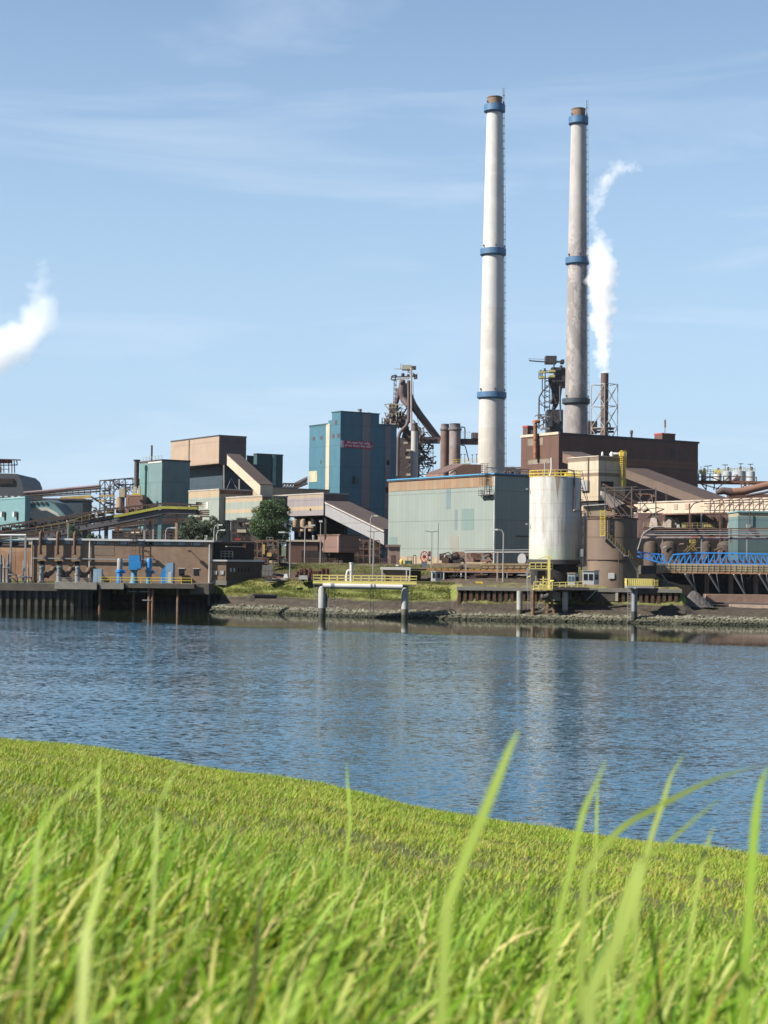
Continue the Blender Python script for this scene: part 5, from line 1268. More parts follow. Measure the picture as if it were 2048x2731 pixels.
    top = [(-300, 1090), (0, 1030), (700, 930), (1200, 850), (1660, 800), (1720, 795), (2100, 812)]
    pts = [P(pt(x, y), D + (0)) for x, y in top]
    mb = MB(); mr = MB()
    for p_, q_ in zip(pts, pts[1:]):
        mb.beam(p_, q_, .18).beam(p_ - Z_ * 1.7, q_ - Z_ * 1.7, .3).beam(p_ + Y_ * 4, q_ + Y_ * 4, .2).beam(p_ + Y_ * 4 - Z_ * 1.7, q_ + Y_ * 4 - Z_ * 1.7, .45)
        n = max(1, int((q_ - p_).length / 2.2))
        for i in range(n):
            a = p_.lerp(q_, i / n); e = p_.lerp(q_, (i + 1) / n); mb.beam(a, e - Z_ * 1.7, .16).beam(a, a - Z_ * 1.7, .22).beam(a + Y_ * 4, e + Y_ * 4 - Z_ * 1.7, .16)
            mb.box((a + e) / 2 + Vector((0, 2, -.9 + random.uniform(-.3, .4))), (random.uniform(.4, 1), 0, 0), (0, 1.6, 0), (0, 0, random.uniform(.15, .5)))
        mr.hexa([p_ - Z_ * 2.4, q_ - Z_ * 2.4, q_ + Y_ * 4 - Z_ * 2.4, p_ + Y_ * 4 - Z_ * 2.4], [p_ - Z_ * 1.75, q_ - Z_ * 1.75, q_ + Y_ * 4 - Z_ * 1.75, p_ + Y_ * 4 - Z_ * 1.75])
    mb.build('truss', mat('soot_brown', (.085, .055, .045), .8, vary=.4, scale=1.5), t)
    mr.build('belt_deck', mat('deck_slate', (.12, .115, .13), .8, vary=.2), t)
    gl = [(380, 1110), (700, 1055), (940, 975), (1200, 940), (1660, 850), (1720, 842), (2080, 850)]
    pg = [P(pt(x, y), D - .6) for x, y in gl]; mb = MB(); m2 = MB()
    for i, (p_, q_) in enumerate(zip(pg, pg[1:])):
        if i >= 3: mb.hexa([p_ - Z_ * .3, q_ - Z_ * .3, q_ + Y_ * .4 - Z_ * .3, p_ + Y_ * .4 - Z_ * .3], [p_ + Z_ * .3, q_ + Z_ * .3, q_ + Y_ * .4 + Z_ * .3, p_ + Y_ * .4 + Z_ * .3])
        else:
            n = int((q_ - p_).length / 1.6)
            for k in range(n): a = p_.lerp(q_, k / n); m2.beam(a, a + Z_ * 1.3, .12)
            m2.beam(p_ + Z_ * 1.3, q_ + Z_ * 1.3, .12)
        a, e = p_ - Z_ * 1.5, q_ - Z_ * 1.5
    mb.build('lime_girder', mat('lime_yellow', (.42, .40, .06), .6, dirt=(.15, .12, .04), dirt_amt=.5), t)
    m2.build('handrail', mat('old_yellow', (.32, .24, .07), .6), t)
    # grey underside skirt
    ls = [(300, 1190), (850, 1060), (1250, 985), (1660, 900), (1730, 880), (2060, 888)]
    ps_ = [P(pt(x, y), D - .2) for x, y in ls]; mb = MB()
    for p_, q_ in zip(ps_, ps_[1:]): mb.hexa([p_ - Z_ * .6, q_ - Z_ * .6, q_ + Y_ * 5 - Z_ * .6, p_ + Y_ * 5 - Z_ * .6], [p_ + Z_ * .5, q_ + Z_ * .5, q_ + Y_ * 5 + Z_ * .5, p_ + Y_ * 5 + Z_ * .5])
    mb.build('skirt', mat('deck_slate', (.12, .115, .13)), t)
    # second conveyor below/behind, darker
    D2 = 384
    pts = [P(pt(x, y), D2) for x, y in ((-300, 1150), (0, 1090), (600, 1040), (1100, 985), (1660, 925), (2120, 905))]
    t2 = thing('lower_trestle', 'second dark lattice conveyor running just below the lime-girdered one', 'conveyor', pts[0]); mb = MB()
    for p_, q_ in zip(pts, pts[1:]):
        for dd in (0, 3): mb.beam(p_ + Y_ * dd, q_ + Y_ * dd, .25).beam(p_ + Y_ * dd - Z_ * 2, q_ + Y_ * dd - Z_ * 2, .28)
        n = max(1, int((q_ - p_).length / 2.5))
        for i in range(n):
            a = p_.lerp(q_, i / n); e = p_.lerp(q_, (i + 1) / n); mb.beam(a, e - Z_ * 2, .15).beam(a - Z_ * 2, e, .12)
    mb.build('truss', mat('soot_brown', (.085, .055, .045)), t2)
    mb = MB()
    for p_, q_ in zip(pts, pts[1:]): mb.hexa([p_ - Z_ * 1.7 + Y_ * 1, q_ - Z_ * 1.7 + Y_ * 1, q_ + Y_ * 2.6 - Z_ * 1.7, p_ + Y_ * 2.6 - Z_ * 1.7], [p_ - Z_ * .8 + Y_ * 1, q_ - Z_ * .8 + Y_ * 1, q_ + Y_ * 2.6 - Z_ * .8, p_ + Y_ * 2.6 - Z_ * .8])
    mb.build('belt_casing', mat('soot_brown', (.085, .055, .045)), t2)
    for ax, y0, w_, m_ in ((895, 1055, .9, dkst), (1120, 1015, .8, dkst), (1050, 1020, .3, rust), (1360 + 163, 990, .5, grey), (1580, 985, .35, dkst), (1615, 985, .4, grey), (1420 + 265, 900, .85, mat('green_bay', (.16, .30, .29))), (1420 + 440, 890, .6, mat('tan_leg', (.42, .28, .17), .7)), (1420 + 275, 1070, .5, brst)):
        a = P(pt(ax, y0), D + 1); MB().beam((a.x, a.y, ZG - 2.5), a, w_).build('leg', m_, t)
    # conveyor head with red stack of plates
    c = P(B(720, 880), D)
    q = thing('head_machinery', 'rusty machinery head with ochre railing at the conveyor end', 'machinery', c)
    mb = MB()
    for i in range(4): mb.ob(P(B(680, 880 + i * 20), D - 1), X_ * (90 * K * D / F), Y_ * 3, .25)
    mb.build('plates', brst, q)
    mb = MB().rail([P(B(683, 858), D - 1), P(B(745, 858), D - 1)], 1.5, .9, .1, (1, .66, .33)); mb.build('railing', mat('ochre_girder', (.6, .42, .14)), q)
    MB().ob(P(B(640, 820), D), X_ * 1.3, Y_ * 1.2, .8).build('motor', dkst, q)
    # truss bridge left of tower
    D = 470
    t = thing('truss_footbridge', 'dark truss footbridge rising into the foot of the teal tower', 'bridge', P(C(140, 955), D)); mb = MB()
    for dd in (0, 2.5):
        p_ = [P(C(135, 908), D + dd), P(C(300, 912), D + dd), P(C(395, 860), D + dd)]; q_ = [P(C(135, 950), D + dd), P(C(270, 955), D + dd), P(C(395, 905), D + dd)]
        for i in range(2):
            mb.beam(p_[i], p_[i + 1], .5).beam(q_[i], q_[i + 1], .6); n = 5
            for k in range(n): a = p_[i].lerp(p_[i + 1], k / n); e = q_[i].lerp(q_[i + 1], (k + 1) / n); mb.beam(a, e, .25).beam(a, q_[i].lerp(q_[i + 1], k / n), .3)
    mb.build('truss', dkst, t)
    MB().hexa(q4 := [P(C(250, 950), D + .2), P(C(395, 880), D + .2), P(C(395, 880), D + 3), P(C(250, 950), D + 3)], [v + Z_ * 1.4 for v in q4]).build('deck', lilac, t)
farleft()

# ================================================================== chimneys, furnaces, mill and right-hand works
def chimney(name, label, D, prof, rings, m, cap_m, top_ring_m, capy, ladder=True, reference=1308):
    """prof: (x_left, x_right, y) source px from top to bottom"""
    c = P(((prof[-1][0] + prof[-1][1]) / 2, prof[-1][2]), D)
    base = Vector((c.x, c.y, ZG)); t = thing(name, label, 'chimney', base)
    pf = []
    for x0, x1, y in prof: pf.append(((x1 - x0) / 2 * D / F, P(((x0 + x1) / 2, y), D).z - ZG))
    pf = pf[::-1]; r0 = pf[0][0] + (pf[0][0] - pf[1][0]) / (pf[1][1] - pf[0][1]) * pf[0][1]
    pf = [(r0, 0)] + pf
    MB().lathe(base, pf, 48).build('shaft', m, t)
    def rad(z): return float(np.interp(z, [b for a, b in pf], [a for a, b in pf]))
    for y0, y1, ex, mm in rings:
        z1, z0 = P((prof[0][0], y0), D).z - ZG, P((prof[0][0], y1), D).z - ZG
        r = rad((z0 + z1) / 2); R1 = r + ex
        MB().lathe(base, [(r - .05, z0 - .6), (R1, z0), (R1, z1), (R1 - .12, z1), (R1 - .12, z0 + .15), (r - .05, z0 + .15)], 48, cap=False).build('platform_ring', mm, t)
        mb = MB()
        for k in range(5):
            a = 2.4 + k * 1.25; p_ = base + Vector((math.cos(a) * (r + .3), math.sin(a) * (r + .3), z1)); mb.box(p_ + Z_ * .9, (.18, 0, 0), (0, .18, 0), (0, 0, .3)).beam(p_ + Z_ * -.5, p_ + Z_ * .9, .1)
        mb.build('warning_lamps', dkst, t)
    zt = pf[-1][1]; rc = pf[-1][0] * .93; zc = P((prof[0][0], capy), D).z - ZG
    MB().lathe(base + Z_ * (zt + .01), [(rc, 0), (rc, zc - zt - .3), (rc + .15, zc - zt - .25), (rc + .15, zc - zt), (rc - .5, zc - zt), (rc - .5, zc - zt - 2)], 40, cap=False).build('flue_cap', cap_m, t)
    if ladder:
        a0 = R(-12); d = Vector((math.cos(a0), math.sin(a0), 0)); sd = Vector((-d.y, d.x, 0)); mb = MB(); n = 60
        z_ = [6 + (zc - 3) * i / n for i in range(n + 1)]
        for k in range(n):
            for s_ in (-.35, .35):
                mb.beam(base + d * (rad(z_[k]) + .2) + sd * s_ + Z_ * z_[k], base + d * (rad(z_[k + 1]) + .2) + sd * s_ + Z_ * z_[k + 1], .09)
            mb.beam(base + d * (rad(z_[k]) + .72) + Z_ * z_[k], base + d * (rad(z_[k + 1]) + .72) + Z_ * z_[k + 1], .09)
            p_ = base + Z_ * z_[k] + d * rad(z_[k]); q = [p_ + sd * -.3 + d * .2, p_ + sd * -.25 + d * .65, p_ + d * .74, p_ + sd * .25 + d * .65, p_ + sd * .3 + d * .2]
            for a, b in zip(q, q[1:]): mb.beam(a, b, .09)
            mb.beam(p_, p_ + d * .4, .12)
        mb.build('caged_ladder', mat('ladder_steel', (.10, .09, .10), .6), t)
    return t, base, rad
c1m = mat('chimney_white_conc', (.80, .79, .77), .8, vary=.05, scale=.1, streak=.18, dirt=(.5, .48, .45), bands=[(0, (.54, .505, .46)), (52, (.58, .56, .53)), (92, (.64, .64, .63)), (400, (.64, .64, .63))], bump=.04)
capm = mat('flue_cap_brown', (.27, .19, .13), .85, vary=.35, scale=1.0, dirt=(.1, .08, .07))
chimney('white_chimney', 'tall white chimney with three blue rings and ladder, rising behind the pale green hall', 520,
        [(1299, 1341, 298), (1286, 1342, 675), (1278, 1343.5, 1058), (1273, 1345, 1262)],
        [(281, 298, .95, ring), (665, 680, .85, ring), (1047, 1061, .85, ring)], c1m, capm, ring, 260)
m2, n2, b2 = newmat('spalled_chimney'); 
def spalled():
    m, n, b = m2, n2, b2
    geo = n.nodes.new('ShaderNodeNewGeometry'); pos = geo.outputs['Position']
    mpn = n.nodes.new('ShaderNodeMapping'); mpn.inputs['Scale'].default_value = (.9, .9, .9); n.links.new(pos, mpn.inputs[0])
    sep = n.nodes.new('ShaderNodeSeparateXYZ'); n.links.new(pos, sep.inputs[0])
    # block-wise pattern: coarse cells in height and around
    cx = n.nodes.new('ShaderNodeCombineXYZ')
    fl = lambda v, q: mth(n, 'MULTIPLY', mth(n, 'FLOOR', mth(n, 'DIVIDE', v, q)), q)
    n.links.new(fl(sep.outputs[0], .5), cx.inputs[0]); n.links.new(fl(sep.outputs[1], .5), cx.inputs[1]); n.links.new(fl(sep.outputs[2], .7), cx.inputs[2])
    nf = noise(n, cx.outputs[0], .34, 3, .75, 0, (1, 1, .5))
    zone = mth(n, 'MULTIPLY', ramp(n, mth(n, 'DIVIDE', sep.outputs[2], 170), .22, .28), ramp(n, mth(n, 'DIVIDE', sep.outputs[2], 170), .66, .80, (1, 1, 1), (0, 0, 0)))
    f = mth(n, 'MULTIPLY', ramp(n, nf, .47, .50), zone)
    base = mixc(n, ramp(n, mth(n, 'DIVIDE', sep.outputs[2], 170), .2, .95), (.20, .178, .17), (.275, .265, .262))
    c = mixc(n, f, base, (.165, .152, .148))
    c = mixc(n, 1.0, c, ramp(n, noise(n, pos, .5, 6, .7, 0, (1, 1, .3)), .3, .7, (.82,) * 3, (1.12,) * 3), 'MULTIPLY')
    n.links.new(c, b.inputs['Base Color']); b.inputs['Roughness'].default_value = .85
spalled()
dring = mat('dark_ring', (.045, .065, .085), .6, vary=.3)
_, cb2, crad = chimney('grey_chimney', 'tall patchy grey-brown chimney with blue rings left of the white steam plume', 560,
        [(1524, 1563.5, 325), (1514.5, 1565.5, 700), (1508.5, 1567, 1060), (1502, 1568, 1190)],
        [(313, 331, .9, ring), (688, 704, .85, ring), (1064, 1076, 1.0, dring)], m2, capm, ring, 291, ladder=True)

def tubepx(tile, D, pts, r, m, name, parent, n=12):
    """pts: (x, y[, depth offset]) in tile px; r in tile px -> metres by the tile scale"""
    k = .217 if tile is G else (.205 if tile is H else K)
    ps = [P(tile(p[0], p[1]), D + (p[2] if len(p) > 2 else 0)) for p in pts]
    rr = [x * k * D / F for x in r] if isinstance(r, (list, tuple)) else r * k * D / F
    # round the corners
    out = [ps[0]]; ro = [rr[0]] if isinstance(rr, list) else None
    for i in range(1, len(ps) - 1):
        a, b, c = ps[i - 1], ps[i], ps[i + 1]
        for f in (-.28, -.1, .1, .28):
            q = b.lerp(a, -f) if f < 0 else b.lerp(c, f)
            out.append(q.lerp(b.lerp(a.lerp(c, .5), .15), .25 if abs(f) < .2 else 0))
            if ro is not None: ro.append(rr[i])
    out.append(ps[-1])
    if ro is not None: ro.append(rr[-1])
    return MB().tube(out, ro if ro is not None else rr, n).build(name, m, parent)
def beams(tile, D, segs, w, m, name, parent):
    mb = MB()
    for s_ in segs:
        x0, y0, x1, y1 = s_[:4]; dd = s_[4] if len(s_) > 4 else 0; mb.beam(P(tile(x0, y0), D + dd), P(tile(x1, y1), D + dd), w)
    return mb.build(name, m, parent)
def boxpx(tile, D, x0, y0, x1, y1, dep, m, name, parent, rot=False):
    a = P(tile(x0, y1), D); e = P(tile(x1, y1), D); z1 = P(tile((x0 + x1) / 2, y0), D).z
    return MB().ob(a, Vector((e.x - a.x, 0, 0)), Y_ * dep, z1 - a.z).build(name, m, parent)

def furnace1():
    D = 640
    t = thing('blast_furnace', 'blast furnace tower with mauve downcomer pipes beside the teal tower', 'blast furnace', P(G(520, 1500), D))
    tubepx(G, D, [(430, 340), (425, 470), (440, 570), (500, 660, -2)], [34, 48, 44, 30], mauv, 'uptake_pipe', t)
    tubepx(G, D, [(505, 345, -4), (508, 500, -4), (506, 830, -4), (478, 900, -4), (400, 980, -4), (378, 1060, -4), (372, 1300, -4), (372, 1520, -4)], 21, mauv, 'downcomer_pipe', t, 14)
    tubepx(G, D, [(378, 440, 2), (380, 520, 2), (350, 620, 2), (345, 700, 2)], 30, mauv, 'side_pipe', t)
    tubepx(G, D, [(470, 380, 3), (485, 470, 3), (560, 650, 3), (650, 780, 3), (880, 1080, 6)], [40, 48, 48, 46, 44], mauv, 'dust_main', t, 16)
    tubepx(G, D, [(538, 190, -6), (540, 940, -6)], 11, mat('pale_mast', (.45, .38, .36), .6), 'mast', t, 8)
    tubepx(G, D, [(562, 360, -5), (566, 560, -5), (592, 740, -5), (640, 900, -5)], 2.52, dkst, 'cable_pipe', t, 8)
    for x0 in (330, 352): tubepx(G, D, [(x0, 345), (x0 - 12, 640)], 3.78, furn, 'hoist_leg', t, 8)
    # top works
    boxpx(G, D, 425, 152, 542, 205, 5, mat('top_house_cream', (.5, .47, .38), .6), 'hoist_house', t)
    boxpx(G, D, 542, 165, 598, 200, 4, dkst, 'hoist_end', t)
    beams(G, D, [(330, 203, 560, 203), (410, 140, 408, 210), (410, 140, 420, 140)], 0.294, mat('top_house_cream', (.5, .47, .38)), 'jib', t)
    beams(G, D, [(500, 205, 500, 250), (525, 205, 525, 270), (300, 338, 520, 318), (295, 305, 610, 290), (290, 338, 300, 290), (340, 345, 345, 275), (300, 290, 345, 278), (570, 320, 615, 320), (575, 262, 610, 300), (600, 320, 608, 262), (580, 330, 560, 250)], 0.462, dkst, 'top_beams', t)
    beams(G, D - 2, [(350, 330, 515, 315)], 0.588, mat('top_house_cream', (.5, .47, .38)), 'top_walkway', t)
    for x, y, r_ in ((435, 275, 22), (350, 290, 14), (500, 285, 18), (575, 285, 20), (600, 300, 14)):
        c = P(G(x, y), D + 1); k = r_ * .217 * D / F
        MB().lathe(c, [(k * .4, -k), (k, -k * .5), (k, k * .5), (k * .5, k)], 12).build('bell_gear', dkst, t)
    mb = MB()
    for i in range(10):
        y = 350 + i * 28; mb.beam(P(G(318, y), D), P(G(360, y + 28 * (i % 2)), D), 0.21)
    mb.build('hoist_lattice', dkst, t)
    # middle platforms
    cr = mat('platform_cream', (.5, .45, .33), .6)
    beams(G, D - 3, [(210, 640, 300, 630), (210, 640, 270, 715), (290, 632, 440, 645)], 0.378, cr, 'cantilever_platform', t)
    boxpx(G, D, 265, 640, 350, 775, 8, furn, 'gear_house', t)
    beams(G, D - 2, [(265, 640, 265, 780), (300, 640, 300, 790), (350, 640, 352, 830), (262, 680, 350, 680), (262, 715, 350, 718), (262, 755, 350, 760), (385, 650, 385, 790), (420, 640, 420, 780), (360, 700, 440, 690)], 0.252, cr, 'rail_frame', t)
    for i in range(56):
        x, y = random.uniform(280, 480), random.uniform(680, 900); a = P(G(x, y), D + random.uniform(-2, 4))
        MB().tube([a, a + Vector((random.uniform(-3, 3), 0, random.uniform(-2, 2))), a + Vector((random.uniform(-3, 3), 2, random.uniform(-3, 1)))], random.uniform(.12, .42), 8).build('pipe', random.choice([furn, dkst, furn, mauv]), t)
    boxpx(G, D + 1, 262, 785, 470, 900, 7, furn, 'middle_house', t)
    beams(G, D - 3, [(170, 858, 290, 850), (165, 888, 345, 888), (175, 858, 190, 890), (180, 858, 180, 800), (215, 858, 215, 820)], 0.378, dkst, 'side_platform', t)
    tubepx(G, D - 4, [(285, 815), (285, 880), (345, 885), (345, 865)], 8, mat('pale_mast', (.45, .38, .36)), 'bent_pipe', t, 8)
    # lower furnace stack and frames
    boxpx(G, D + 3, 350, 1050, 530, 1560, 8, mat('furnace_shell', (.09, .065, .065), .8, vary=.4, scale=.6), 'shell_house', t)
    boxpx(G, D + 5, 500, 960, 640, 1560, 8, mat('furnace_shell', (.09, .065, .065)), 'shell_house', t)
    c = P(G(470, 1560), D + 8); MB().lathe(c, [(2.1, 0), (2.1, 7), (2.5, 11), (1.9, 17), (1.0, 21)], 24).build('furnace_shell', mat('furnace_shell', (.09, .065, .065)), t)
    beams(G, D - 4, [(350, 1310, 530, 1310), (355, 1350, 530, 1350), (350, 1530, 530, 1530), (520, 1340, 430, 1480), (400, 1420, 360, 1350), (480, 1010, 530, 1050), (470, 1140, 530, 1100), (350, 1310, 350, 1550), (440, 1050, 440, 1310)], 0.42, dkst, 'cross_beams', t)
    # right lattice stair tower
    t2 = thing('stair_lattice', 'open dark stair and pipe lattice right of the blast furnace', 'steel tower', P(G(720, 1480), D - 2)); mb = MB()
    xs = [625, 680, 745, 805]; ys = [1050, 1140, 1235, 1330, 1400, 1500]
    for x in xs: mb.beam(P(G(x, 1500), D), P(G(x, 920 if x < 690 else (1040 if x < 800 else 1110)), D), 0.231)
    for y in ys: mb.beam(P(G(600, y), D), P(G(815, y), D), 0.252)
    for i in range(3):
        for j in range(5):
            if (i, j) in ((2, 0),): continue
            f = (i + j) % 2; mb.beam(P(G(xs[i], ys[j + f]), D), P(G(xs[i + 1], ys[j + 1 - f]), D), 0.147)
    mb.build('frame', dkst, t2)
    for i in range(60):
        x, y = random.uniform(560, 760), random.uniform(980, 1480); a = P(G(x, y), D + random.uniform(-1, 5))
        MB().tube([a, a + Vector((random.uniform(-4, 4), 0, random.uniform(-2, 2))), a + Vector((random.uniform(-4, 4), 2, random.uniform(-5, 2)))], random.uniform(.12, .42), 8).build('pipe', random.choice([furn, dkst, brst, furn]), t2)
    for x, y in ((465, 1110), (500, 1200), (495, 1290), (500, 1500)):
        boxpx(G, D - 6, x - 22, y - 12, x + 30, y + 14, 2, cr, 'landing', t2)
    for k, (x0, y0, x1, y1) in enumerate(((560, 830, 660, 960), (575, 900, 690, 990))):
        tubepx(G, D - 5, [(x0, y0), (x1, y1)], 9, mat('pale_mast', (.45, .38, .36)), 'inclined_pipe', t2, 8)
    beams(G, D, [(480, 905, 540, 1000), (545, 1000, 700, 920), (700, 1060, 900, 1090), (690, 930, 700, 1060), (720, 1040, 790, 1040), (720, 980, 780, 1040)], 0.252, dkst, 'upper_braces', t2)
    # cross duct to the stoves
    boxpx(G, D + 2, 560, 1040, 890, 1110, 4, furn, 'cross_duct', t2)
    c = P(G(572, 1545), 500)
    q = thing('slim_pale_stack', 'slim pale grey stack with small dark head before the blast furnace', 'stack', c); r_ = 41 * .217 * 500 / F
    zt = P(G(572, 965), 500).z - c.z
    MB().lathe(c - Z_ * 5, [(r_ * 1.12, 0), (r_, zt + 5)], 28).build('shaft', mat('pale_stack', (.55, .53, .52), .6, vary=.08), q)
    MB().lathe(c + Z_ * (zt + .02), [(r_ * 1.08, 0), (r_ * 1.08, .8), (r_ * .8, .85), (r_ * .8, 2.0), (r_ * .95, 2.05), (r_ * .95, 2.5)], 20).build('head', mauv, q)
    MB().tube([c + Vector((r_ * .8, -.3, zt + 1)), c + Vector((r_ * 1.6, -.3, zt + 1)), c + Vector((r_ * 1.8, -.3, zt - 1)), c + Vector((r_ * 1.5, -.3, zt - 2.5))], .35, 8).build('side_pipe', mauv, q)
    # stoves
    D = 600
    st = mat('stove_brown', (.20, .125, .10), .8, vary=.25, scale=.4, dirt=(.12, .08, .07)); sg = mat('stove_grey', (.32, .27, .26), .8, vary=.3, scale=.35, patch=((.16, .10, .085), .25, .5, (1, 1, .5)))
    for x0, x1, yt, m_, lb in ((893, 1000, 880, st, 'brown cylindrical stove with collar, left of the grey one'), (1000, 1140, 875, sg, 'patchy grey cylindrical stove with wide collar')):
        cx = (x0 + x1) / 2; c = P(G(cx, 1500), D + (4 if x0 < 950 else 0)); DD = c.y; r_ = (x1 - x0) / 2 * .217 * DD / F
        z = lambda y: P(G(cx, y), DD).z - c.z
        q = thing('hot_stove', lb, 'stove', c, 'round stoves behind the hall')
        MB().lathe(c - Z_ * 12, [(r_, 0), (r_, z(965) + 12)], 32).build('shell', m_, q)
        MB().lathe(c + Z_ * z(965), [(r_, 0), (r_ * 1.2, (z(935) - z(965)) * .4), (r_ * 1.2, z(935) - z(965)), (r_ * .98, z(930) - z(965)), (r_ * .92, z(yt + 8) - z(965)), (r_ * .98, z(yt) - z(965))], 32).build('collar', mat('stove_collar', (.2, .18, .19), .7), q)
    t = thing('stove_duct', 'heavy dark duct with railing running from the stoves to the white chimney', 'duct', P(G(1250, 1120), D))
    boxpx(G, D + 1, 1130, 1060, 1400, 1125, 4, furn, 'duct', t)
    tubepx(G, D, [(1145, 918), (1198, 918), (1198, 1100)], 7.14, furn, 'riser_pipe', t)
    tubepx(G, D, [(1150, 1140), (1200, 1145), (1245, 1330)], 6.3, furn, 'inclined_pipe', t)
    beams(G, D - 1, [(x, 975, x, 1055) for x in (1150, 1175, 1225, 1250, 1290, 1320)] + [(1145, 975, 1270, 980)], 0.105, grey, 'railing', t)
    boxpx(G, D, 1280, 985, 1360, 1065, 4, furn, 'cabin', t)
    # gabled brown shed
    D = 430
    t = thing('brown_gable_shed', 'low brown gabled shed roof peeping over the green hall', 'shed', P(Dt(700, 830), D))
    a, b, c = P(Dt(540, 812), D), P(Dt(718, 805), D - 6), P(Dt(940, 715), D - 6); d = P(Dt(800, 715), D + 8)
    rf = [a, b, c, d]; MB().hexa(rf, [v + Z_ * .3 for v in rf]).build('roof', mat('mauve_roof', (.16, .10, .09), .7, vary=.08), t)
    MB().hexa([a - Z_ * 4, b - Z_ * 4, b + Y_ * 8 - Z_ * 4, a + Y_ * 8 - Z_ * 4], [v - Z_ * .02 for v in (a, b, b + Y_ * 8, a + Y_ * 8)]).build('wall', mat('pinkish_brown', (.30, .17, .12), .8), t)
    boxpx(Dt, D + 10, 850, 705, 1120, 860, 8, mill, 'main_wall', t)
    mb = MB(); p_ = P(Dt(845, 765), D - 5); mb.beam(P(Dt(790, 805), D - 5), P(Dt(845, 765), D - 5), .3).beam(p_, P(Dt(865, 805), D - 5), .3).build('braces', grey, t)
    t = thing('yellow_rail_deck', 'cream roof deck with yellow railings at the foot of the stoves', 'deck', P(Dt(950, 700), D + 14))
    MB().beam(P(Dt(815, 708), D + 12), P(Dt(1010, 700), D + 12), 1.4, .35).build('deck', cream, t)
    MB().rail([P(Dt(815, 700), D + 11.5), P(Dt(1085, 690), D + 11.5)], 1.2, 1.1, .1).build('railing', yell, t)
    mb = MB()
    for x, y in ((905, 600), (945, 600), (1025, 605), (1070, 600)): mb.beam(P(Dt(x, 690), D + 14), P(Dt(x, y), D + 14), .14).box(P(Dt(x, y), D + 14), (.3, 0, 0), (0, .1, 0), (0, 0, .1))
    mb.build('light_masts', dkst, t)
furnace1()

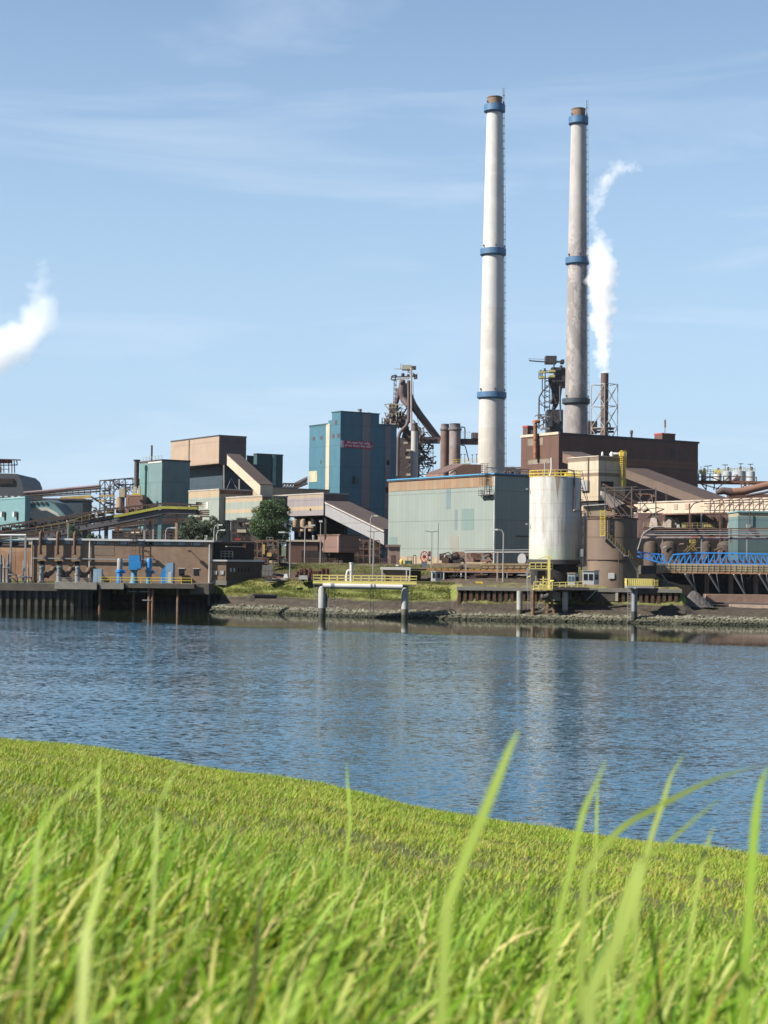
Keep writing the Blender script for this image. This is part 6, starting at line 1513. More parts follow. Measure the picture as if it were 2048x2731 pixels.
def furnace2():
    D = 720
    t = thing('far_blast_furnace', 'far blast furnace head with dark boom crane, behind the grey chimney', 'blast furnace', P(H(560, 1180), D))
    fb = mat('far_furnace', (.05, .048, .055), .7, vary=.3, scale=.6)
    boxpx(H, D, 465, 140, 608, 235, 6, fb, 'crane_house', t); boxpx(H, D, 668, 188, 708, 236, 5, fb, 'counterweight', t)
    mb = MB().beam(P(H(250, 205), D), P(H(470, 222), D), 1.0, .45).beam(P(H(245, 180), D), P(H(470, 188), D), .15).beam(P(H(247, 180), D), P(H(250, 210), D), .15).beam(P(H(600, 218), D), P(H(700, 222), D), 1.0, .8); mb.build('boom', fb, t)
    tubepx(H, D, [(572, 235), (572, 300)], 9.24, fb, 'slew_post', t)
    boxpx(H, D, 545, 290, 700, 330, 6, fb, 'top_platform', t)
    boxpx(H, D + 1, 590, 300, 740, 540, 8, fb, 'furnace_throat', t)
    boxpx(H, D + 1, 520, 400, 600, 500, 7, fb, 'hopper', t)
    beams(H, D, [(378, 345, 378, 440), (378, 345, 600, 330), (378, 440, 590, 425), (420, 340, 420, 600), (455, 440, 450, 860), (520, 440, 515, 860), (430, 360, 590, 365), (400, 325, 400, 440), (455, 310, 460, 440), (500, 440, 560, 640), (540, 560, 600, 760)], 0.42, fb, 'frame', t)
    for x0, y0, x1, y1 in ((385, 340, 460, 362), (505, 325, 590, 350), (385, 405, 455, 432), (508, 390, 585, 418)):
        boxpx(H, D - 3, x0, y0, x1, y1, 2, mat('far_yellow', (.60, .52, .16), .6), 'guard_panel', t)
    for x, y, r_ in ((400, 335, 10), (452, 320, 14), (665, 290, 20), (705, 305, 12), (560, 330, 16)):
        c = P(H(x, y), D); k = r_ * .205 * D / F; MB().lathe(c, [(k, -k), (k, k), (k * .5, k * 1.3)], 12).build('bell_gear', fb, t)
    fm = mat('far_pipe', (.10, .09, .10), .7, vary=.2)
    tubepx(H, D, [(490, 540), (425, 600), (378, 680), (375, 920), (375, 1080)], 10.5, fm, 'left_downcomer', t, 14)
    tubepx(H, D - 2, [(650, 540), (652, 760), (662, 990)], 11.76, fm, 'right_downcomer', t, 14)
    tubepx(H, D + 3, [(570, 500), (585, 640), (560, 720), (530, 760)], [40, 44, 30, 24], fb, 'uptake', t)
    tubepx(H, D + 4, [(640, 520), (625, 640), (600, 760), (560, 840)], [44, 44, 34, 24], fb, 'uptake', t)
    mb = MB()
    for i in range(12): y = 450 + i * 34; mb.beam(P(H(455, y), D), P(H(518, y + 34 * (-1) ** i), D), .28)
    mb.build('hoist_lattice', fb, t)
    boxpx(H, D, 485, 840, 690, 1180, 10, fb, 'cast_house', t)
    boxpx(H, D - 1, 488, 968, 552, 1060, 2, mat('far_grey', (.3, .29, .3), .6), 'panel', t)
    tubepx(H, D - 3, [(325, 930), (345, 912), (520, 905)], 5.46, fm, 'cross_pipe', t)
    boxpx(H, D - 3, 360, 925, 520, 938, 2, mat('far_grey', (.3, .29, .3)), 'pale_walkway', t); boxpx(H, D - 4, 412, 1072, 515, 1098, 2, mat('far_grey', (.3, .29, .3)), 'pale_roof', t)
    beams(H, D, [(370, 940, 370, 1090), (435, 940, 435, 1100), (540, 870, 550, 960), (580, 760, 640, 760), (590, 905, 600, 960)], 0.378, fm, 'posts', t)
    for i in range(16):
        x, y = random.uniform(400, 700), random.uniform(600, 1100); a = P(H(x, y), D + random.uniform(-1, 3))
        MB().tube([a, a + Vector((random.uniform(-3, 3), 0, random.uniform(-3, 3))), a + Vector((random.uniform(-3, 3), 1, random.uniform(-6, 2)))], random.uniform(.12, .3), 8).build('pipe', random.choice([fb, fm]), t)
    # steam stack within its lattice
    D = 520
    c = P(H(1226, 1190), D); z = lambda y: P(H(1226, y), D).z
    t = thing('steam_stack', 'slim brown stack pouring white steam, framed by a pale steel lattice', 'stack', (c.x, c.y, c.z)); r_ = 50 * .205 * D / F
    MB().lathe((c.x, c.y, 0), [(r_, z(1190) - 6), (r_, z(370)), (r_ - .15, z(370)), (r_ - .15, z(370) - 2)], 28, cap=False).build('shaft', mat('steam_stack_brown', (.14, .085, .07), .7, vary=.2, scale=.4), t)
    fr = mat('lattice_cream', (.50, .46, .42), .6, vary=.1); mb = MB()
    s_ = 165 * .205 * D / F; ce = Vector((c.x, c.y, 0))
    cor = [ce + Vector((-s_, 1.5, 0)), ce + Vector((-.55, -s_ * .9, 0)), ce + Vector((s_, -1, 0)), ce + Vector((.9, s_ * .9, 0))]
    lv = [z(1190) - 4, z(1080), z(800), z(515)]
    for q in cor: mb.beam(q + Z_ * lv[0], q + Z_ * lv[-1], .26)
    for a, b in zip(cor, cor[1:] + cor[:1]):
        for h in lv: mb.beam(a + Z_ * h, b + Z_ * h, .18)
        for h0, h1 in zip(lv, lv[1:]): mb.beam(a + Z_ * h0, b + Z_ * h1, .15).beam(b + Z_ * h0, a + Z_ * h1, .15)
    mb.build('lattice', fr, t)
    tubepx(H, D + 2, [(1275, 1005), (1300, 1030), (1308, 1110)], 9, dkst, 'bypass_pipe', t, 8)
    boxpx(H, D + 3, 1020, 990, 1135, 1150, 3, fb, 'duct_house', t)
    beams(H, D + 2, [(1010, 1090, 1350, 1090), (1010, 1130, 1350, 1130)], .7, dkst, 'platform', t)
furnace2()

def millb():
    D = 430
    t = thing('brown_mill', 'big brown clad mill hall with cream parapet below the grey chimney', 'building', P((1490, 1490), D))
    b = Block(t, D, 1340 + 197 * K, 1340 + 594 * K, 1640 + 876 * K, 1140 + 72 * K, zb=ZG, m=mill)
    o = b.o
    MB().ob(Vector((o.x, o.y, b.zt + .003)) - V * .2 - U * .0, V * .6, U * (b.lu + .2), .7).build('parapet', cream, t)
    MB().ob(Vector((o.x, o.y, b.zt + .003)) + V * .41 - U * .15, V * b.lv, U * (b.lu * .9), .55).build('roof', dkst, t)
    b.patch(MB(), 'L', E(268, 115), E(428, 190), .08).build('pale_louvre', mat('louvre', (.28, .23, .18), .7, panels=.3), t)
    b.patch(MB(), 'L', E(268, 335), E(500, 385), .08).build('pale_louvre', mat('louvre', (.28, .23, .18)), t)
    mb = MB(); b.patch(mb, 'R', Ft(592, 225), Ft(626, 318), .08); mb.build('louvre', dkst, t)
    mb = MB(); b.patch(mb, 'R', Ft(-10, 345), Ft(875, 415), .05); mb.build('belt_course', mat('belt_brown', (.22, .11, .07), .7, panels=.1), t)
    # fallen-dark outer vertical pipe on its lit front
    q = thing('rusty_vent_pipe', 'rusty bent exhaust pipe climbing the lit end of the brown mill', 'pipe', b.hit(E(348, 320), 'L', 1))
    p_ = [b.hit(E(346, y), 'L', 1.0) for y in (-35, 60, 160, 290, 330)]
    MB().tube(p_, .55, 14).build('pipe', mat('orange_rust', (.34, .15, .07), .75, vary=.3), q)
    for y in (-10, 130, 275): c = b.hit(E(346, y), 'L', 1.0); MB().tube([c - Z_ * .12, c + Z_ * .12], .68, 14).build('flange', rust, q)
    MB().tube([p_[0], p_[0] + Z_ * .6 + U * .6 - V * .1, p_[0] + Z_ * .9 + U * .2 + V * 1.6], .55, 12).build('elbow', mat('orange_rust', (.34, .15, .07)), q)
    # roof cabins
    c = b.C + U * b.lu * .84 + V * 1
    for lb, x0, x1, y0, y1, DD in (('brown roof cabin with red top edge at the left end of the mill roof', 215, 355, -2, 98, D + 16),):
        q = thing('roof_cabin', lb, 'cabin', P(E(x0, y1), DD))
        bb = Block(q, DD, 1340 + x0 * K, 1340 + 265 * K, 1340 + 355 * K, 1140 - 2 * K, 1140 + 100 * K, m=mill)
        MB().ob(Vector((bb.C.x, bb.C.y, bb.zt + .01)) - V * .1 - U * .1, V * (bb.lv + .2), U * (bb.lu + .2), .5).build('red_edge', mat('mill_red', (.45, .07, .05), .6), q)
        bb.patch(MB(), 'R', E(298, 30), E(326, 62), .1).build('window', white, q)
    q = thing('roof_cabin', 'low brown roof cabin with red rim and thin mast near the mill roof corner', 'cabin', P(Ft(415, 130), D + 16)); DD = 455
    bb = Block(q, DD, 1640 + 415 * K, 1640 + 498 * K, 1640 + 634 * K, 1140 + 74 * K, 1140 + 145 * K, m=mill)
    MB().ob(Vector((bb.C.x, bb.C.y, bb.zt + .01)) - V * .1 - U * .1, V * (bb.lv + .2), U * (bb.lu + .2), .45).build('red_edge', mat('mill_red', (.45, .07, .05)), q)
    MB().beam(P(Ft(526, 70), DD), P(Ft(526, -5), DD), .18).beam(P(Ft(528, 0), DD), P(Ft(528, -80), DD), .5).build('mast', mat('mast_brown', (.3, .24, .2), .6), q)
    c = P(Ft(173, 115), 450); q = thing('roof_vent', 'dark mushroom vent on the mill roof', 'vent', c)
    MB().lathe(c - Z_ * 1, [(.3, 0), (.3, 2.2), (.42, 2.3), (.42, 3.1), (.3, 3.3)], 14).build('pipe', dkst, q)
    # sloping roof conveyor into mill (dark brown roof, left)
    gallery('mill_gallery', 'brown roofed gallery slanting down in front of the dark mill wall', P(E(632, 368), 415), P(E(860, 440), 400), 5, 2.6, mat('warm_brown_cladding', (.24, .15, .12)), broof, legs=())
    # cream building
    D = 372
    t = thing('cream_house', 'cream clad process house with brown bands and flat dark roof', 'building', P((1595, 1490), D))
    zt = P((1596, 1140 + 305 * K), D).z
    zbs = lambda y: P((1596, 1140 + y * K), D).z
    bm = mat('cream_banded', (.5, .45, .36), .65, vary=.08, panels=.07, streak=.25, bands=[(ZG, (.60, .50, .36)), (zbs(512), (.26, .19, .14)), (zbs(475), (.62, .56, .42)), (zbs(352), (.26, .2, .15))])
    b = Block(t, D, 1340 + 690 * K, 1340 + 1012 * K, 1340 + 1292 * K, 1140 + 305 * K, 1140 + 770 * K, m=bm, fascia=mat('pale_edge', (.6, .52, .42), .6), ft=.22)
    MB().ob(Vector((b.o.x, b.o.y, ZG)) + V * .4 + U * .4, V * (b.lv - 1), U * (b.lu - 1), b.zb - ZG - .01).build('undercroft', void, t)
    b.patch(MB(), 'L', E(903, 320), E(912, 560), .15).build('downpipe', dkst, t)
    b.patch(MB(), 'L', E(838, 560), E(915, 670), .6).build('wall_unit', grey, t)
    b.patch(MB(), 'R', E(1040, 570), E(1160, 620), .3).build('opening', void, t)
    for x, y, r_, lb in ((1052, 290, .28, 'pale round stub vent on the cream house roof'), (1150, 290, .45, 'white dome vent on the cream house roof')):
        c = P(E(x, y), D + 8); q = thing('roof_vent', lb, 'vent', c)
        MB().lathe(c - Z_ * .6, [(r_, 0), (r_, .9), (r_ * .9, 1.1), (r_ * .4, 1.35), (.02, 1.4)], 16).build('dome', white, q)
        MB().lathe(c - Z_ * .6, [(r_ * 1.3, -.1), (r_ * 1.3, .1)], 16).build('collar', grey, q)
    c = P(E(1190, 295), D + 8); single(MB().tube([c - X_ * 1.4 + Z_ * .1, c - X_ * .9 + Z_ * .35, c + X_ * .8 + Z_ * .35, c + X_ * 1.2 + Z_ * .1], [.25, .35, .35, .25], 12).build('air_duct', white), 'white horizontal air duct lying on the cream house roof', 'duct')
    q = thing('yellow_caged_ladder', 'tall yellow caged ladder on the dark side of the cream house', 'ladder', P(E(1258, 625), D))
    x0, x1 = b.hit(E(1240, 400), 'R', .6), b.hit(E(1280, 400), 'R', .6); zA, zB = b.hit(E(1260, 630), 'R').z, b.hit(E(1260, 250), 'R').z
    mb = MB()
    for a in (x0, x1, x0 - U * .7, x1 - U * .7): mb.beam((a.x, a.y, zA), (a.x, a.y, zB), .11)
    for k in range(18):
        zz = zA + (zB - zA) * k / 17
        for a, e in ((x0, x1), (x0 - U * .7, x1 - U * .7), (x0, x0 - U * .7), (x1, x1 - U * .7)): mb.beam((a.x, a.y, zz), (e.x, e.y, zz), .08)
    mb.build('ladder_cage', yell, q)
    boxpx(E, D - 1, 1235, 255, 1278, 300, 1.2, yell, 'top_cage', q)
    beams(E, D - 1, [(1278, 262, 1305, 265), (1305, 265, 1303, 310), (1278, 290, 1305, 292)], .1, grey, 'side_rail', q)
millb()

def tanks():
    D = 288
    c0 = P(E(542, 1700), D); z = lambda y: P(E(542, y), D).z; c = Vector((c0.x, c0.y, 0)); r_ = 266 * K * D / F
    t = thing('white_storage_tank', 'large white cylindrical tank with a yellow railed top and rust streaks', 'tank', (c.x, c.y, z(1500)))
    m, n, b = newmat('tank_white'); geo = n.nodes.new('ShaderNodeNewGeometry'); pos = geo.outputs['Position']
    sep = n.nodes.new('ShaderNodeSeparateXYZ'); n.links.new(pos, sep.inputs[0]); zz = sep.outputs[2]
    ang = mth(n, 'ARCTAN2', mth(n, 'SUBTRACT', sep.outputs[1], c.y), mth(n, 'SUBTRACT', sep.outputs[0], c.x))
    cx = n.nodes.new('ShaderNodeCombineXYZ'); n.links.new(mth(n, 'MULTIPLY', ang, 4.5), cx.inputs[0]); n.links.new(mth(n, 'MULTIPLY', zz, .12), cx.inputs[2])
    col = mixc(n, ramp(n, noise(n, cx.outputs[0], .9, 6, .7, .1), .42, .70, (0, 0, 0), (.85,) * 3), (.37, .37, .355), (.17, .14, .115))
    col = mixc(n, ramp(n, noise(n, pos, .25, 5, .6), .45, .75, (0, 0, 0), (.5,) * 3), col, (.30, .31, .265))
    # weld seams
    sv = mth(n, 'LESS_THAN', mth(n, 'FRACT', mth(n, 'DIVIDE', mth(n, 'SUBTRACT', zz, z(1390)), 2.47)), .03)
    sh = mth(n, 'LESS_THAN', mth(n, 'FRACT', mth(n, 'MULTIPLY', ang, 2.9)), .02)
    col = mixc(n, mth(n, 'MULTIPLY', mth(n, 'MAXIMUM', sv, sh), .45), col, (.2, .16, .13))
    # one tapering rust tongue below the rim
    du = mth(n, 'ABSOLUTE', mth(n, 'SUBTRACT', ang, -1.57)); dz = mth(n, 'DIVIDE', mth(n, 'SUBTRACT', z(530), zz), 4.2)
    tg = mth(n, 'LESS_THAN', du, mth(n, 'MULTIPLY', mth(n, 'SUBTRACT', 1.0, dz), .10)); tg = mth(n, 'MULTIPLY', tg, mth(n, 'LESS_THAN', dz, 1.0))
    col = mixc(n, mth(n, 'MULTIPLY', tg, .75), col, (.15, .09, .06))
    col = mixc(n, mth(n, 'MULTIPLY', ramp(n, mth(n, 'DIVIDE', mth(n, 'SUBTRACT', zz, z(1390)), 3.0), .3, 1.0, (1, 1, 1), (0, 0, 0)), .5), col, (.27, .32, .21))
    n.links.new(col, b.inputs['Base Color']); b.inputs['Roughness'].default_value = .55
    MB().lathe(c, [(r_, z(1392)), (r_, z(533)), (r_ - .4, z(533) + .12)], 56).build('shell', m, t)
    MB().lathe(c, [(r_ * 1.09, z(1440)), (r_ * 1.09, z(1394))], 48).build('base_ring', dkst, t)
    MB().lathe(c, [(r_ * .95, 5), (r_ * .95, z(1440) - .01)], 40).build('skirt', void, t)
    mb = MB(); k = 26; zt = z(530)
    for i in range(k):
        a = 2 * math.pi * i / k; e = 2 * math.pi * (i + 1) / k; p_ = c + Vector((math.cos(a) * r_ * 1.01, math.sin(a) * r_ * 1.01, zt)); q_ = c + Vector((math.cos(e) * r_ * 1.01, math.sin(e) * r_ * 1.01, zt))
        mb.beam(p_, p_ + Z_ * 1.15, .09)
        for h in (.08, .6, 1.15): mb.beam(p_ + Z_ * h, q_ + Z_ * h, .09)
    mb.build('railing', yell, t)
    boxpx(E, D + 1, 665, 485, 735, 515, 2, yell, 'top_hatch', t)
    tubepx(E, D, [(440, 525, 1), (448, 450, 1), (448, 368, 1)], 9, grey, 'vent_pipe', t, 8)
    tubepx(E, D, [(495, 530, -1), (515, 440, -1), (515, 320, -1)], 9, white, 'vent_pipe', t, 8)
    tubepx(E, D, [(540, 450, -2), (700, 445, -3), (755, 460, -3.6), (757, 640, -3.6), (757, 872, -3.6)], 8, mauv, 'downpipe', t, 10)
    tubepx(E, D, [(748, 872, -3.8), (815, 872, -3), (830, 900, -2.4), (828, 1440, -2.4)], 11, mat('pale_mast', (.45, .38, .36)), 'outlet_pipe', t, 10)
    boxpx(E, D - 3.2, 808, 1280, 850, 1360, .6, grey, 'junction_box', t)
    for y in (655, 1022): a = c + Vector((-r_, -1.2, z(y))); MB().beam(a, a - X_ * .5, .12).box(a - X_ * .6, (.18, 0, 0), (0, .15, 0), (0, 0, .14)).build('side_lamp', grey, t)
    q = thing('silver_riser_pipe', 'shiny grey riser pipe standing between the white tank and the brown tank', 'pipe', P(E(870, 1500), D - 2))
    tubepx(E, D - 2, [(872, 900), (868, 1150), (866, 1440), (855, 1460), (640, 1460), (612, 1475), (612, 1610)], 10, mat('galvanised', (.45, .47, .5), .35, .3), 'pipe', q, 12)
    mb = MB()
    for x in (820, 815 + 85): mb.beam(P(E(x, 520 if x < 850 else 880), D + 6), P(E(x + 10, 1500), D + 6), .2)
    for k in range(14): y = 560 + k * 60; mb.beam(P(E(800, y), D + 6), P(E(850, y + (30 if k % 2 else -20)), D + 6), .14)
    mb.beam(P(E(820, 560), D + 5), P(E(930, 920), D + 5), .12).beam(P(E(835, 450), D + 5), P(E(905, 790), D + 5), .1).build('service_frame', dkst, q)
    # brown tank
    D = 284; c0 = P(E(1152, 1690), D); z = lambda y: P(E(1152, y), D).z; c = Vector((c0.x, c0.y, 0)); r_ = 262 * K * D / F
    t = thing('brown_storage_tank', 'squat brown weathered cylindrical tank with yellow ladder cage and outside stair', 'tank', (c.x, c.y, z(1690)))
    tb = mat('tank_brown', (.20, .15, .115), .75, vary=.18, scale=.3, streak=.55, dirt=(.13, .085, .06))
    MB().lathe(c, [(r_, z(1392)), (r_, z(965))], 56).build('shell', tb, t)
    MB().lathe(c, [(r_ * .99, z(1692)), (r_ * .99, z(1408))], 56).build('lower_shell', mat('tank_brown_low', (.22, .165, .12), .8, vary=.2, streak=.5, dirt=(.12, .08, .06)), t)
    for y0, y1, ex in ((1398, 1390, .10), (968, 955, .18), (1160, 1155, .03)): MB().lathe(c, [(r_ + ex, z(y0)), (r_ + ex, z(y1))], 56).build('band', brst, t)
    a = P(E(1115, 1592), D - r_ - .1); MB().ob(a, X_ * 1.05, Y_ * .15, P(E(1115, 1532), D - r_).z - a.z).build('hatch', white, t)
    mb = MB()
    for x in (1032, 1078): mb.beam(P(E(x, 1145), D - r_ - .6), P(E(x, 870), D - r_ - .6), .12).beam(P(E(x, 1145), D - r_ - .1), P(E(x, 900), D - r_ - .1), .1)
    for k in range(13): y = 1140 - k * 21; mb.beam(P(E(1030, y), D - r_ - .6), P(E(1080, y), D - r_ - .6), .07 if k % 3 else .16)
    mb.build('ladder_cage', yell, t)
    MB().beam(P(E(1030, 1147), D - r_ - .4), P(E(1085, 1147), D - r_ - .4), .9, .12).build('landing', grey, t)
    st = MB().beam(P(E(1085, 1150), D - r_ - .7), P(E(1290, 1352), D - r_ - .3), .22, .16); st.beam(P(E(1320, 1352), D - r_ - .3), P(E(1425, 1520), D - r_ + 1), .22, .16).beam(P(E(1275, 1355), D - r_ - .5), P(E(1330, 1352), D - r_ - .5), .7, .1)
    st.build('outside_stair', grey, t)
    mb = MB()
    for f in range(9):
        p_ = P(E(1085, 1150), D - r_ - .8).lerp(P(E(1290, 1352), D - r_ - .4), f / 8); mb.beam(p_, p_ + Z_ * 1.0, .06)
    mb.beam(P(E(1085, 1150), D - r_ - .8) + Z_, P(E(1290, 1352), D - r_ - .4) + Z_, .07)
    mb.rail([P(E(1330, 1352), D - r_ - .5), P(E(1425, 1520), D - r_ + 1)], 1.0, .8, .07).build('stair_rail', mat('old_yellow', (.32, .24, .07)), t)
    for x in (1225,): tubepx(E, D - r_ - .2, [(x, 1300), (x, 1690)], 5, dkst, 'conduit', t, 6)
    # cream gallery behind joining tanks (upper)
    D = 312
    t = thing('cream_link_wall', 'stained cream wall with white coping between the two tanks', 'wall', P(E(950, 930), D))
    boxpx(E, D, 850, 828, 1180, 935, 3, beigp, 'wall', t); MB().beam(P(E(842, 826), D - .2), P(E(1200, 800), D - .2), .4, .2).build('coping', white, t)
    # jetty with cabins
    D = 275
    t = thing('loading_jetty', 'cluttered loading jetty below the white tank, standing on timber and steel piles', 'jetty', P(E(420, 2030), D))
    zd = P(E(540, 1690), D).z
    a, e = P(E(285, 1700), D), P(E(905, 1700), D)
    MB().ob((P(E(540, 0), D).x, D - 1.5, zd - .3), (e.x - P(E(540, 0), D).x, 0, 0), (0, 7, 0), .42).build('deck', dkst, t)
    MB().ob((P(E(330, 0), D).x, D - 3, P(E(330, 1712), D - 3).z), (P(E(525, 0), D).x - P(E(330, 0), D).x, 0, 0), (0, 5, 0), .16).build('yellow_deck', pyel, t)
    pm = mat('pale_pile', (.5, .5, .47), .7, vary=.25, bands=[(-6, (.05, .05, .035)), (.9, (.13, .13, .09)), (1.8, (.46, .46, .42)), (8, (.5, .5, .5))], dirt=(.16, .12, .09))
    for x, yt, w_, m_, dd in ((180, 1722, 30, pm, 0), (660, 1730, 30, pm, 0), (320, 1700, 20, wood, -1)):
        c = P(E(x, 1800), D + dd); MB().lathe((c.x, c.y, 0), [(w_ * K * D / F, -4), (w_ * K * D / F, P(E(x, yt), D + dd).z)], 16).build('pile', m_, t)
    mb = MB().beam(P(E(475, 1720), D), P(E(450, 2090), D - .6), .5).build('pile', wood, t)
    mb = MB().beam(P(E(505, 1720), D), P(E(555, 2090), D - .6), .42).build('pile', wood, t)
    MB().rail([P(E(288, 1495), D - 1), P(E(528, 1495), D - 1)], 1.15, 1.1, .11, (1, .5, .1)).build('railing', pyel, t)
    MB().rail([P(E(288, 1495), D + 2), P(E(528, 1495), D + 2)], 1.15, 1.1, .1).build('railing', pyel, t)
    MB().rail([P(E(330, 1700), D - 3), P(E(525, 1700), D - 3)], 1.2, 1.1, .14, (1, .5, .1)).build('railing', pyel, t)
    mb = MB().beam(P(E(490, 1700), D - 1.5), P(E(490, 1350), D - 1.5), .4).beam(P(E(490, 1352), D - 1.5), P(E(380, 1385), D - 1.5), .14).beam(P(E(425, 1690), D - 3), P(E(430, 1570), D - 3), .2).beam(P(E(395, 1600), D - 3), P(E(475, 1600), D - 3), .16).build('davit', pyel, t)
    mb = MB(); mb.rail([P(E(540, 1690), D - 1.4), P(E(850, 1680), D - 1.4)], .9, 1.0, .09).build('railing', pyel, t)
    MB().ob(P(E(285, 1500), D - 1), X_ * (245 * K * D / F), Y_ * 3, .16).build('upper_deck', grey, t)
    mb = MB()
    for x in (290, 350, 470, 520): mb.beam(P(E(x, 1700), D), P(E(x, 1500), D), .16)
    mb.beam(P(E(290, 1510), D), P(E(350, 1560), D), .12).beam(P(E(520, 1510), D), P(E(470, 1560), D), .12).beam(P(E(265, 1480), D), P(E(262, 1720), D), .3).build('frame', grey, t)
    for i in range(18):
        x, y = random.uniform(290, 600), random.uniform(1540, 1690); a_ = P(E(x, y), D + random.uniform(-1.5, 2))
        MB().tube([a_, a_ + Vector((random.uniform(-.7, .7), 0, random.uniform(-.4, .4))), a_ + Vector((random.uniform(-.7, .7), .3, random.uniform(-.9, .3)))], random.uniform(.07, .18), 8).build('hose', random.choice([dkst, grey, white, pyel, dkst, rust]), t)
    boxpx(E, D + 1, 370, 1510, 450, 1650, 1.5, dkst, 'pump_unit', t)
    tubepx(E, D - 2.5, [(405, 1750), (430, 1790), (470, 1780), (490, 1740)], [10, 32, 30, 12], dkst, 'fender', t, 12)
    # hoses hanging in loops
    for cx, cy, r1 in ((535, 1770, 45), (405, 1885, 38)):
        tubepx(E, D - 2, [(cx + r1 * math.cos(a_), cy + r1 * math.sin(a_)) for a_ in [i * math.pi / 5 for i in range(10)]], 3, grey, 'hose_loop', t, 6)
    MB().ladder(P(E(282, 1925), D - 1.2), P(E(282, 1700), D - 1.2), .5, rung=.35, t=.07).build('ladder', grey, t)
    MB().ladder(P(E(706, 1825), D + 2), P(E(706, 1735), D + 2), .45, rung=.3, t=.07).build('ladder', grey, t)
    # cantilever and block in shade
    vs = [P(E(820, 1715), D + 1), P(E(1010, 1715), D + 1), P(E(935, 1830), D + 1), P(E(860, 1790), D + 1)]
    MB().hexa(vs, [v + Y_ * 3 for v in vs]).build('cantilever_bracket', void, t)
    MB().beam(P(E(1000, 1705), D - .5), P(E(885, 1820), D + .5), .13).build('strut', grey, t)
    boxpx(E, D + 3.4, 950, 1733, 1190, 1830, 2.5, dconc, 'abutment', t); boxpx(E, D + 3.3, 1190, 1735, 1217, 1830, 2, cream, 'abutment_end', t)
    boxpx(E, D + 3, 530, 1735, 610, 1825, 1.5, cream, 'pale_block', t)
    for nm, lb, x0, x1, x2, y0, y1, DD, wm in (('operator_cabin', 'white operator cabin with two dark windows jutting out over the bank', 842, 965, 1022, 1512, 1655, D - 1, white), ('glazed_cabin', 'smaller grey glazed cabin left of the white operator cabin', 685, 762, 815, 1540, 1665, D - .5, white)):
        q = thing(nm, lb, 'cabin', P(E(x1, y1), DD)); c = P(E(x1, y0), DD); a = P(E(x0, y0), DD); zb = P(E(x1, y1), DD).z
        o_ = Vector((a.x, c.y, zb)); w_ = Vector((c.x - a.x, 0, 0)); h = c.z - zb
        dpt = (P(E(x2, y0), DD).x - c.x) / V.x
        MB().hexa([o_, o_ + w_, o_ + w_ + V * dpt, o_ + V * dpt], [v + Z_ * h for v in (o_, o_ + w_, o_ + w_ + V * dpt, o_ + V * dpt)]).build('wall', wm, q)
        MB().ob(o_ + Vector((-.12, -.12, h + .003)), w_ + X_ * .2, V * dpt + Y_ * .1, .14).build('roof', cream, q)
        for k in range(2):
            MB().ob(o_ + w_ * (.10 + .45 * k) + Vector((0, -.04, h * .32)), w_ * .34, Y_ * .08, h * .46).build('window', glass if nm == 'operator_cabin' else mat('blue_glass', (.12, .2, .24), .15), q)
        MB().ob(o_ + w_ + V * (dpt * .2) - U * .03 + Z_ * h * .35, V * dpt * .6, -U * .04, h * .4).build('window', glass, q)
tanks()

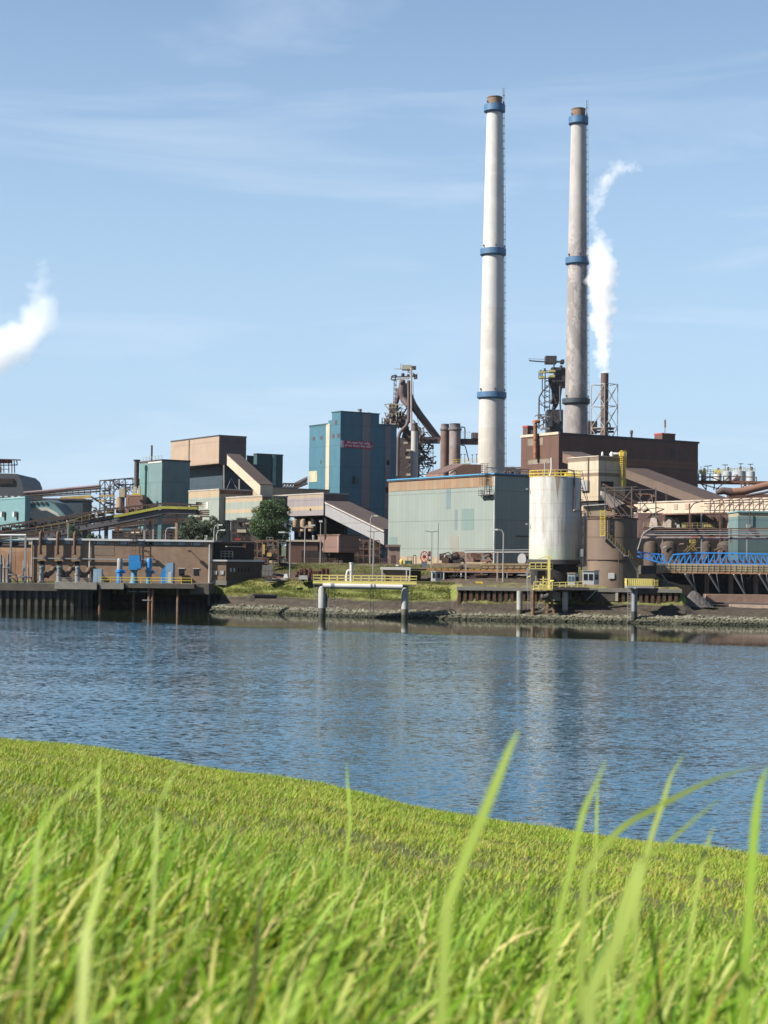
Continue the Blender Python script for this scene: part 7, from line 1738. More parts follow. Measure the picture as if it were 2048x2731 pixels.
def underworks():
    # dim yard structures below the conveyors, between the shrubs and the green hall
    def clutter(name, label, x0, x1, y0, y1, D, n, cat='machinery', accents=()):
        t = thing(name, label, cat, P(((x0 + x1) / 2, y1), D))
        px = lambda x, y: (x, y)
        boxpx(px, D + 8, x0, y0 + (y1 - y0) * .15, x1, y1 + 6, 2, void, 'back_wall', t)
        mb = MB(); k = max(3, int((x1 - x0) / 14))
        for i in range(k + 1):
            x = x0 + (x1 - x0) * i / k; a, e = P((x, y1 + 4), D), P((x, y0 + random.uniform(0, 8)), D); mb.beam(a, e, .28)
        for y in (y0 + 4, y0 + (y1 - y0) * .45, y0 + (y1 - y0) * .75): mb.beam(P((x0, y), D), P((x1, y), D), .3)
        for i in range(k):
            if random.random() < .5: xa = x0 + (x1 - x0) * i / k; mb.beam(P((xa, y0 + 5), D), P((xa + (x1 - x0) / k, y1), D), .14)
        mb.build('frame', random.choice([dkst, brst]), t)
        for i in range(n):
            x, y = random.uniform(x0, x1 - 6), random.uniform(y0 + 4, y1); a = P((x, y), D + random.uniform(0, 5)); l = random.uniform(.5, 2.6)
            c = random.random(); m_ = random.choice([brst, dkst, rust, furn, mauv, brst, grey, cream])
            if c < .4: MB().ob(a, (l, 0, 0), (0, 1, 0), random.uniform(.2, 1.1)).build('casing', m_, t)
            elif c < .8: MB().tube([a, a + Vector((l, 0, 0)), a + Vector((l * 1.2, .5, random.uniform(-1, .6)))], random.uniform(.1, .32), 8).build('pipe', m_, t)
            else: MB().rail([a, a + Vector((l * 1.4, 0, 0))], 1.0, .8, .08).build('railing', random.choice([grey, mat('old_yellow', (.32, .24, .07)), grey]), t)
        for (ax0, ay0, ax1, ay1, m_) in accents: boxpx(px, D - .5, ax0, ay0, ax1, ay1, 1.0, m_, 'casing', t)
    clutter('yard_structure', 'dark rusty frame with an ochre ladder cage between the orange tank and the round tree', 672, 742, 1438, 1506, 340, 34, accents=((700, 1452, 706, 1478, mat('ochre_girder', (.6, .42, .14))), (712, 1474, 724, 1484, mat('ochre_girder', (.6, .42, .14)))))
    clutter('undercroft_plant', 'dim pipes and frames in the gap below the grey gallery', 868, 1012, 1438, 1496, 384, 40)
    clutter('shaded_plant', 'dark plant of pipes and decks under the banded house beside the straight lamp post', 618, 668, 1385, 1436, 372, 22, accents=((632, 1412, 656, 1420, cream), (626, 1436, 642, 1440, red)))
    clutter('conveyor_undercroft', 'jumble of pale pipes beneath the black trestle conveyor behind the pumphouse roof', 300, 462, 1412, 1440, 380, 34)
    clutter('stove_foot_plant', 'low pipework and decks at the foot of the round stoves behind the roof walkway', 1345, 1420, 1243, 1262, 470, 12)
    # yard kit on the bank top
    t = thing('pipe_stack', 'low stack of rusty pipes and beams lying on the bank beside the screen', 'pipes', P((715, 1548), 309)); D = 309
    for i in range(14):
        a = P((random.uniform(700, 745), random.uniform(1538, 1552)), D + random.uniform(-1, 2)); MB().tube([a, a + X_ * random.uniform(1.2, 3.4)], random.uniform(.08, .2), 8).build('pipe', random.choice([rust, brst, grey]), t)
underworks()

def rightside():
    # concrete-capped pile wall along the bank
    D = 278.5
    x0, x1 = P(Dt(872, 2000), D).x, P(Ft(690, 1720), D).x; zt = P(Dt(900, 1992), D).z
    t = thing('brown_pile_wall', 'rust brown box-pile wall with weathered concrete cap along the upper bank', 'retaining wall', (x0, D, 3))
    MB().ob((x0 - .2, D - .25, zt - .62), (x1 - x0 + .4, 0, 0), (0, 1.2, 0), .62).build('cap', concr, t)
    mb = MB(); n = int((x1 - x0) / 1.0); pz = zt - .63
    for i in range(n):
        a = x0 + i * (x1 - x0) / n; mb.ob((a, D, 1.2), (.52, 0, 0), (0, .5, 0), pz - 1.2)
    mb.build('box_piles', pile, t)
    MB().ob((x0, D + .52, 1.2), (x1 - x0, 0, 0), (0, .1, 0), pz - 1.21).build('back_plate', void, t)
    D = 306
    # belt gallery
    t = thing('rusty_belt_gallery', 'long low beige belt gallery with orange rusty girder behind the bank wall', 'conveyor gallery', P(Dt(1100, 1900), D))
    boxpx(Dt, D, 1120, 1748, 1640, 1806, 3, beigp, 'side_panel', t); 
    boxpx(Dt, D - .1, 470, 1806, 1660, 1822, 3.3, mat('orange_girder', (.55, .30, .10), .7, vary=.3, scale=1.0, dirt=(.2, .09, .04)), 'girder', t)
    boxpx(Dt, D + .4, 610, 1752, 1118, 1782, 2, mat('stained_pale_belt', (.36, .28, .22), .7, vary=.3, streak=.5, dirt=(.15, .08, .05)), 'belt_cover', t)
    mb = MB().rail([P(Dt(620, 1806), D - .2), P(Dt(1640, 1806), D - .2)], 1.05, 1.2, .07); mb.build('railing', mat('old_yellow', (.32, .24, .07)), t)
    tubepx(Dt, D - 1, [(700, 1838), (1640, 1846)], 7, mat('pink_pipe', (.42, .28, .24), .6), 'pipe', t, 8)
    for x in (722, 905, 1120, 1390, 1590): boxpx(Dt, D, x - 6, 1824, x + 6, 1950, .5, white if x in (722, 905) else grey, 'leg', t)
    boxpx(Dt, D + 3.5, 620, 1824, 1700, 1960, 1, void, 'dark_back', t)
    t = thing('steel_stock', 'stacks of dark rusty steel stock lying under the belt gallery', 'steel stock', P(Dt(1150, 1940), D - 2)); mb = MB(); m2_ = MB()
    for i in range(60):
        x, y = random.uniform(720, 1590), random.uniform(1865, 1945); a = P(Dt(x, y), D - 1.5 + random.uniform(0, 2)); l = random.uniform(.6, 2.2)
        (mb if i % 3 else m2_).ob(a, (l, 0, 0), (0, .5, 0), random.uniform(.08, .28))
    mb.build('billets', brst, t); m2_.build('plates', grey, t)
    t = thing('leaning_gangway', 'dark leaning gangway and winch between the white booth and the portal post', 'gangway', P(Dt(850, 1900), D - 3))
    MB().beam(P(Dt(780, 1930), D - 3), P(Dt(880, 1790), D - 3), .12).beam(P(Dt(810, 1935), D - 3), P(Dt(915, 1790), D - 3), .12).beam(P(Dt(880, 1790), D - 3), P(Dt(915, 1790), D - 3), .5).build('gangway_rails', dkst, t)
    boxpx(Dt, D - 3, 898, 1765, 932, 1810, .6, dkst, 'winch', t)
    # machinery behind at hall foot
    t = thing('yard_machinery', 'jumble of dark machinery and hoses at the hall foot left of the portal', 'machinery', P(Dt(1000, 1720), 322))
    for i in range(24):
        x, y = random.uniform(620, 1180), random.uniform(1650, 1745); a = P(Dt(x, y), 322 + random.uniform(0, 3)); l = random.uniform(.4, 1.6)
        if i % 2: MB().ob(a - Z_ * .6, (l, 0, 0), (0, .8, 0), random.uniform(.4, 1.4)).build('casing', random.choice([dkst, brst, dkst, red if i == 5 else brst, grey]), t)
        else: MB().tube([a, a + Vector((l, 0, .4)), a + Vector((l * 1.6, .4, -.4))], random.uniform(.06, .2), 8).build('hose', random.choice([dkst, dkst, rust]), t)
    D = 297
    t = thing('pipe_portal', 'slim pale pipe portal on two posts between the red reel and the white tank', 'pipe frame', P(Dt(955, 1960), D))
    for x, y in ((955, 1960), (1287, 1975)): boxpx(Dt, D, x - 7, 1636, x + 7, y, .25, mat('post_pinkish', (.45, .38, .34), .6), 'post', t)
    tubepx(Dt, D + .1, [(942, 1633), (1640, 1630)], 6, white, 'pipe', t, 8); tubepx(Dt, D + 3, [(942, 1612), (1640, 1606)], 6, grey, 'pipe', t, 8)
    # right dolphin platform
    D = 270
    t = thing('mooring_dolphin', 'mooring dolphin with small yellow-fenced deck on one dark leg in the water', 'dolphin', P(Ft(200, 2050), D))
    zt = P(Ft(200, 1668), D).z; xa, xb = P(Ft(118, 1660), D).x, P(Ft(400, 1660), D).x
    MB().ob((xa, D - 1.2, zt - .35), (xb - xa, 0, 0), (0, 3, 0), .3).build('deck', grey, t)
    MB().hexa([Vector((xb - 3.2, D - .6, zt - 1.35)), Vector((xb + 1.2, D + 3, zt - 1.35)), Vector((xb + 1.2, D + 6, zt - 1.35)), Vector((xb - 3.2, D + 2.0, zt - 1.35))], [Vector((xb - 3.6, D - .6, zt - .36)), Vector((xb + 1.5, D + 3, zt - .36)), Vector((xb + 1.5, D + 7, zt - .36)), Vector((xb - 3.6, D + 2.0, zt - .36))]).build('bracket', dkst, t)
    mb = MB().rail([(xa, D - 1.15, zt), (xb, D - 1.15, zt)], 1.15, .32, .09, (1, .06)).rail([(xa, D + 1.7, zt), (xb, D + 1.7, zt)], 1.15, .32, .09, (1, .06)).rail([(xa, D - 1.15, zt), (xa, D + 1.7, zt)], 1.15, .35, .09); mb.build('railing', pyel, t)
    MB().rail([(xb, D - 1.15, zt), (xb + 1.2, D + 2, zt)], 1.15, .4, .08).build('side_railing', mat('old_yellow', (.32, .24, .07)), t)
    c = P(Ft(205, 1800), D); r_ = 31 * K * D / F
    lm = mat('dolphin_leg', (.3, .32, .34), .5, vary=.2, bands=[(-6, (.03, .035, .025)), (.9, (.06, .06, .055)), (1.9, (.25, .27, .29)), (9, (.3, .3, .3))], dirt=(.1, .08, .07))
    MB().lathe((c.x, D, 0), [(r_, -4), (r_, zt - .9), (r_ * 1.3, zt - .8), (r_ * 1.3, zt - .36)], 20).build('leg', lm, t)
    MB().lathe((P(Ft(200, 1685), D).x, D - .8, zt - .55), [(.3, 0), (.42, .1), (.42, .35), (.3, .5)], 14).build('fender_ring', white, t)
    MB().ladder((P(Ft(142, 1700), D).x, D - 1, .3), (P(Ft(142, 1700), D).x, D - 1, zt), .55, rung=.4, t=.07).build('ladder', grey, t)
    # open steel frame above the brown tank
    D = 300
    t = thing('open_pipe_frame', 'open grey steel frame with rusty conveyor and pipes above the brown tank', 'steel frame', P(E(1360, 950), D))
    mb = MB()
    for dd in (0, 5):
        for x, y0, y1 in ((1080, 640, 1000), (1360, 622, 955), (1615, 655, 960)): mb.beam(P(E(x, y1), D + dd), P(E(x, y0), D + dd), .2)
        for x0, y0, x1, y1 in ((1050, 635, 1420, 625), (1080, 668, 1620, 650), (1085, 660, 1340, 945), (1150, 900, 1380, 640), (1260, 940, 1100, 700), (1370, 955, 1600, 700), (1400, 700, 1610, 950), (1090, 930, 1360, 925), (1380, 870, 1620, 850), (1180, 640, 1180, 900), (1450, 645, 1450, 930)): mb.beam(P(E(x0, y0), D + dd), P(E(x1, y1), D + dd), .13)
    for x in (1080, 1360, 1615): mb.beam(P(E(x, 640), D), P(E(x, 645), D + 5), .15)
    mb.build('frame', mat('frame_grey_brown', (.2, .17, .16), .65, vary=.25), t)
    a = [P(E(1045, 668), D + 2), P(E(1290, 800), D + 2), P(E(1150, 850), D + 2), P(E(1045, 710), D + 2)]; MB().hexa(a[::-1], [v + Y_ * 2 for v in a[::-1]]).build('chute_panel', mat('pink_white_panel', (.55, .47, .43), .7, streak=.5), t)
    MB().beam(P(E(1060, 600), D + 3), P(E(1420, 800), D + 3), 1.3, .35).beam(P(E(1060, 640), D + 3.5), P(E(1330, 800), D + 3.5), 1.3, .25).build('conveyor_belt', brst, t)
    tubepx(E, D + 3, [(1180, 880), (1240, 850), (1330, 850), (1420, 870)], 30, mat('vessel_rust', (.30, .17, .12), .7, vary=.3), 'vessel', t, 16)
    for i in range(26):
        x, y = random.uniform(1090, 1640), random.uniform(700, 940); a = P(E(x, y), D + random.uniform(1, 5))
        MB().tube([a, a + Vector((random.uniform(-1.5, 2), 0, random.uniform(-.4, .4))), a + Vector((random.uniform(-1.5, 2), .5, random.uniform(-1.6, .4)))], random.uniform(.06, .2), 8).build('pipe', random.choice([rust, dkst, brst, grey, mauv]), t)
    # sloping brown gallery from the mill
    gp = gallery('brown_roof_gallery', 'long brown-roofed gallery sloping down rightward, its side paint peeling white', P(Ft(110, 535), 430), P(Ft(985, 870), 393), 6.4, 2.55, mat('brown_grey_cladding', (.16, .12, .10), .7, vary=.12, panels=.1, streak=.3), mat('brown_gallery_roof', (.085, .058, .049), .7, vary=.12, panels=.15), legs=(.5, .85), over=.15)
    mb = MB(); p0, p1 = P(Ft(325, 612), 421), P(Ft(845, 812), 399); hd = (p1 - p0); n_ = 40
    for i in range(n_):
        a = p0 + hd * (i / n_) - V * .0; a = a - V * .2; h = random.choice([.35, .4, .5, .9, 1.1, .3, .45]) * (1.2 - i / n_ * .5); e = p0 + hd * ((i + .97) / n_) - V * .2
        mb.hexa([a, e, e + V * .1, a + V * .1], [v + Z_ * h for v in (a, e, e + V * .1, a + V * .1)])
    mb.build('peeled_strip', mat('peeled_white', (.62, .56, .50), .7, vary=.15), gp)
    # long cream gallery along the U axis, nearer at its right end
    pl = P(Ft(200, 800), 360); pr = pl - U * 48
    zb = P(Ft(200, 915), 360).z
    t = thing('long_cream_gallery', 'long cream gallery with rusty pipe hoops running to the right edge', 'conveyor gallery', pl)
    MB().ob((pl.x, pl.y, zb), -U * 48, V * 4, pl.z - zb).build('side_wall', mat('warm_cream', (.66, .56, .44), .65, vary=.1, panels=.12, streak=.35, dirt=(.35, .2, .13), dirt_amt=.4), t)
    MB().ob(pl - V * .2, -U * 48, V * 4.4, .28).build('roof', mat('pale_edge', (.6, .52, .42)), t)
    MB().ob(Vector((pl.x, pl.y, zb - .3)) - V * .15, -U * 48, V * 4, .29).build('bottom_girder', brst, t)
    for f in (13, 16.5, 23): MB().ob(Vector((pl.x, pl.y, zb + .8)) - U * f - V * .05, -U * 1.1, -V * .05, 1.2).build('tan_hatch', tan, t)
    mb = MB()
    for k in range(9):
        a = pl - U * (25 + k * 2.8) - V * 1.0; mb.beam(Vector((a.x, a.y, zb - .3)), a + Z_ * .1, .16).beam(a + Z_ * .1, a + V * 1.5 + Z_ * .35, .14)
        if k < 8: mb.tube([Vector((a.x, a.y, zb + .4)), Vector((a.x, a.y, zb + 1.6)) - U * .4, a - U * 1.3 - Z_ * .1, a - U * 2.6], .09, 6)
    mb.beam(pl - U * 22 - V * 1.0 - Z_ * 1.2, pr - V * 1.0 - Z_ * 1.2, .1).beam(pl - U * 22 - V * 1.0 + Z_ * .3, pr - V * 1.0 + Z_ * .3, .12).build('pipe_hoops', mat('hoop_brown', (.16, .09, .08), .7, vary=.3), t)
    mb = MB()
    for f in (3, 10, 18, 27, 36, 45): a = pl - U * f; mb.beam((a.x, a.y, ZG), (a.x, a.y, zb - .3), .35).beam((a + V * 4).to_2d().to_3d() + Z_ * ZG, (a + V * 4).to_2d().to_3d() + Z_ * (zb - .3), .35)
    mb.build('trestle_legs', brst, t)
    # stained wall with yellow walkway beneath
    D = 352
    t = thing('stained_pink_wall', 'stained pink process wall with pale buttresses below the cream gallery', 'building', P(Ft(800, 1060), D))
    boxpx(Ft, D, 240, 905, 1296, 1200, 6, mat('pink_stained', (.27, .17, .15), .8, vary=.3, scale=.8, streak=.7, dirt=(.08, .05, .045)), 'wall', t)
    for x0, x1 in ((365, 455), (505, 690), (1190, 1230)):
        a = [P(Ft(x0, 1066), D - 1.2), P(Ft(x1, 1066), D - 1.2), P(Ft(x1 - 20, 945), D - .1), P(Ft(x0 + 15, 945), D - .1)]; MB().hexa(a, [v + Y_ * 1.0 for v in a]).build('buttress', mat('pink_white_panel', (.55, .47, .43)), t)
    boxpx(Ft, D - 1.5, 595, 945, 632, 1060, .3, void, 'doorway', t)
    for i in range(14):
        x = random.uniform(690, 1280); boxpx(Ft, D - .4, x, random.uniform(920, 960), x + random.uniform(15, 60), random.uniform(975, 1030), .3, random.choice([dkst, brst, rust, pinkw, brst]), 'panel', t)
    t = thing('yellow_walkway', 'yellow-railed walkway in front of the stained pink wall', 'walkway', P(Ft(800, 1060), D - 8))
    boxpx(Ft, D - 9, 300, 1056, 1290, 1064, 1.5, brst, 'deck', t)
    for a_, e_ in ((300, 590), (705, 975), (1000, 1225)): MB().rail([P(Ft(a_, 1056), D - 9), P(Ft(e_, 1056), D - 9)], 1.0, 1.0, .08).build('railing', mat('pale_yellow_dusty', (.55, .46, .2), .6), t)
    MB().beam(P(Ft(1215, 1010), D - 9), P(Ft(1290, 1060), D - 9), .14).beam(P(Ft(1240, 1010), D - 9), P(Ft(1300, 1050), D - 9), .14).build('railing', mat('pale_yellow_dusty', (.55, .46, .2), .6), t)
    for x, w_ in ((715, 30), (940, 90), (655, 25)): boxpx(Ft, D - 8.6, x, 1022, x + w_, 1056, .5, mat('pale_yellow_dusty', (.55, .46, .2)) if w_ != 25 else white, 'cabinet', t)
    # teal process building
    D = 322
    t = thing('teal_process_shed', 'teal shed with beige upper band and dark vertical pipe at the right edge', 'building', P(Ft(1300, 1300), D))
    a, e = P(Ft(1296, 880), D), P(Ft(2000, 870), D); zt = a.z; z1 = P(Ft(1296, 938), D).z
    MB().ob((a.x, D, ZG - 1.5), (e.x - a.x, 0, 0), (0, 9, 0), zt - ZG + 1.5 - .25).build('wall', mat('teal_banded', (.2, .3, .3), .6, vary=.1, panels=.1, bands=[(0, (.10, .16, .165)), (P(Ft(1296, 1170), D).z, (.19, .29, .30)), (z1, (.46, .42, .29))]), t)
    MB().ob((a.x - .2, D - .3, zt - .24), (e.x - a.x, 0, 0), (0, 9.6, 0), .3).build('roof', mat('teal_edge', (.25, .45, .48)), t)
    tubepx(Ft, D - .4, [(1420, 885), (1418, 1000), (1410, 1050)], 6, dkst, 'downpipe', t, 8); boxpx(Ft, D - .8, 1388, 1020, 1425, 1055, .6, grey, 'pipe_box', t)
    # pipe rack
    D = 312
    t = thing('main_pipe_rack', 'broad rack of parallel pale and rusty pipes crossing to the right edge', 'pipe rack', P(Ft(900, 1170), D))
    for y0, y1, r_, m_ in ((1072, 1062, 5, brst), (1092, 1080, 5, mat('pink_pipe', (.42, .28, .24))), (1108, 1103, 6, white), (1132, 1127, 6, grey), (1140, 1140, 3, rust)):
        tubepx(Ft, D + random.uniform(-1, 1), [(300, y0), (1700, y1)], r_, m_, 'pipe', t, 8)
    boxpx(Ft, D - .5, 290, 1150, 1700, 1168, .4, mat('peel_girder', (.55, .45, .42), .7, vary=.3, scale=1.2, patch=((.26, .10, .08), .9, .5, (1, 1, 1))), 'girder', t)
    tubepx(Ft, D - 1, [(235, 1300), (290, 1128), (320, 1100), (400, 1050), (520, 1045)], 6, grey, 'rising_pipe', t, 8)
    for x, y0, y1, m_ in ((500, 1168, 1325, mat('pink_pipe', (.42, .28, .24))), (910, 905, 1310, grey), (785, 800, 1045, brst), (1388, 1100, 1380, grey), (1220, 1060, 1210, rust)): boxpx(Ft, D - .6, x - 5, y0, x + 6, y1, .2, m_, 'post', t)
    tubepx(Ft, D - 1.5, [(785, 1040), (785, 860), (830, 800), (930, 772)], 6, mat('hoop_brown', (.16, .09, .08)), 'hoop_pipe', t, 8)
    # dark bays with vessels and a yellow stair
    D = 334
    t = thing('dark_vessel_bay', 'shadowed bay with big rounded soot-black vessels behind the blue truss', 'vessels', P(Ft(700, 1310), D))
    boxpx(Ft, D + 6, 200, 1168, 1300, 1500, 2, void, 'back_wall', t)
    for x, r_ in ((375, 75), (560, 90), (960, 55), (1170, 95)):
        c = P(Ft(x, 1450), D); k = r_ * K * D / F; zz = P(Ft(x, 1195), D).z - c.z
        MB().lathe(c, [(k, -2), (k, zz * .82), (k * .75, zz * .95), (k * .2, zz)], 24).build('vessel', mat('bay_vessel', (.075, .058, .052), .8, vary=.3, scale=.8, streak=.4), t)
    for i in range(12):
        x, y = random.uniform(300, 1280), random.uniform(1180, 1300); a = P(Ft(x, y), D - 2); MB().tube([a, a + Vector((random.uniform(-1, 2), 0, random.uniform(-1, 1)))], random.uniform(.06, .2), 8).build('pipe', random.choice([rust, brst, pinkw, grey]), t)
    t = thing('yellow_stair', 'dusty yellow stair descending behind the blue truss', 'stair', P(Ft(720, 1310), D - 10))
    beams(Ft, D - 10, [(725, 1305, 830, 1215), (755, 1310, 850, 1225), (790, 1175, 850, 1175), (795, 1175, 795, 1215), (845, 1175, 845, 1215), (795, 1195, 845, 1195), (800, 1215, 860, 1300), (760, 1250, 840, 1300)], .16, mat('old_yellow', (.32, .24, .07)), 'stringers', t)
    boxpx(Ft, D - 10, 792, 1180, 848, 1214, .5, pyel, 'landing_panel', t)
    # blue truss conveyor
    D = 303
    t = thing('blue_truss_conveyor', 'bright blue truss conveyor running above the beige walkway to the right edge', 'conveyor', P(Ft(900, 1435), D))
    bm = mat('truss_blue', (.05, .36, 1.0), .45, vary=.1)
    mb = MB()
    for dd in (0, 2.4):
        g = lambda x0, y0, x1, y1, w_: mb.beam(P(Ft(x0, y0), D + dd), P(Ft(x1, y1), D + dd), w_)
        g(235, 1312, 500, 1338, .22); g(500, 1338, 540, 1435, .22); g(235, 1355, 480, 1425, .26); g(480, 1425, 560, 1435, .2)
        g(565, 1433, 615, 1338, .24); g(615, 1338, 870, 1320, .26); g(870, 1320, 1250, 1325, .26); g(1250, 1325, 1750, 1338, .26); g(560, 1436, 1760, 1440, .2)
        pts = [(260, 1315), (310, 1320), (360, 1325), (410, 1330), (460, 1334)]
        for i, (x, y) in enumerate(pts): g(x, y, x + 30, 1370 + i * 12, .12); g(x + 30, 1370 + i * 12, x + 50, y + 4, .12)
        x = 620; k = 0
        while x < 1720: g(x, 1436, x + 55, 1330, .15) if x < 1130 else g(x + 50, 1436, x, 1330, .15); g(x + 55, 1330, x + 55, 1436, .11); x += 62; k += 1
    for x in range(620, 1720, 62): mb.beam(P(Ft(x, 1330), D), P(Ft(x, 1330), D + 2.4), .12)
    mb.build('truss', bm, t)
    boxpx(Ft, D + 1, 560, 1395, 1760, 1432, 1.0, mat('belt_brown2', (.2, .13, .09), .8, vary=.3, scale=1.5), 'belt', t)
    # beige panel walkway on braced deck
    D = 298
    t = thing('beige_panel_walkway', 'elevated walkway with beige slatted panels, yellow rails and rust-stained lower edge', 'walkway', P(Ft(1000, 1530), D))
    boxpx(Ft, D, 440, 1440, 1760, 1512, .25, mat('beige_slats', (.50, .42, .32), .7, vary=.12, panels=.12, streak=.25), 'panel', t)
    boxpx(Ft, D - .05, 436, 1512, 1760, 1532, 4, mat('rust_edge', (.52, .33, .20), .8, vary=.3, scale=1.2, patch=((.25, .12, .06), .8, .52, (1, 1, 1))), 'edge_beam', t)
    mb = MB(); z0 = P(Ft(440, 1512), D).z
    for i in range(24):
        x = P(Ft(450 + i * 58, 1500), D).x; mb.beam((x, D - .12, z0), (x, D - .12, z0 + 1.45), .06)
    for h in (.25, .75, 1.2): mb.beam((P(Ft(440, 1500), D).x, D - .12, z0 + h), (P(Ft(1760, 1500), D).x, D - .12, z0 + h), .05)
    mb.build('railing', mat('pale_yellow_dusty', (.55, .46, .2)), t)
    boxpx(Ft, D + .2, 285, 1455, 436, 1545, 4, dconc, 'shaded_end', t)
    for x0, y0, x1, y1, w_ in ((490, 1545, 572, 1672, .22), (740, 1545, 852, 1722, .26), (818, 1545, 850, 1715, .16), (990, 1545, 1102, 1732, .26), (1070, 1545, 1098, 1720, .16), (1250, 1548, 1368, 1752, .26), (1330, 1548, 1362, 1740, .16), (1520, 1550, 1640, 1755, .26), (1595, 1550, 1625, 1740, .16)):
        MB().beam(P(Ft(x0, y0), D - .2), P(Ft(x1, y1), D + 1.5), w_).build('brace', mat('brace_grey', (.36, .36, .36), .6, dirt=(.2, .15, .12)), t)
    for x in (968, 1222, 1485, 1740): boxpx(Ft, D + 2, x - 22, 1534, x + 22, 1790, .8, mat('rust_concrete', (.25, .175, .14), .85, vary=.25, streak=.5), 'column', t)
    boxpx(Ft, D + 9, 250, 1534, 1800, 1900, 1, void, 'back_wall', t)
    # retaining walls and coal heap
    D = 293
    t = thing('rust_stained_wall', 'low rust-stained concrete retaining wall below the braced walkway', 'retaining wall', P(Ft(1200, 1850), D))
    rc = mat('rust_concrete2', (.34, .22, .17), .85, vary=.25, scale=.8, streak=.6, dirt=(.14, .09, .07), bump=.02)
    boxpx(Ft, D, 960, 1762, 1760, 1850, 3, rc, 'wall', t)
    t = thing('lower_quay_wall', 'paler streaked concrete quay wall stepping down to the waterline at the right edge', 'retaining wall', P(Ft(1300, 1980), 287))
    a = [P(Ft(1005, 1846), 290), P(Ft(1760, 1868), 284), P(Ft(1760, 2000), 284), P(Ft(1250, 1960), 287)]
    MB().hexa([a[3] - Z_ * 2, a[2] - Z_ * 2, a[2] + Y_ * 4 - Z_ * 2, a[3] + Y_ * 4 - Z_ * 2], [P(Ft(1250, 1868), 287), P(Ft(1760, 1872), 284), P(Ft(1760, 1872), 284) + Y_ * 4, P(Ft(1250, 1868), 287) + Y_ * 4]).build('wall', mat('pale_rust_concrete', (.40, .31, .25), .85, vary=.2, scale=.8, streak=.6, dirt=(.16, .10, .07), bump=.02), t)
    MB().beam(a[0], P(Ft(1760, 1868), 284), .25).build('coping', dkst, t)
    mb = MB(); co = []; n1, n2_ = 22, 12
    cx_, cy_ = P(Ft(840, 1830), 284).x, 285
    for i in range(n1):
        for j in range(n2_):
            u_, v_ = i / (n1 - 1) * 2 - 1, j / (n2_ - 1) * 2 - 1; h = max(0, 1 - (u_ * u_ + v_ * v_) ** .5) * 2.6
            co.append((cx_ + u_ * 3.6, cy_ + v_ * 3.6, 2.4 + h * 1.25 + random.uniform(-.08, .08)))
    mb.add(co, [(i * n2_ + j, (i + 1) * n2_ + j, (i + 1) * n2_ + j + 1, i * n2_ + j + 1) for i in range(n1 - 1) for j in range(n2_ - 1)])
    single(mb.build('coal_heap', mat('coal_grey', (.10, .09, .09), .95, vary=.4, scale=2, bump=.05)), 'heap of dark grey coal sloping down at the end of the pile wall', 'coal', kind='stuff')
    # silos on a rusty deck, top right
    D = 470
    t = thing('rusty_silo_deck', 'rusty steel deck on lattice legs under the row of pale silos', 'steel deck', P(Ft(1180, 600), D))
    boxpx(Ft, D - 2, 805, 562, 1700, 580, 9, rust, 'deck', t)
    beams(Ft, D - 3, [(880, 520, 1130, 520), (880, 490, 880, 570), (1000, 490, 1000, 570), (1145, 510, 1145, 600), (1145, 512, 1490, 525), (1215, 512, 1215, 570), (1315, 515, 1315, 570), (1488, 520, 1488, 570), (880, 570, 1000, 520), (1000, 520, 1130, 570), (1145, 570, 1215, 515), (1215, 570, 1315, 518), (810, 565, 890, 520),
                        (900, 580, 960, 660), (960, 580, 960, 660), (1050, 580, 1040, 660), (1060, 660, 1140, 590), (1330, 580, 1330, 640), (1410, 580, 1410, 640), (1330, 580, 1410, 640), (1410, 580, 1330, 640), (830, 575, 1140, 660)], .28, rust, 'lattice', t)
    lbs = ['short pale silo behind yellow rails, first of the row beside the brown mill', 'pale silo half hidden behind the yellow rails', 'blue-white silo with a dark vent, just right of the yellow rails', 'widest blue-white silo in the middle of the rooftop row', 'blue-white silo ending the row of five']
    for i, (x0, x1, y0) in enumerate(((905, 962, 480), (1040, 1120, 480), (1136, 1228, 470), (1236, 1376, 462), (1386, 1474, 468))):
        c = P(Ft((x0 + x1) / 2, 565), D + (3 if i % 2 else 0)); k = (x1 - x0) / 2 * K * c.y / F; h = P(Ft(x0, y0), c.y).z - c.z
        q = thing('pale_silo', lbs[i], 'silo', c, 'five pale silos on the rusty deck')
        MB().lathe(c, [(k, 0), (k, h), (k * .6, h + .35), (.1, h + .5)], 28).build('shell', mat('silo_blue_white', (.50, .56, .60), .5, vary=.08, streak=.15) if i > 1 else white, q)
        MB().lathe(c + Vector((k * .2, 0, h + .3)), [(.3, 0), (.35, .5), (.35, 1.1), (.2, 1.2)], 12).build('vent', dkst, q)
        mb = MB()
        for a_ in range(12): p_ = c + Vector((math.cos(a_ * .5236) * k, math.sin(a_ * .5236) * k, h)); p2 = c + Vector((math.cos(a_ * .5236 + .5236) * k, math.sin(a_ * .5236 + .5236) * k, h)); mb.beam(p_, p_ + Z_ * 1.0, .08).beam(p_ + Z_, p2 + Z_, .08)
        mb.build('rim_rail', mat('pale_yellow_dusty', (.55, .46, .2)), q)
    t = thing('yellow_silo_guard', 'pale yellow guard rails and panels round the first two silos', 'railing', P(Ft(1000, 490), D - 4))
    mb = MB().rail([P(Ft(880, 490), D - 4), P(Ft(1135, 490), D - 4)], 1.2, .9, .12, (1, .6, .1)); mb.build('railing', pyel, t)
    for x in (890, 930, 1050, 1085): boxpx(Ft, D - 3.6, x, 450, x + 26, 488, .3, pyel, 'panel', t)
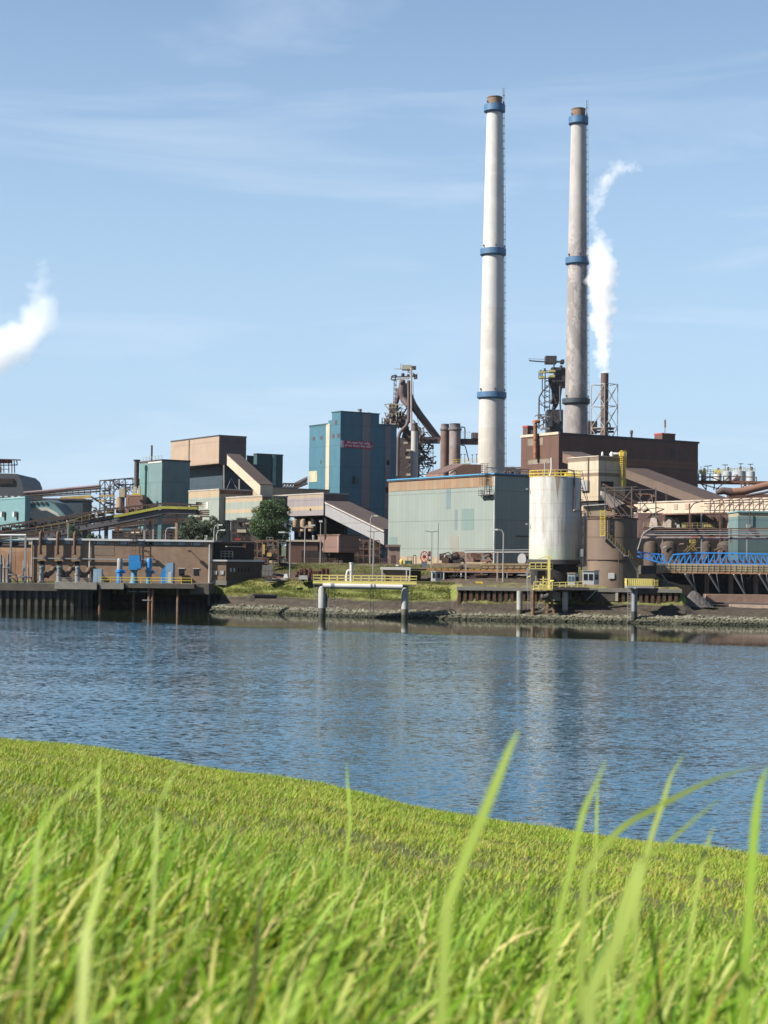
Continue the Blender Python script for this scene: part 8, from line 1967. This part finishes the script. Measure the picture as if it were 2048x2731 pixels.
    for x, y, w_ in ((905, 415, 0), (978, 410, 80), (1160, 395, 50), (1325, 383, 40), (1428, 388, 45)):
        q = thing('mast_light', {905: 'short bare mast by the first silo', 978: 'mast with long leaning arm above the second silo', 1160: 'cranked mast above the third silo', 1325: 'T-shaped light mast over the widest silo', 1428: 'T-shaped light mast over the last silo'}[x], 'mast', P(Ft(x, 470), D)); MB().beam(P(Ft(x, 470), D), P(Ft(x, y), D), .13).build('post', dkst, q)
        MB().beam(P(Ft(x - w_ / 2 - 4, y), D), P(Ft(x + w_ / 2 + 4, y - (8 if w_ > 60 else 0)), D), .22).build('arm', dkst, q)
    D = 430
    t = thing('big_rusty_duct', 'fat rusty duct rising to the right edge below the silos', 'duct', P(Ft(1300, 660), D))
    dm = mat('duct_rust_brown', (.30, .155, .10), .75, vary=.2, scale=.5, streak=.3, dirt=(.12, .07, .05))
    tubepx(Ft, D, [(1065, 690), (1140, 665), (1220, 680)], [20, 38, 44], mat('duct_dark', (.12, .08, .07), .8, vary=.2), 'bend', t, 16)
    tubepx(Ft, D, [(1210, 682), (1350, 672), (1480, 640), (1720, 585)], 40, dm, 'duct', t, 20)
    tubepx(Ft, D - 3, [(1380, 720), (1560, 690), (1720, 650)], 14, mauv, 'lower_pipe', t, 10); boxpx(Ft, D + 4, 1200, 700, 1700, 790, 3, brst, 'support_wall', t)
rightside()

# ------------------------------------------------------------------ trees, shrubs, bank growth, rocks
LEAF = None
def leafmat(name, c0, c1, c2):
    m, n, b = newmat(name); at = n.nodes.new('ShaderNodeAttribute'); at.attribute_name = 'tint'
    q = n.nodes.new('ShaderNodeValToRGB'); e = q.color_ramp.elements; e.new(.5)
    for i, c in enumerate((c0, c1, c2)): e[i].position = i / 2; e[i].color = (*c, 1)
    n.links.new(at.outputs['Fac'], q.inputs[0]); n.links.new(q.outputs[0], b.inputs['Base Color']); b.inputs['Roughness'].default_value = .6
    tr = n.nodes.new('ShaderNodeBsdfTranslucent'); n.links.new(q.outputs[0], tr.inputs[0]); ms = n.nodes.new('ShaderNodeMixShader'); ms.inputs[0].default_value = .25
    n.links.new(b.outputs[0], ms.inputs[1]); n.links.new(tr.outputs[0], ms.inputs[2]); n.links.new(ms.outputs[0], n.nodes['Material Output'].inputs[0]); return m
lg1 = leafmat('leaf_dark_green', (.022, .045, .015), (.045, .085, .024), (.095, .15, .045)); lg2 = leafmat('leaf_grey_green', (.025, .042, .022), (.05, .075, .04), (.10, .13, .075))
def crown(lobes, n, size, m, name, parent):
    cs = []; tints = []
    tot = sum(l[3] ** 2 for l in lobes)
    for (x, y, z, r_) in lobes:
        k = int(n * r_ ** 2 / tot); d = rng.normal(size=(k, 3)); d /= np.linalg.norm(d, axis=1)[:, None]
        rad = r_ * rng.uniform(.55, 1.06, k) ** .7
        # twig clusters
        cl = rng.normal(size=(max(8, k // 60), 3)); cl /= np.linalg.norm(cl, axis=1)[:, None]; cid = rng.integers(0, len(cl), k)
        dd = cl[cid] * .82 + d * .30; dd /= np.linalg.norm(dd, axis=1)[:, None] * rng.uniform(.92, 1.12, k)[:, None]
        p_ = np.array([x, y, z]) + dd * rad[:, None] * np.array([1, 1, 1.05]); cs.append(p_)
        tints.append(np.clip(rng.uniform(.15, .85, len(cl))[cid] + rng.normal(0, .15, k), 0, 1))
    c = np.concatenate(cs); ti = np.concatenate(tints); k = len(c)
    a = rng.normal(size=(k, 3)); a /= np.linalg.norm(a, axis=1)[:, None]; b = np.cross(a, rng.normal(size=(k, 3))); b /= np.linalg.norm(b, axis=1)[:, None]
    s_ = size * rng.uniform(.6, 1.3, k)[:, None]
    org = np.array(ORG[parent.name])
    co = np.stack([c - a * s_, c + b * s_ * .6, c + a * s_, c - b * s_ * .6], 1).reshape(-1, 3) - org
    q = np.arange(k * 4).reshape(-1, 4)
    o = fast_mesh(name, co, q, np.zeros((0, 3), int), m, np.repeat(ti, 4), smooth=False); o.parent = parent; return o
bark = mat('bark', (.10, .08, .06), .9, vary=.3)
def tree(name, label, D, lobes_px, zb, n, size, m, group=None, trunk=True):
    """lobes_px: (x, y, r) in source px at depth D"""
    lob = []
    for i, (x, y, r_) in enumerate(lobes_px):
        v = P((x, y), D + ((i * 37) % 7 - 3) * .5); lob.append((v.x, v.y, v.z, r_ * D / F))
    cx = sum(l[0] for l in lob) / len(lob); base = Vector((cx, D, zb)); t = thing(name, label, 'tree' if trunk else 'shrub', base, group)
    mb = MB(); top = max(l[2] for l in lob); hub = base + Z_ * ((min(l[2] for l in lob) - zb) * .55 + .3)
    mb.tube([base - Z_ * .3, hub, base.lerp(Vector((cx + .2, D, top)), .8)], [.035 * (top - zb), .028 * (top - zb), .04], 8)
    for l in lob: mb.tube([hub, hub.lerp(Vector(l[:3]), .55) + Z_ * .2, Vector(l[:3])], [.017 * (top - zb), .011 * (top - zb), .03], 6)
    mb.build('trunk', bark, t); crown(lob, n, size, m, 'crown', t); return t
tree('round_tree', 'large round dark green tree in front of the banded house', 362, [(700, 1400, 34), (728, 1385, 36), (752, 1400, 30), (690, 1372, 22), (712, 1358, 24), (738, 1352, 26), (756, 1366, 20), (680, 1412, 18), (720, 1425, 34), (748, 1428, 26), (696, 1430, 22), (700, 1345, 9)], ZG, 26000, .16, lg1)
for lb, lp in (('first grey-green shrub from the left behind the pumphouse roof', [(496, 1404, 17), (508, 1390, 15), (490, 1420, 17), (512, 1416, 18), (520, 1402, 14), (500, 1432, 20)]),
               ('middle grey-green shrub behind the pumphouse roof', [(532, 1405, 15), (545, 1412, 16), (530, 1424, 18), (550, 1398, 12), (544, 1432, 18)]),
               ('grey-green shrub by the straight lamp post, right end of the shrub row', [(566, 1392, 16), (580, 1404, 16), (564, 1414, 18), (588, 1420, 15), (574, 1430, 20), (592, 1405, 9)])):
    tree('tall_shrub', lb, 345, lp, 9.0, 8000, .13, lg2, 'shrubs behind the pumphouse roof', trunk=False)
tree('small_bush', 'small green bush growing under the conveyor beside a lamp post', 350, [(188, 1408, 10), (200, 1415, 12), (196, 1426, 14), (208, 1428, 10)], 10, 3500, .11, lg1, trunk=False)
tree('low_bush', 'low green bush peeping over the pumphouse roof near the first bush', 335, [(240, 1432, 8), (252, 1430, 9), (264, 1434, 7)], 11, 2000, .11, lg1, trunk=False)
for lb, D_, lp, zb in (('green weed bush sprouting at the foot of the dolphin shadow', 284, [(1792, 1610, 9), (1802, 1612, 8), (1812, 1616, 7)], 2.8), ('leafy plant growing beside the dolphin deck', 285, [(1756, 1545, 8), (1762, 1556, 9), (1770, 1566, 7)], 5.0), ('low bush tuft at the left end of the pile wall', 283, [(1230, 1602, 5), (1250, 1604, 6)], 2.5), ('tan dry tuft on top of the pile wall', 289, [(1786, 1562, 7), (1798, 1566, 6)], 5.2)):
    tree('weed_bush', lb, D_, lp, zb, 1200, .10, lg1, 'weeds on the bank', trunk=False)

def bankgrass():
    N = 60000
    px = rng.uniform(540, 1230, N); s_ = rng.uniform(9.5, 20.5, N); s2 = rng.uniform(42, 58, N); lower = rng.uniform(0, 1, N) < .7
    sv = np.where(lower, s_, s2)
    x = (px - 1024) / F * (285 + sv); sh = np.interp(x, [a for a, _ in SH], [b for _, b in SH])
    y = sh + sv; xs = np.array([-60, -8, 0, 1.8, 3, 12, 18.5, 21, 45, 56, 70, 4000]); zs = np.array([-6, -1.6, 0, .75, 1.0, 3.6, 5.85, 6.0, 7.2, 9.0, 9.2, 9.6])
    z = np.interp(sv, xs, zs)
    pat = np.sin(x * .7 + y * .9) * np.sin(x * .33 - y * .5 + 1); keep = (rng.uniform(0, 1, N) < .75 + .5 * pat) & (x > -30.5)
    x, y, z, pat = x[keep], y[keep], z[keep], pat[keep]; n = len(x)
    c, q, t, a = blades(np.stack([x, y, z - .05], 1), rng.uniform(.15, .5, n), rng.uniform(.04, .12, n), rng.uniform(0, .6, n), rng.uniform(-3, 3, n), rng.uniform(0, .8, n), np.clip(rng.normal(.5, .2, n) + .25 * pat, 0, 1), 2)
    gm = grass_mat('bank_grass_mat', [(0, (.17, .15, .07)), (.3, (.125, .135, .035)), (.6, (.09, .12, .025)), (1, (.045, .075, .018))], .25)
    single(fast_mesh('bank_grass', c, q, t, gm, a), 'rough yellow-green grass tufts on the slopes of the far bank', 'grass', kind='stuff')
    # rubble at the waterline: many small stones
    vs = []; fs = []; ico = [(0, 0, 1), (.9, 0, .45), (.28, .85, .45), (-.72, .53, .45), (-.72, -.53, .45), (.28, -.85, .45), (.72, .53, -.45), (-.28, .85, -.45), (-.9, 0, -.45), (-.28, -.85, -.45), (.72, -.53, -.45), (0, 0, -1)]
    icf = [(0, 1, 2), (0, 2, 3), (0, 3, 4), (0, 4, 5), (0, 5, 1), (1, 6, 2), (2, 7, 3), (3, 8, 4), (4, 9, 5), (5, 10, 1), (6, 7, 2), (7, 8, 3), (8, 9, 4), (9, 10, 5), (10, 6, 1), (11, 7, 6), (11, 8, 7), (11, 9, 8), (11, 10, 9), (11, 6, 10)]
    for i in range(5200):
        x = random.uniform(-32, 76); s_ = random.triangular(-.6, 4.2, 1.2); y = shore(x) + s_; z = bank_z(0, s_); r_ = random.triangular(.05, .42, .12)
        o = len(vs); a = random.uniform(0, 6.28); ca, sa = math.cos(a), math.sin(a); fx, fz = random.uniform(.8, 1.6), random.uniform(.5, .9)
        for vx, vy, vz in ico:
            j = random.uniform(.8, 1.2); vx, vy, vz = vx * r_ * fx * j, vy * r_ * j, vz * r_ * fz * j; vs.append((x + vx * ca - vy * sa, y + vx * sa + vy * ca, z + vz + .05))
        fs += [tuple(k + o for k in f) for f in icf]
    m = mat('rubble_stone', (.30, .29, .21), .85, vary=.6, scale=2.2, bands=[(-3, (.03, .034, .022)), (.35, (.11, .11, .07)), (.8, (.22, .21, .155)), (5, (.2, .2, .16))])
    mb = MB(); mb.add(vs, fs); single(mb.build('rubble_stones', m), 'band of pale rubble stones along the waterline of the far bank', 'stones', kind='stuff')
    # low dune ridge closing the view far behind the works
    vs = []; n = 120
    for i in range(n + 1):
        x = -1250 + 2500 * i / n; h = 15 + 2.5 * math.sin(i * .37) + 1.5 * math.sin(i * 1.13)
        vs += [(x, 1080, 9), (x, 1120, h), (x, 1170, h - 1), (x, 1190, 9)]
    mb = MB(); mb.add(vs, [(i * 4 + k, (i + 1) * 4 + k, (i + 1) * 4 + k + 1, i * 4 + k + 1) for i in range(n) for k in range(3)], True)
    struct(mb.build('hills', mat('dune_green', (.08, .10, .05), .95, vary=.4, scale=.05)))
bankgrass()

# ------------------------------------------------------------------ steam
def plume(name, label, D, blobs, dens, warp, nscale, pad=1.0):
    ps = [(P((x, y), D), r_ * D / F, w_) for x, y, r_, w_ in blobs]
    lo = Vector([min(p[i] - r_ * 1.25 for p, r_, _ in ps) for i in range(3)]); hi = Vector([max(p[i] + r_ * 1.25 for p, r_, _ in ps) for i in range(3)])
    # domain: a chain-hull mesh, one closed box
    mb = MB().ob(lo, X_ * (hi.x - lo.x), Y_ * (hi.y - lo.y), hi.z - lo.z)
    m = bpy.data.materials.new(name + '_vapour'); m.use_nodes = True; n = m.node_tree; n.nodes.clear()
    out = n.nodes.new('ShaderNodeOutputMaterial'); pv = n.nodes.new('ShaderNodeVolumePrincipled'); n.links.new(pv.outputs[0], out.inputs[1])
    pv.inputs['Color'].default_value = (.995, .995, 1, 1); pv.inputs['Anisotropy'].default_value = 0.0
    geo = n.nodes.new('ShaderNodeNewGeometry'); pos = geo.outputs['Position']
    t = n.nodes.new('ShaderNodeTexNoise'); t.inputs['Scale'].default_value = nscale; t.inputs['Detail'].default_value = 3; t.inputs['Roughness'].default_value = .6; n.links.new(pos, t.inputs[0])
    vm = n.nodes.new('ShaderNodeVectorMath'); vm.operation = 'SUBTRACT'; n.links.new(t.outputs['Color'], vm.inputs[0]); vm.inputs[1].default_value = (.5, .5, .5)
    v2 = n.nodes.new('ShaderNodeVectorMath'); v2.operation = 'MULTIPLY_ADD'; n.links.new(vm.outputs[0], v2.inputs[0]); v2.inputs[1].default_value = (warp,) * 3; n.links.new(pos, v2.inputs[2])
    acc = None
    ps2 = []
    for (p0, r0, w0), (p1, r1, w1) in zip(ps, ps[1:]): ps2 += [(p0, r0, w0), (p0.lerp(p1, .5) + Vector((random.uniform(-.2, .2) * r0, random.uniform(-.2, .2) * r0, 0)), (r0 + r1) / 2 * 1.08, (w0 + w1) / 2)]
    for p_, r_, w_ in ps2 + ps[-1:]:
        d = n.nodes.new('ShaderNodeVectorMath'); d.operation = 'DISTANCE'; n.links.new(v2.outputs[0], d.inputs[0]); d.inputs[1].default_value = p_
        mr = n.nodes.new('ShaderNodeMapRange'); n.links.new(d.outputs['Value'], mr.inputs[0]); mr.inputs[1].default_value = r_; mr.inputs[2].default_value = 0; mr.inputs[3].default_value = 0; mr.inputs[4].default_value = w_ * 2.2
        acc = mr.outputs[0] if acc is None else mth(n, 'MAXIMUM', acc, mr.outputs[0])
    f = noise(n, pos, nscale * 2.2, 5, .68)
    e = mth(n, 'SUBTRACT', acc, mth(n, 'MULTIPLY', f, .95)); e = mth(n, 'MAXIMUM', e, 0)
    n.links.new(mth(n, 'MULTIPLY', e, dens), pv.inputs['Density'])
    o = mb.build(name, m); single(o, label, 'steam', kind='stuff'); return o
plume('steam_plume', 'dense white steam rising from the slim brown stack', 520,
      [(1611, 990, 15, 1), (1610, 962, 21, 1), (1608, 930, 27, 1), (1606, 893, 34, 1), (1603, 852, 38, 1), (1604, 812, 41, 1), (1604, 770, 48, 1), (1612, 730, 52, .95), (1600, 690, 48, .85), (1606, 655, 42, .6), (1596, 622, 34, .42),
       (1586, 585, 26, .36), (1590, 548, 38, .40), (1603, 508, 48, .44), (1628, 472, 52, .44), (1662, 450, 48, .40), (1702, 446, 38, .35)], .36, 8.0, .17)
plume('distant_steam_plume', 'billow of white steam drifting in from the left edge of the sky', 700,
      [(-60, 950, 90, 1), (-10, 935, 84, 1), (35, 912, 70, 1), (74, 884, 62, .9), (112, 856, 70, .62), (120, 828, 74, .54), (104, 795, 64, .48), (112, 752, 52, .42), (118, 722, 40, .37), (120, 695, 30, .33), (6, 1030, 20, .22)], .10, 14, .06)

# ------------------------------------------------------------------ haze
mb = MB().ob((-1400, -90, -7.5), (2800, 0, 0), (0, 1400, 0), 200)
hm = bpy.data.materials.new('haze_air'); hm.use_nodes = True; n = hm.node_tree; n.nodes.clear()
out = n.nodes.new('ShaderNodeOutputMaterial'); pv = n.nodes.new('ShaderNodeVolumePrincipled'); n.links.new(pv.outputs[0], out.inputs[1])
pv.inputs['Color'].default_value = (.82, .90, 1, 1); pv.inputs['Density'].default_value = .000018; pv.inputs['Anisotropy'].default_value = .2
struct(mb.build('haze', hm), 'stuff')
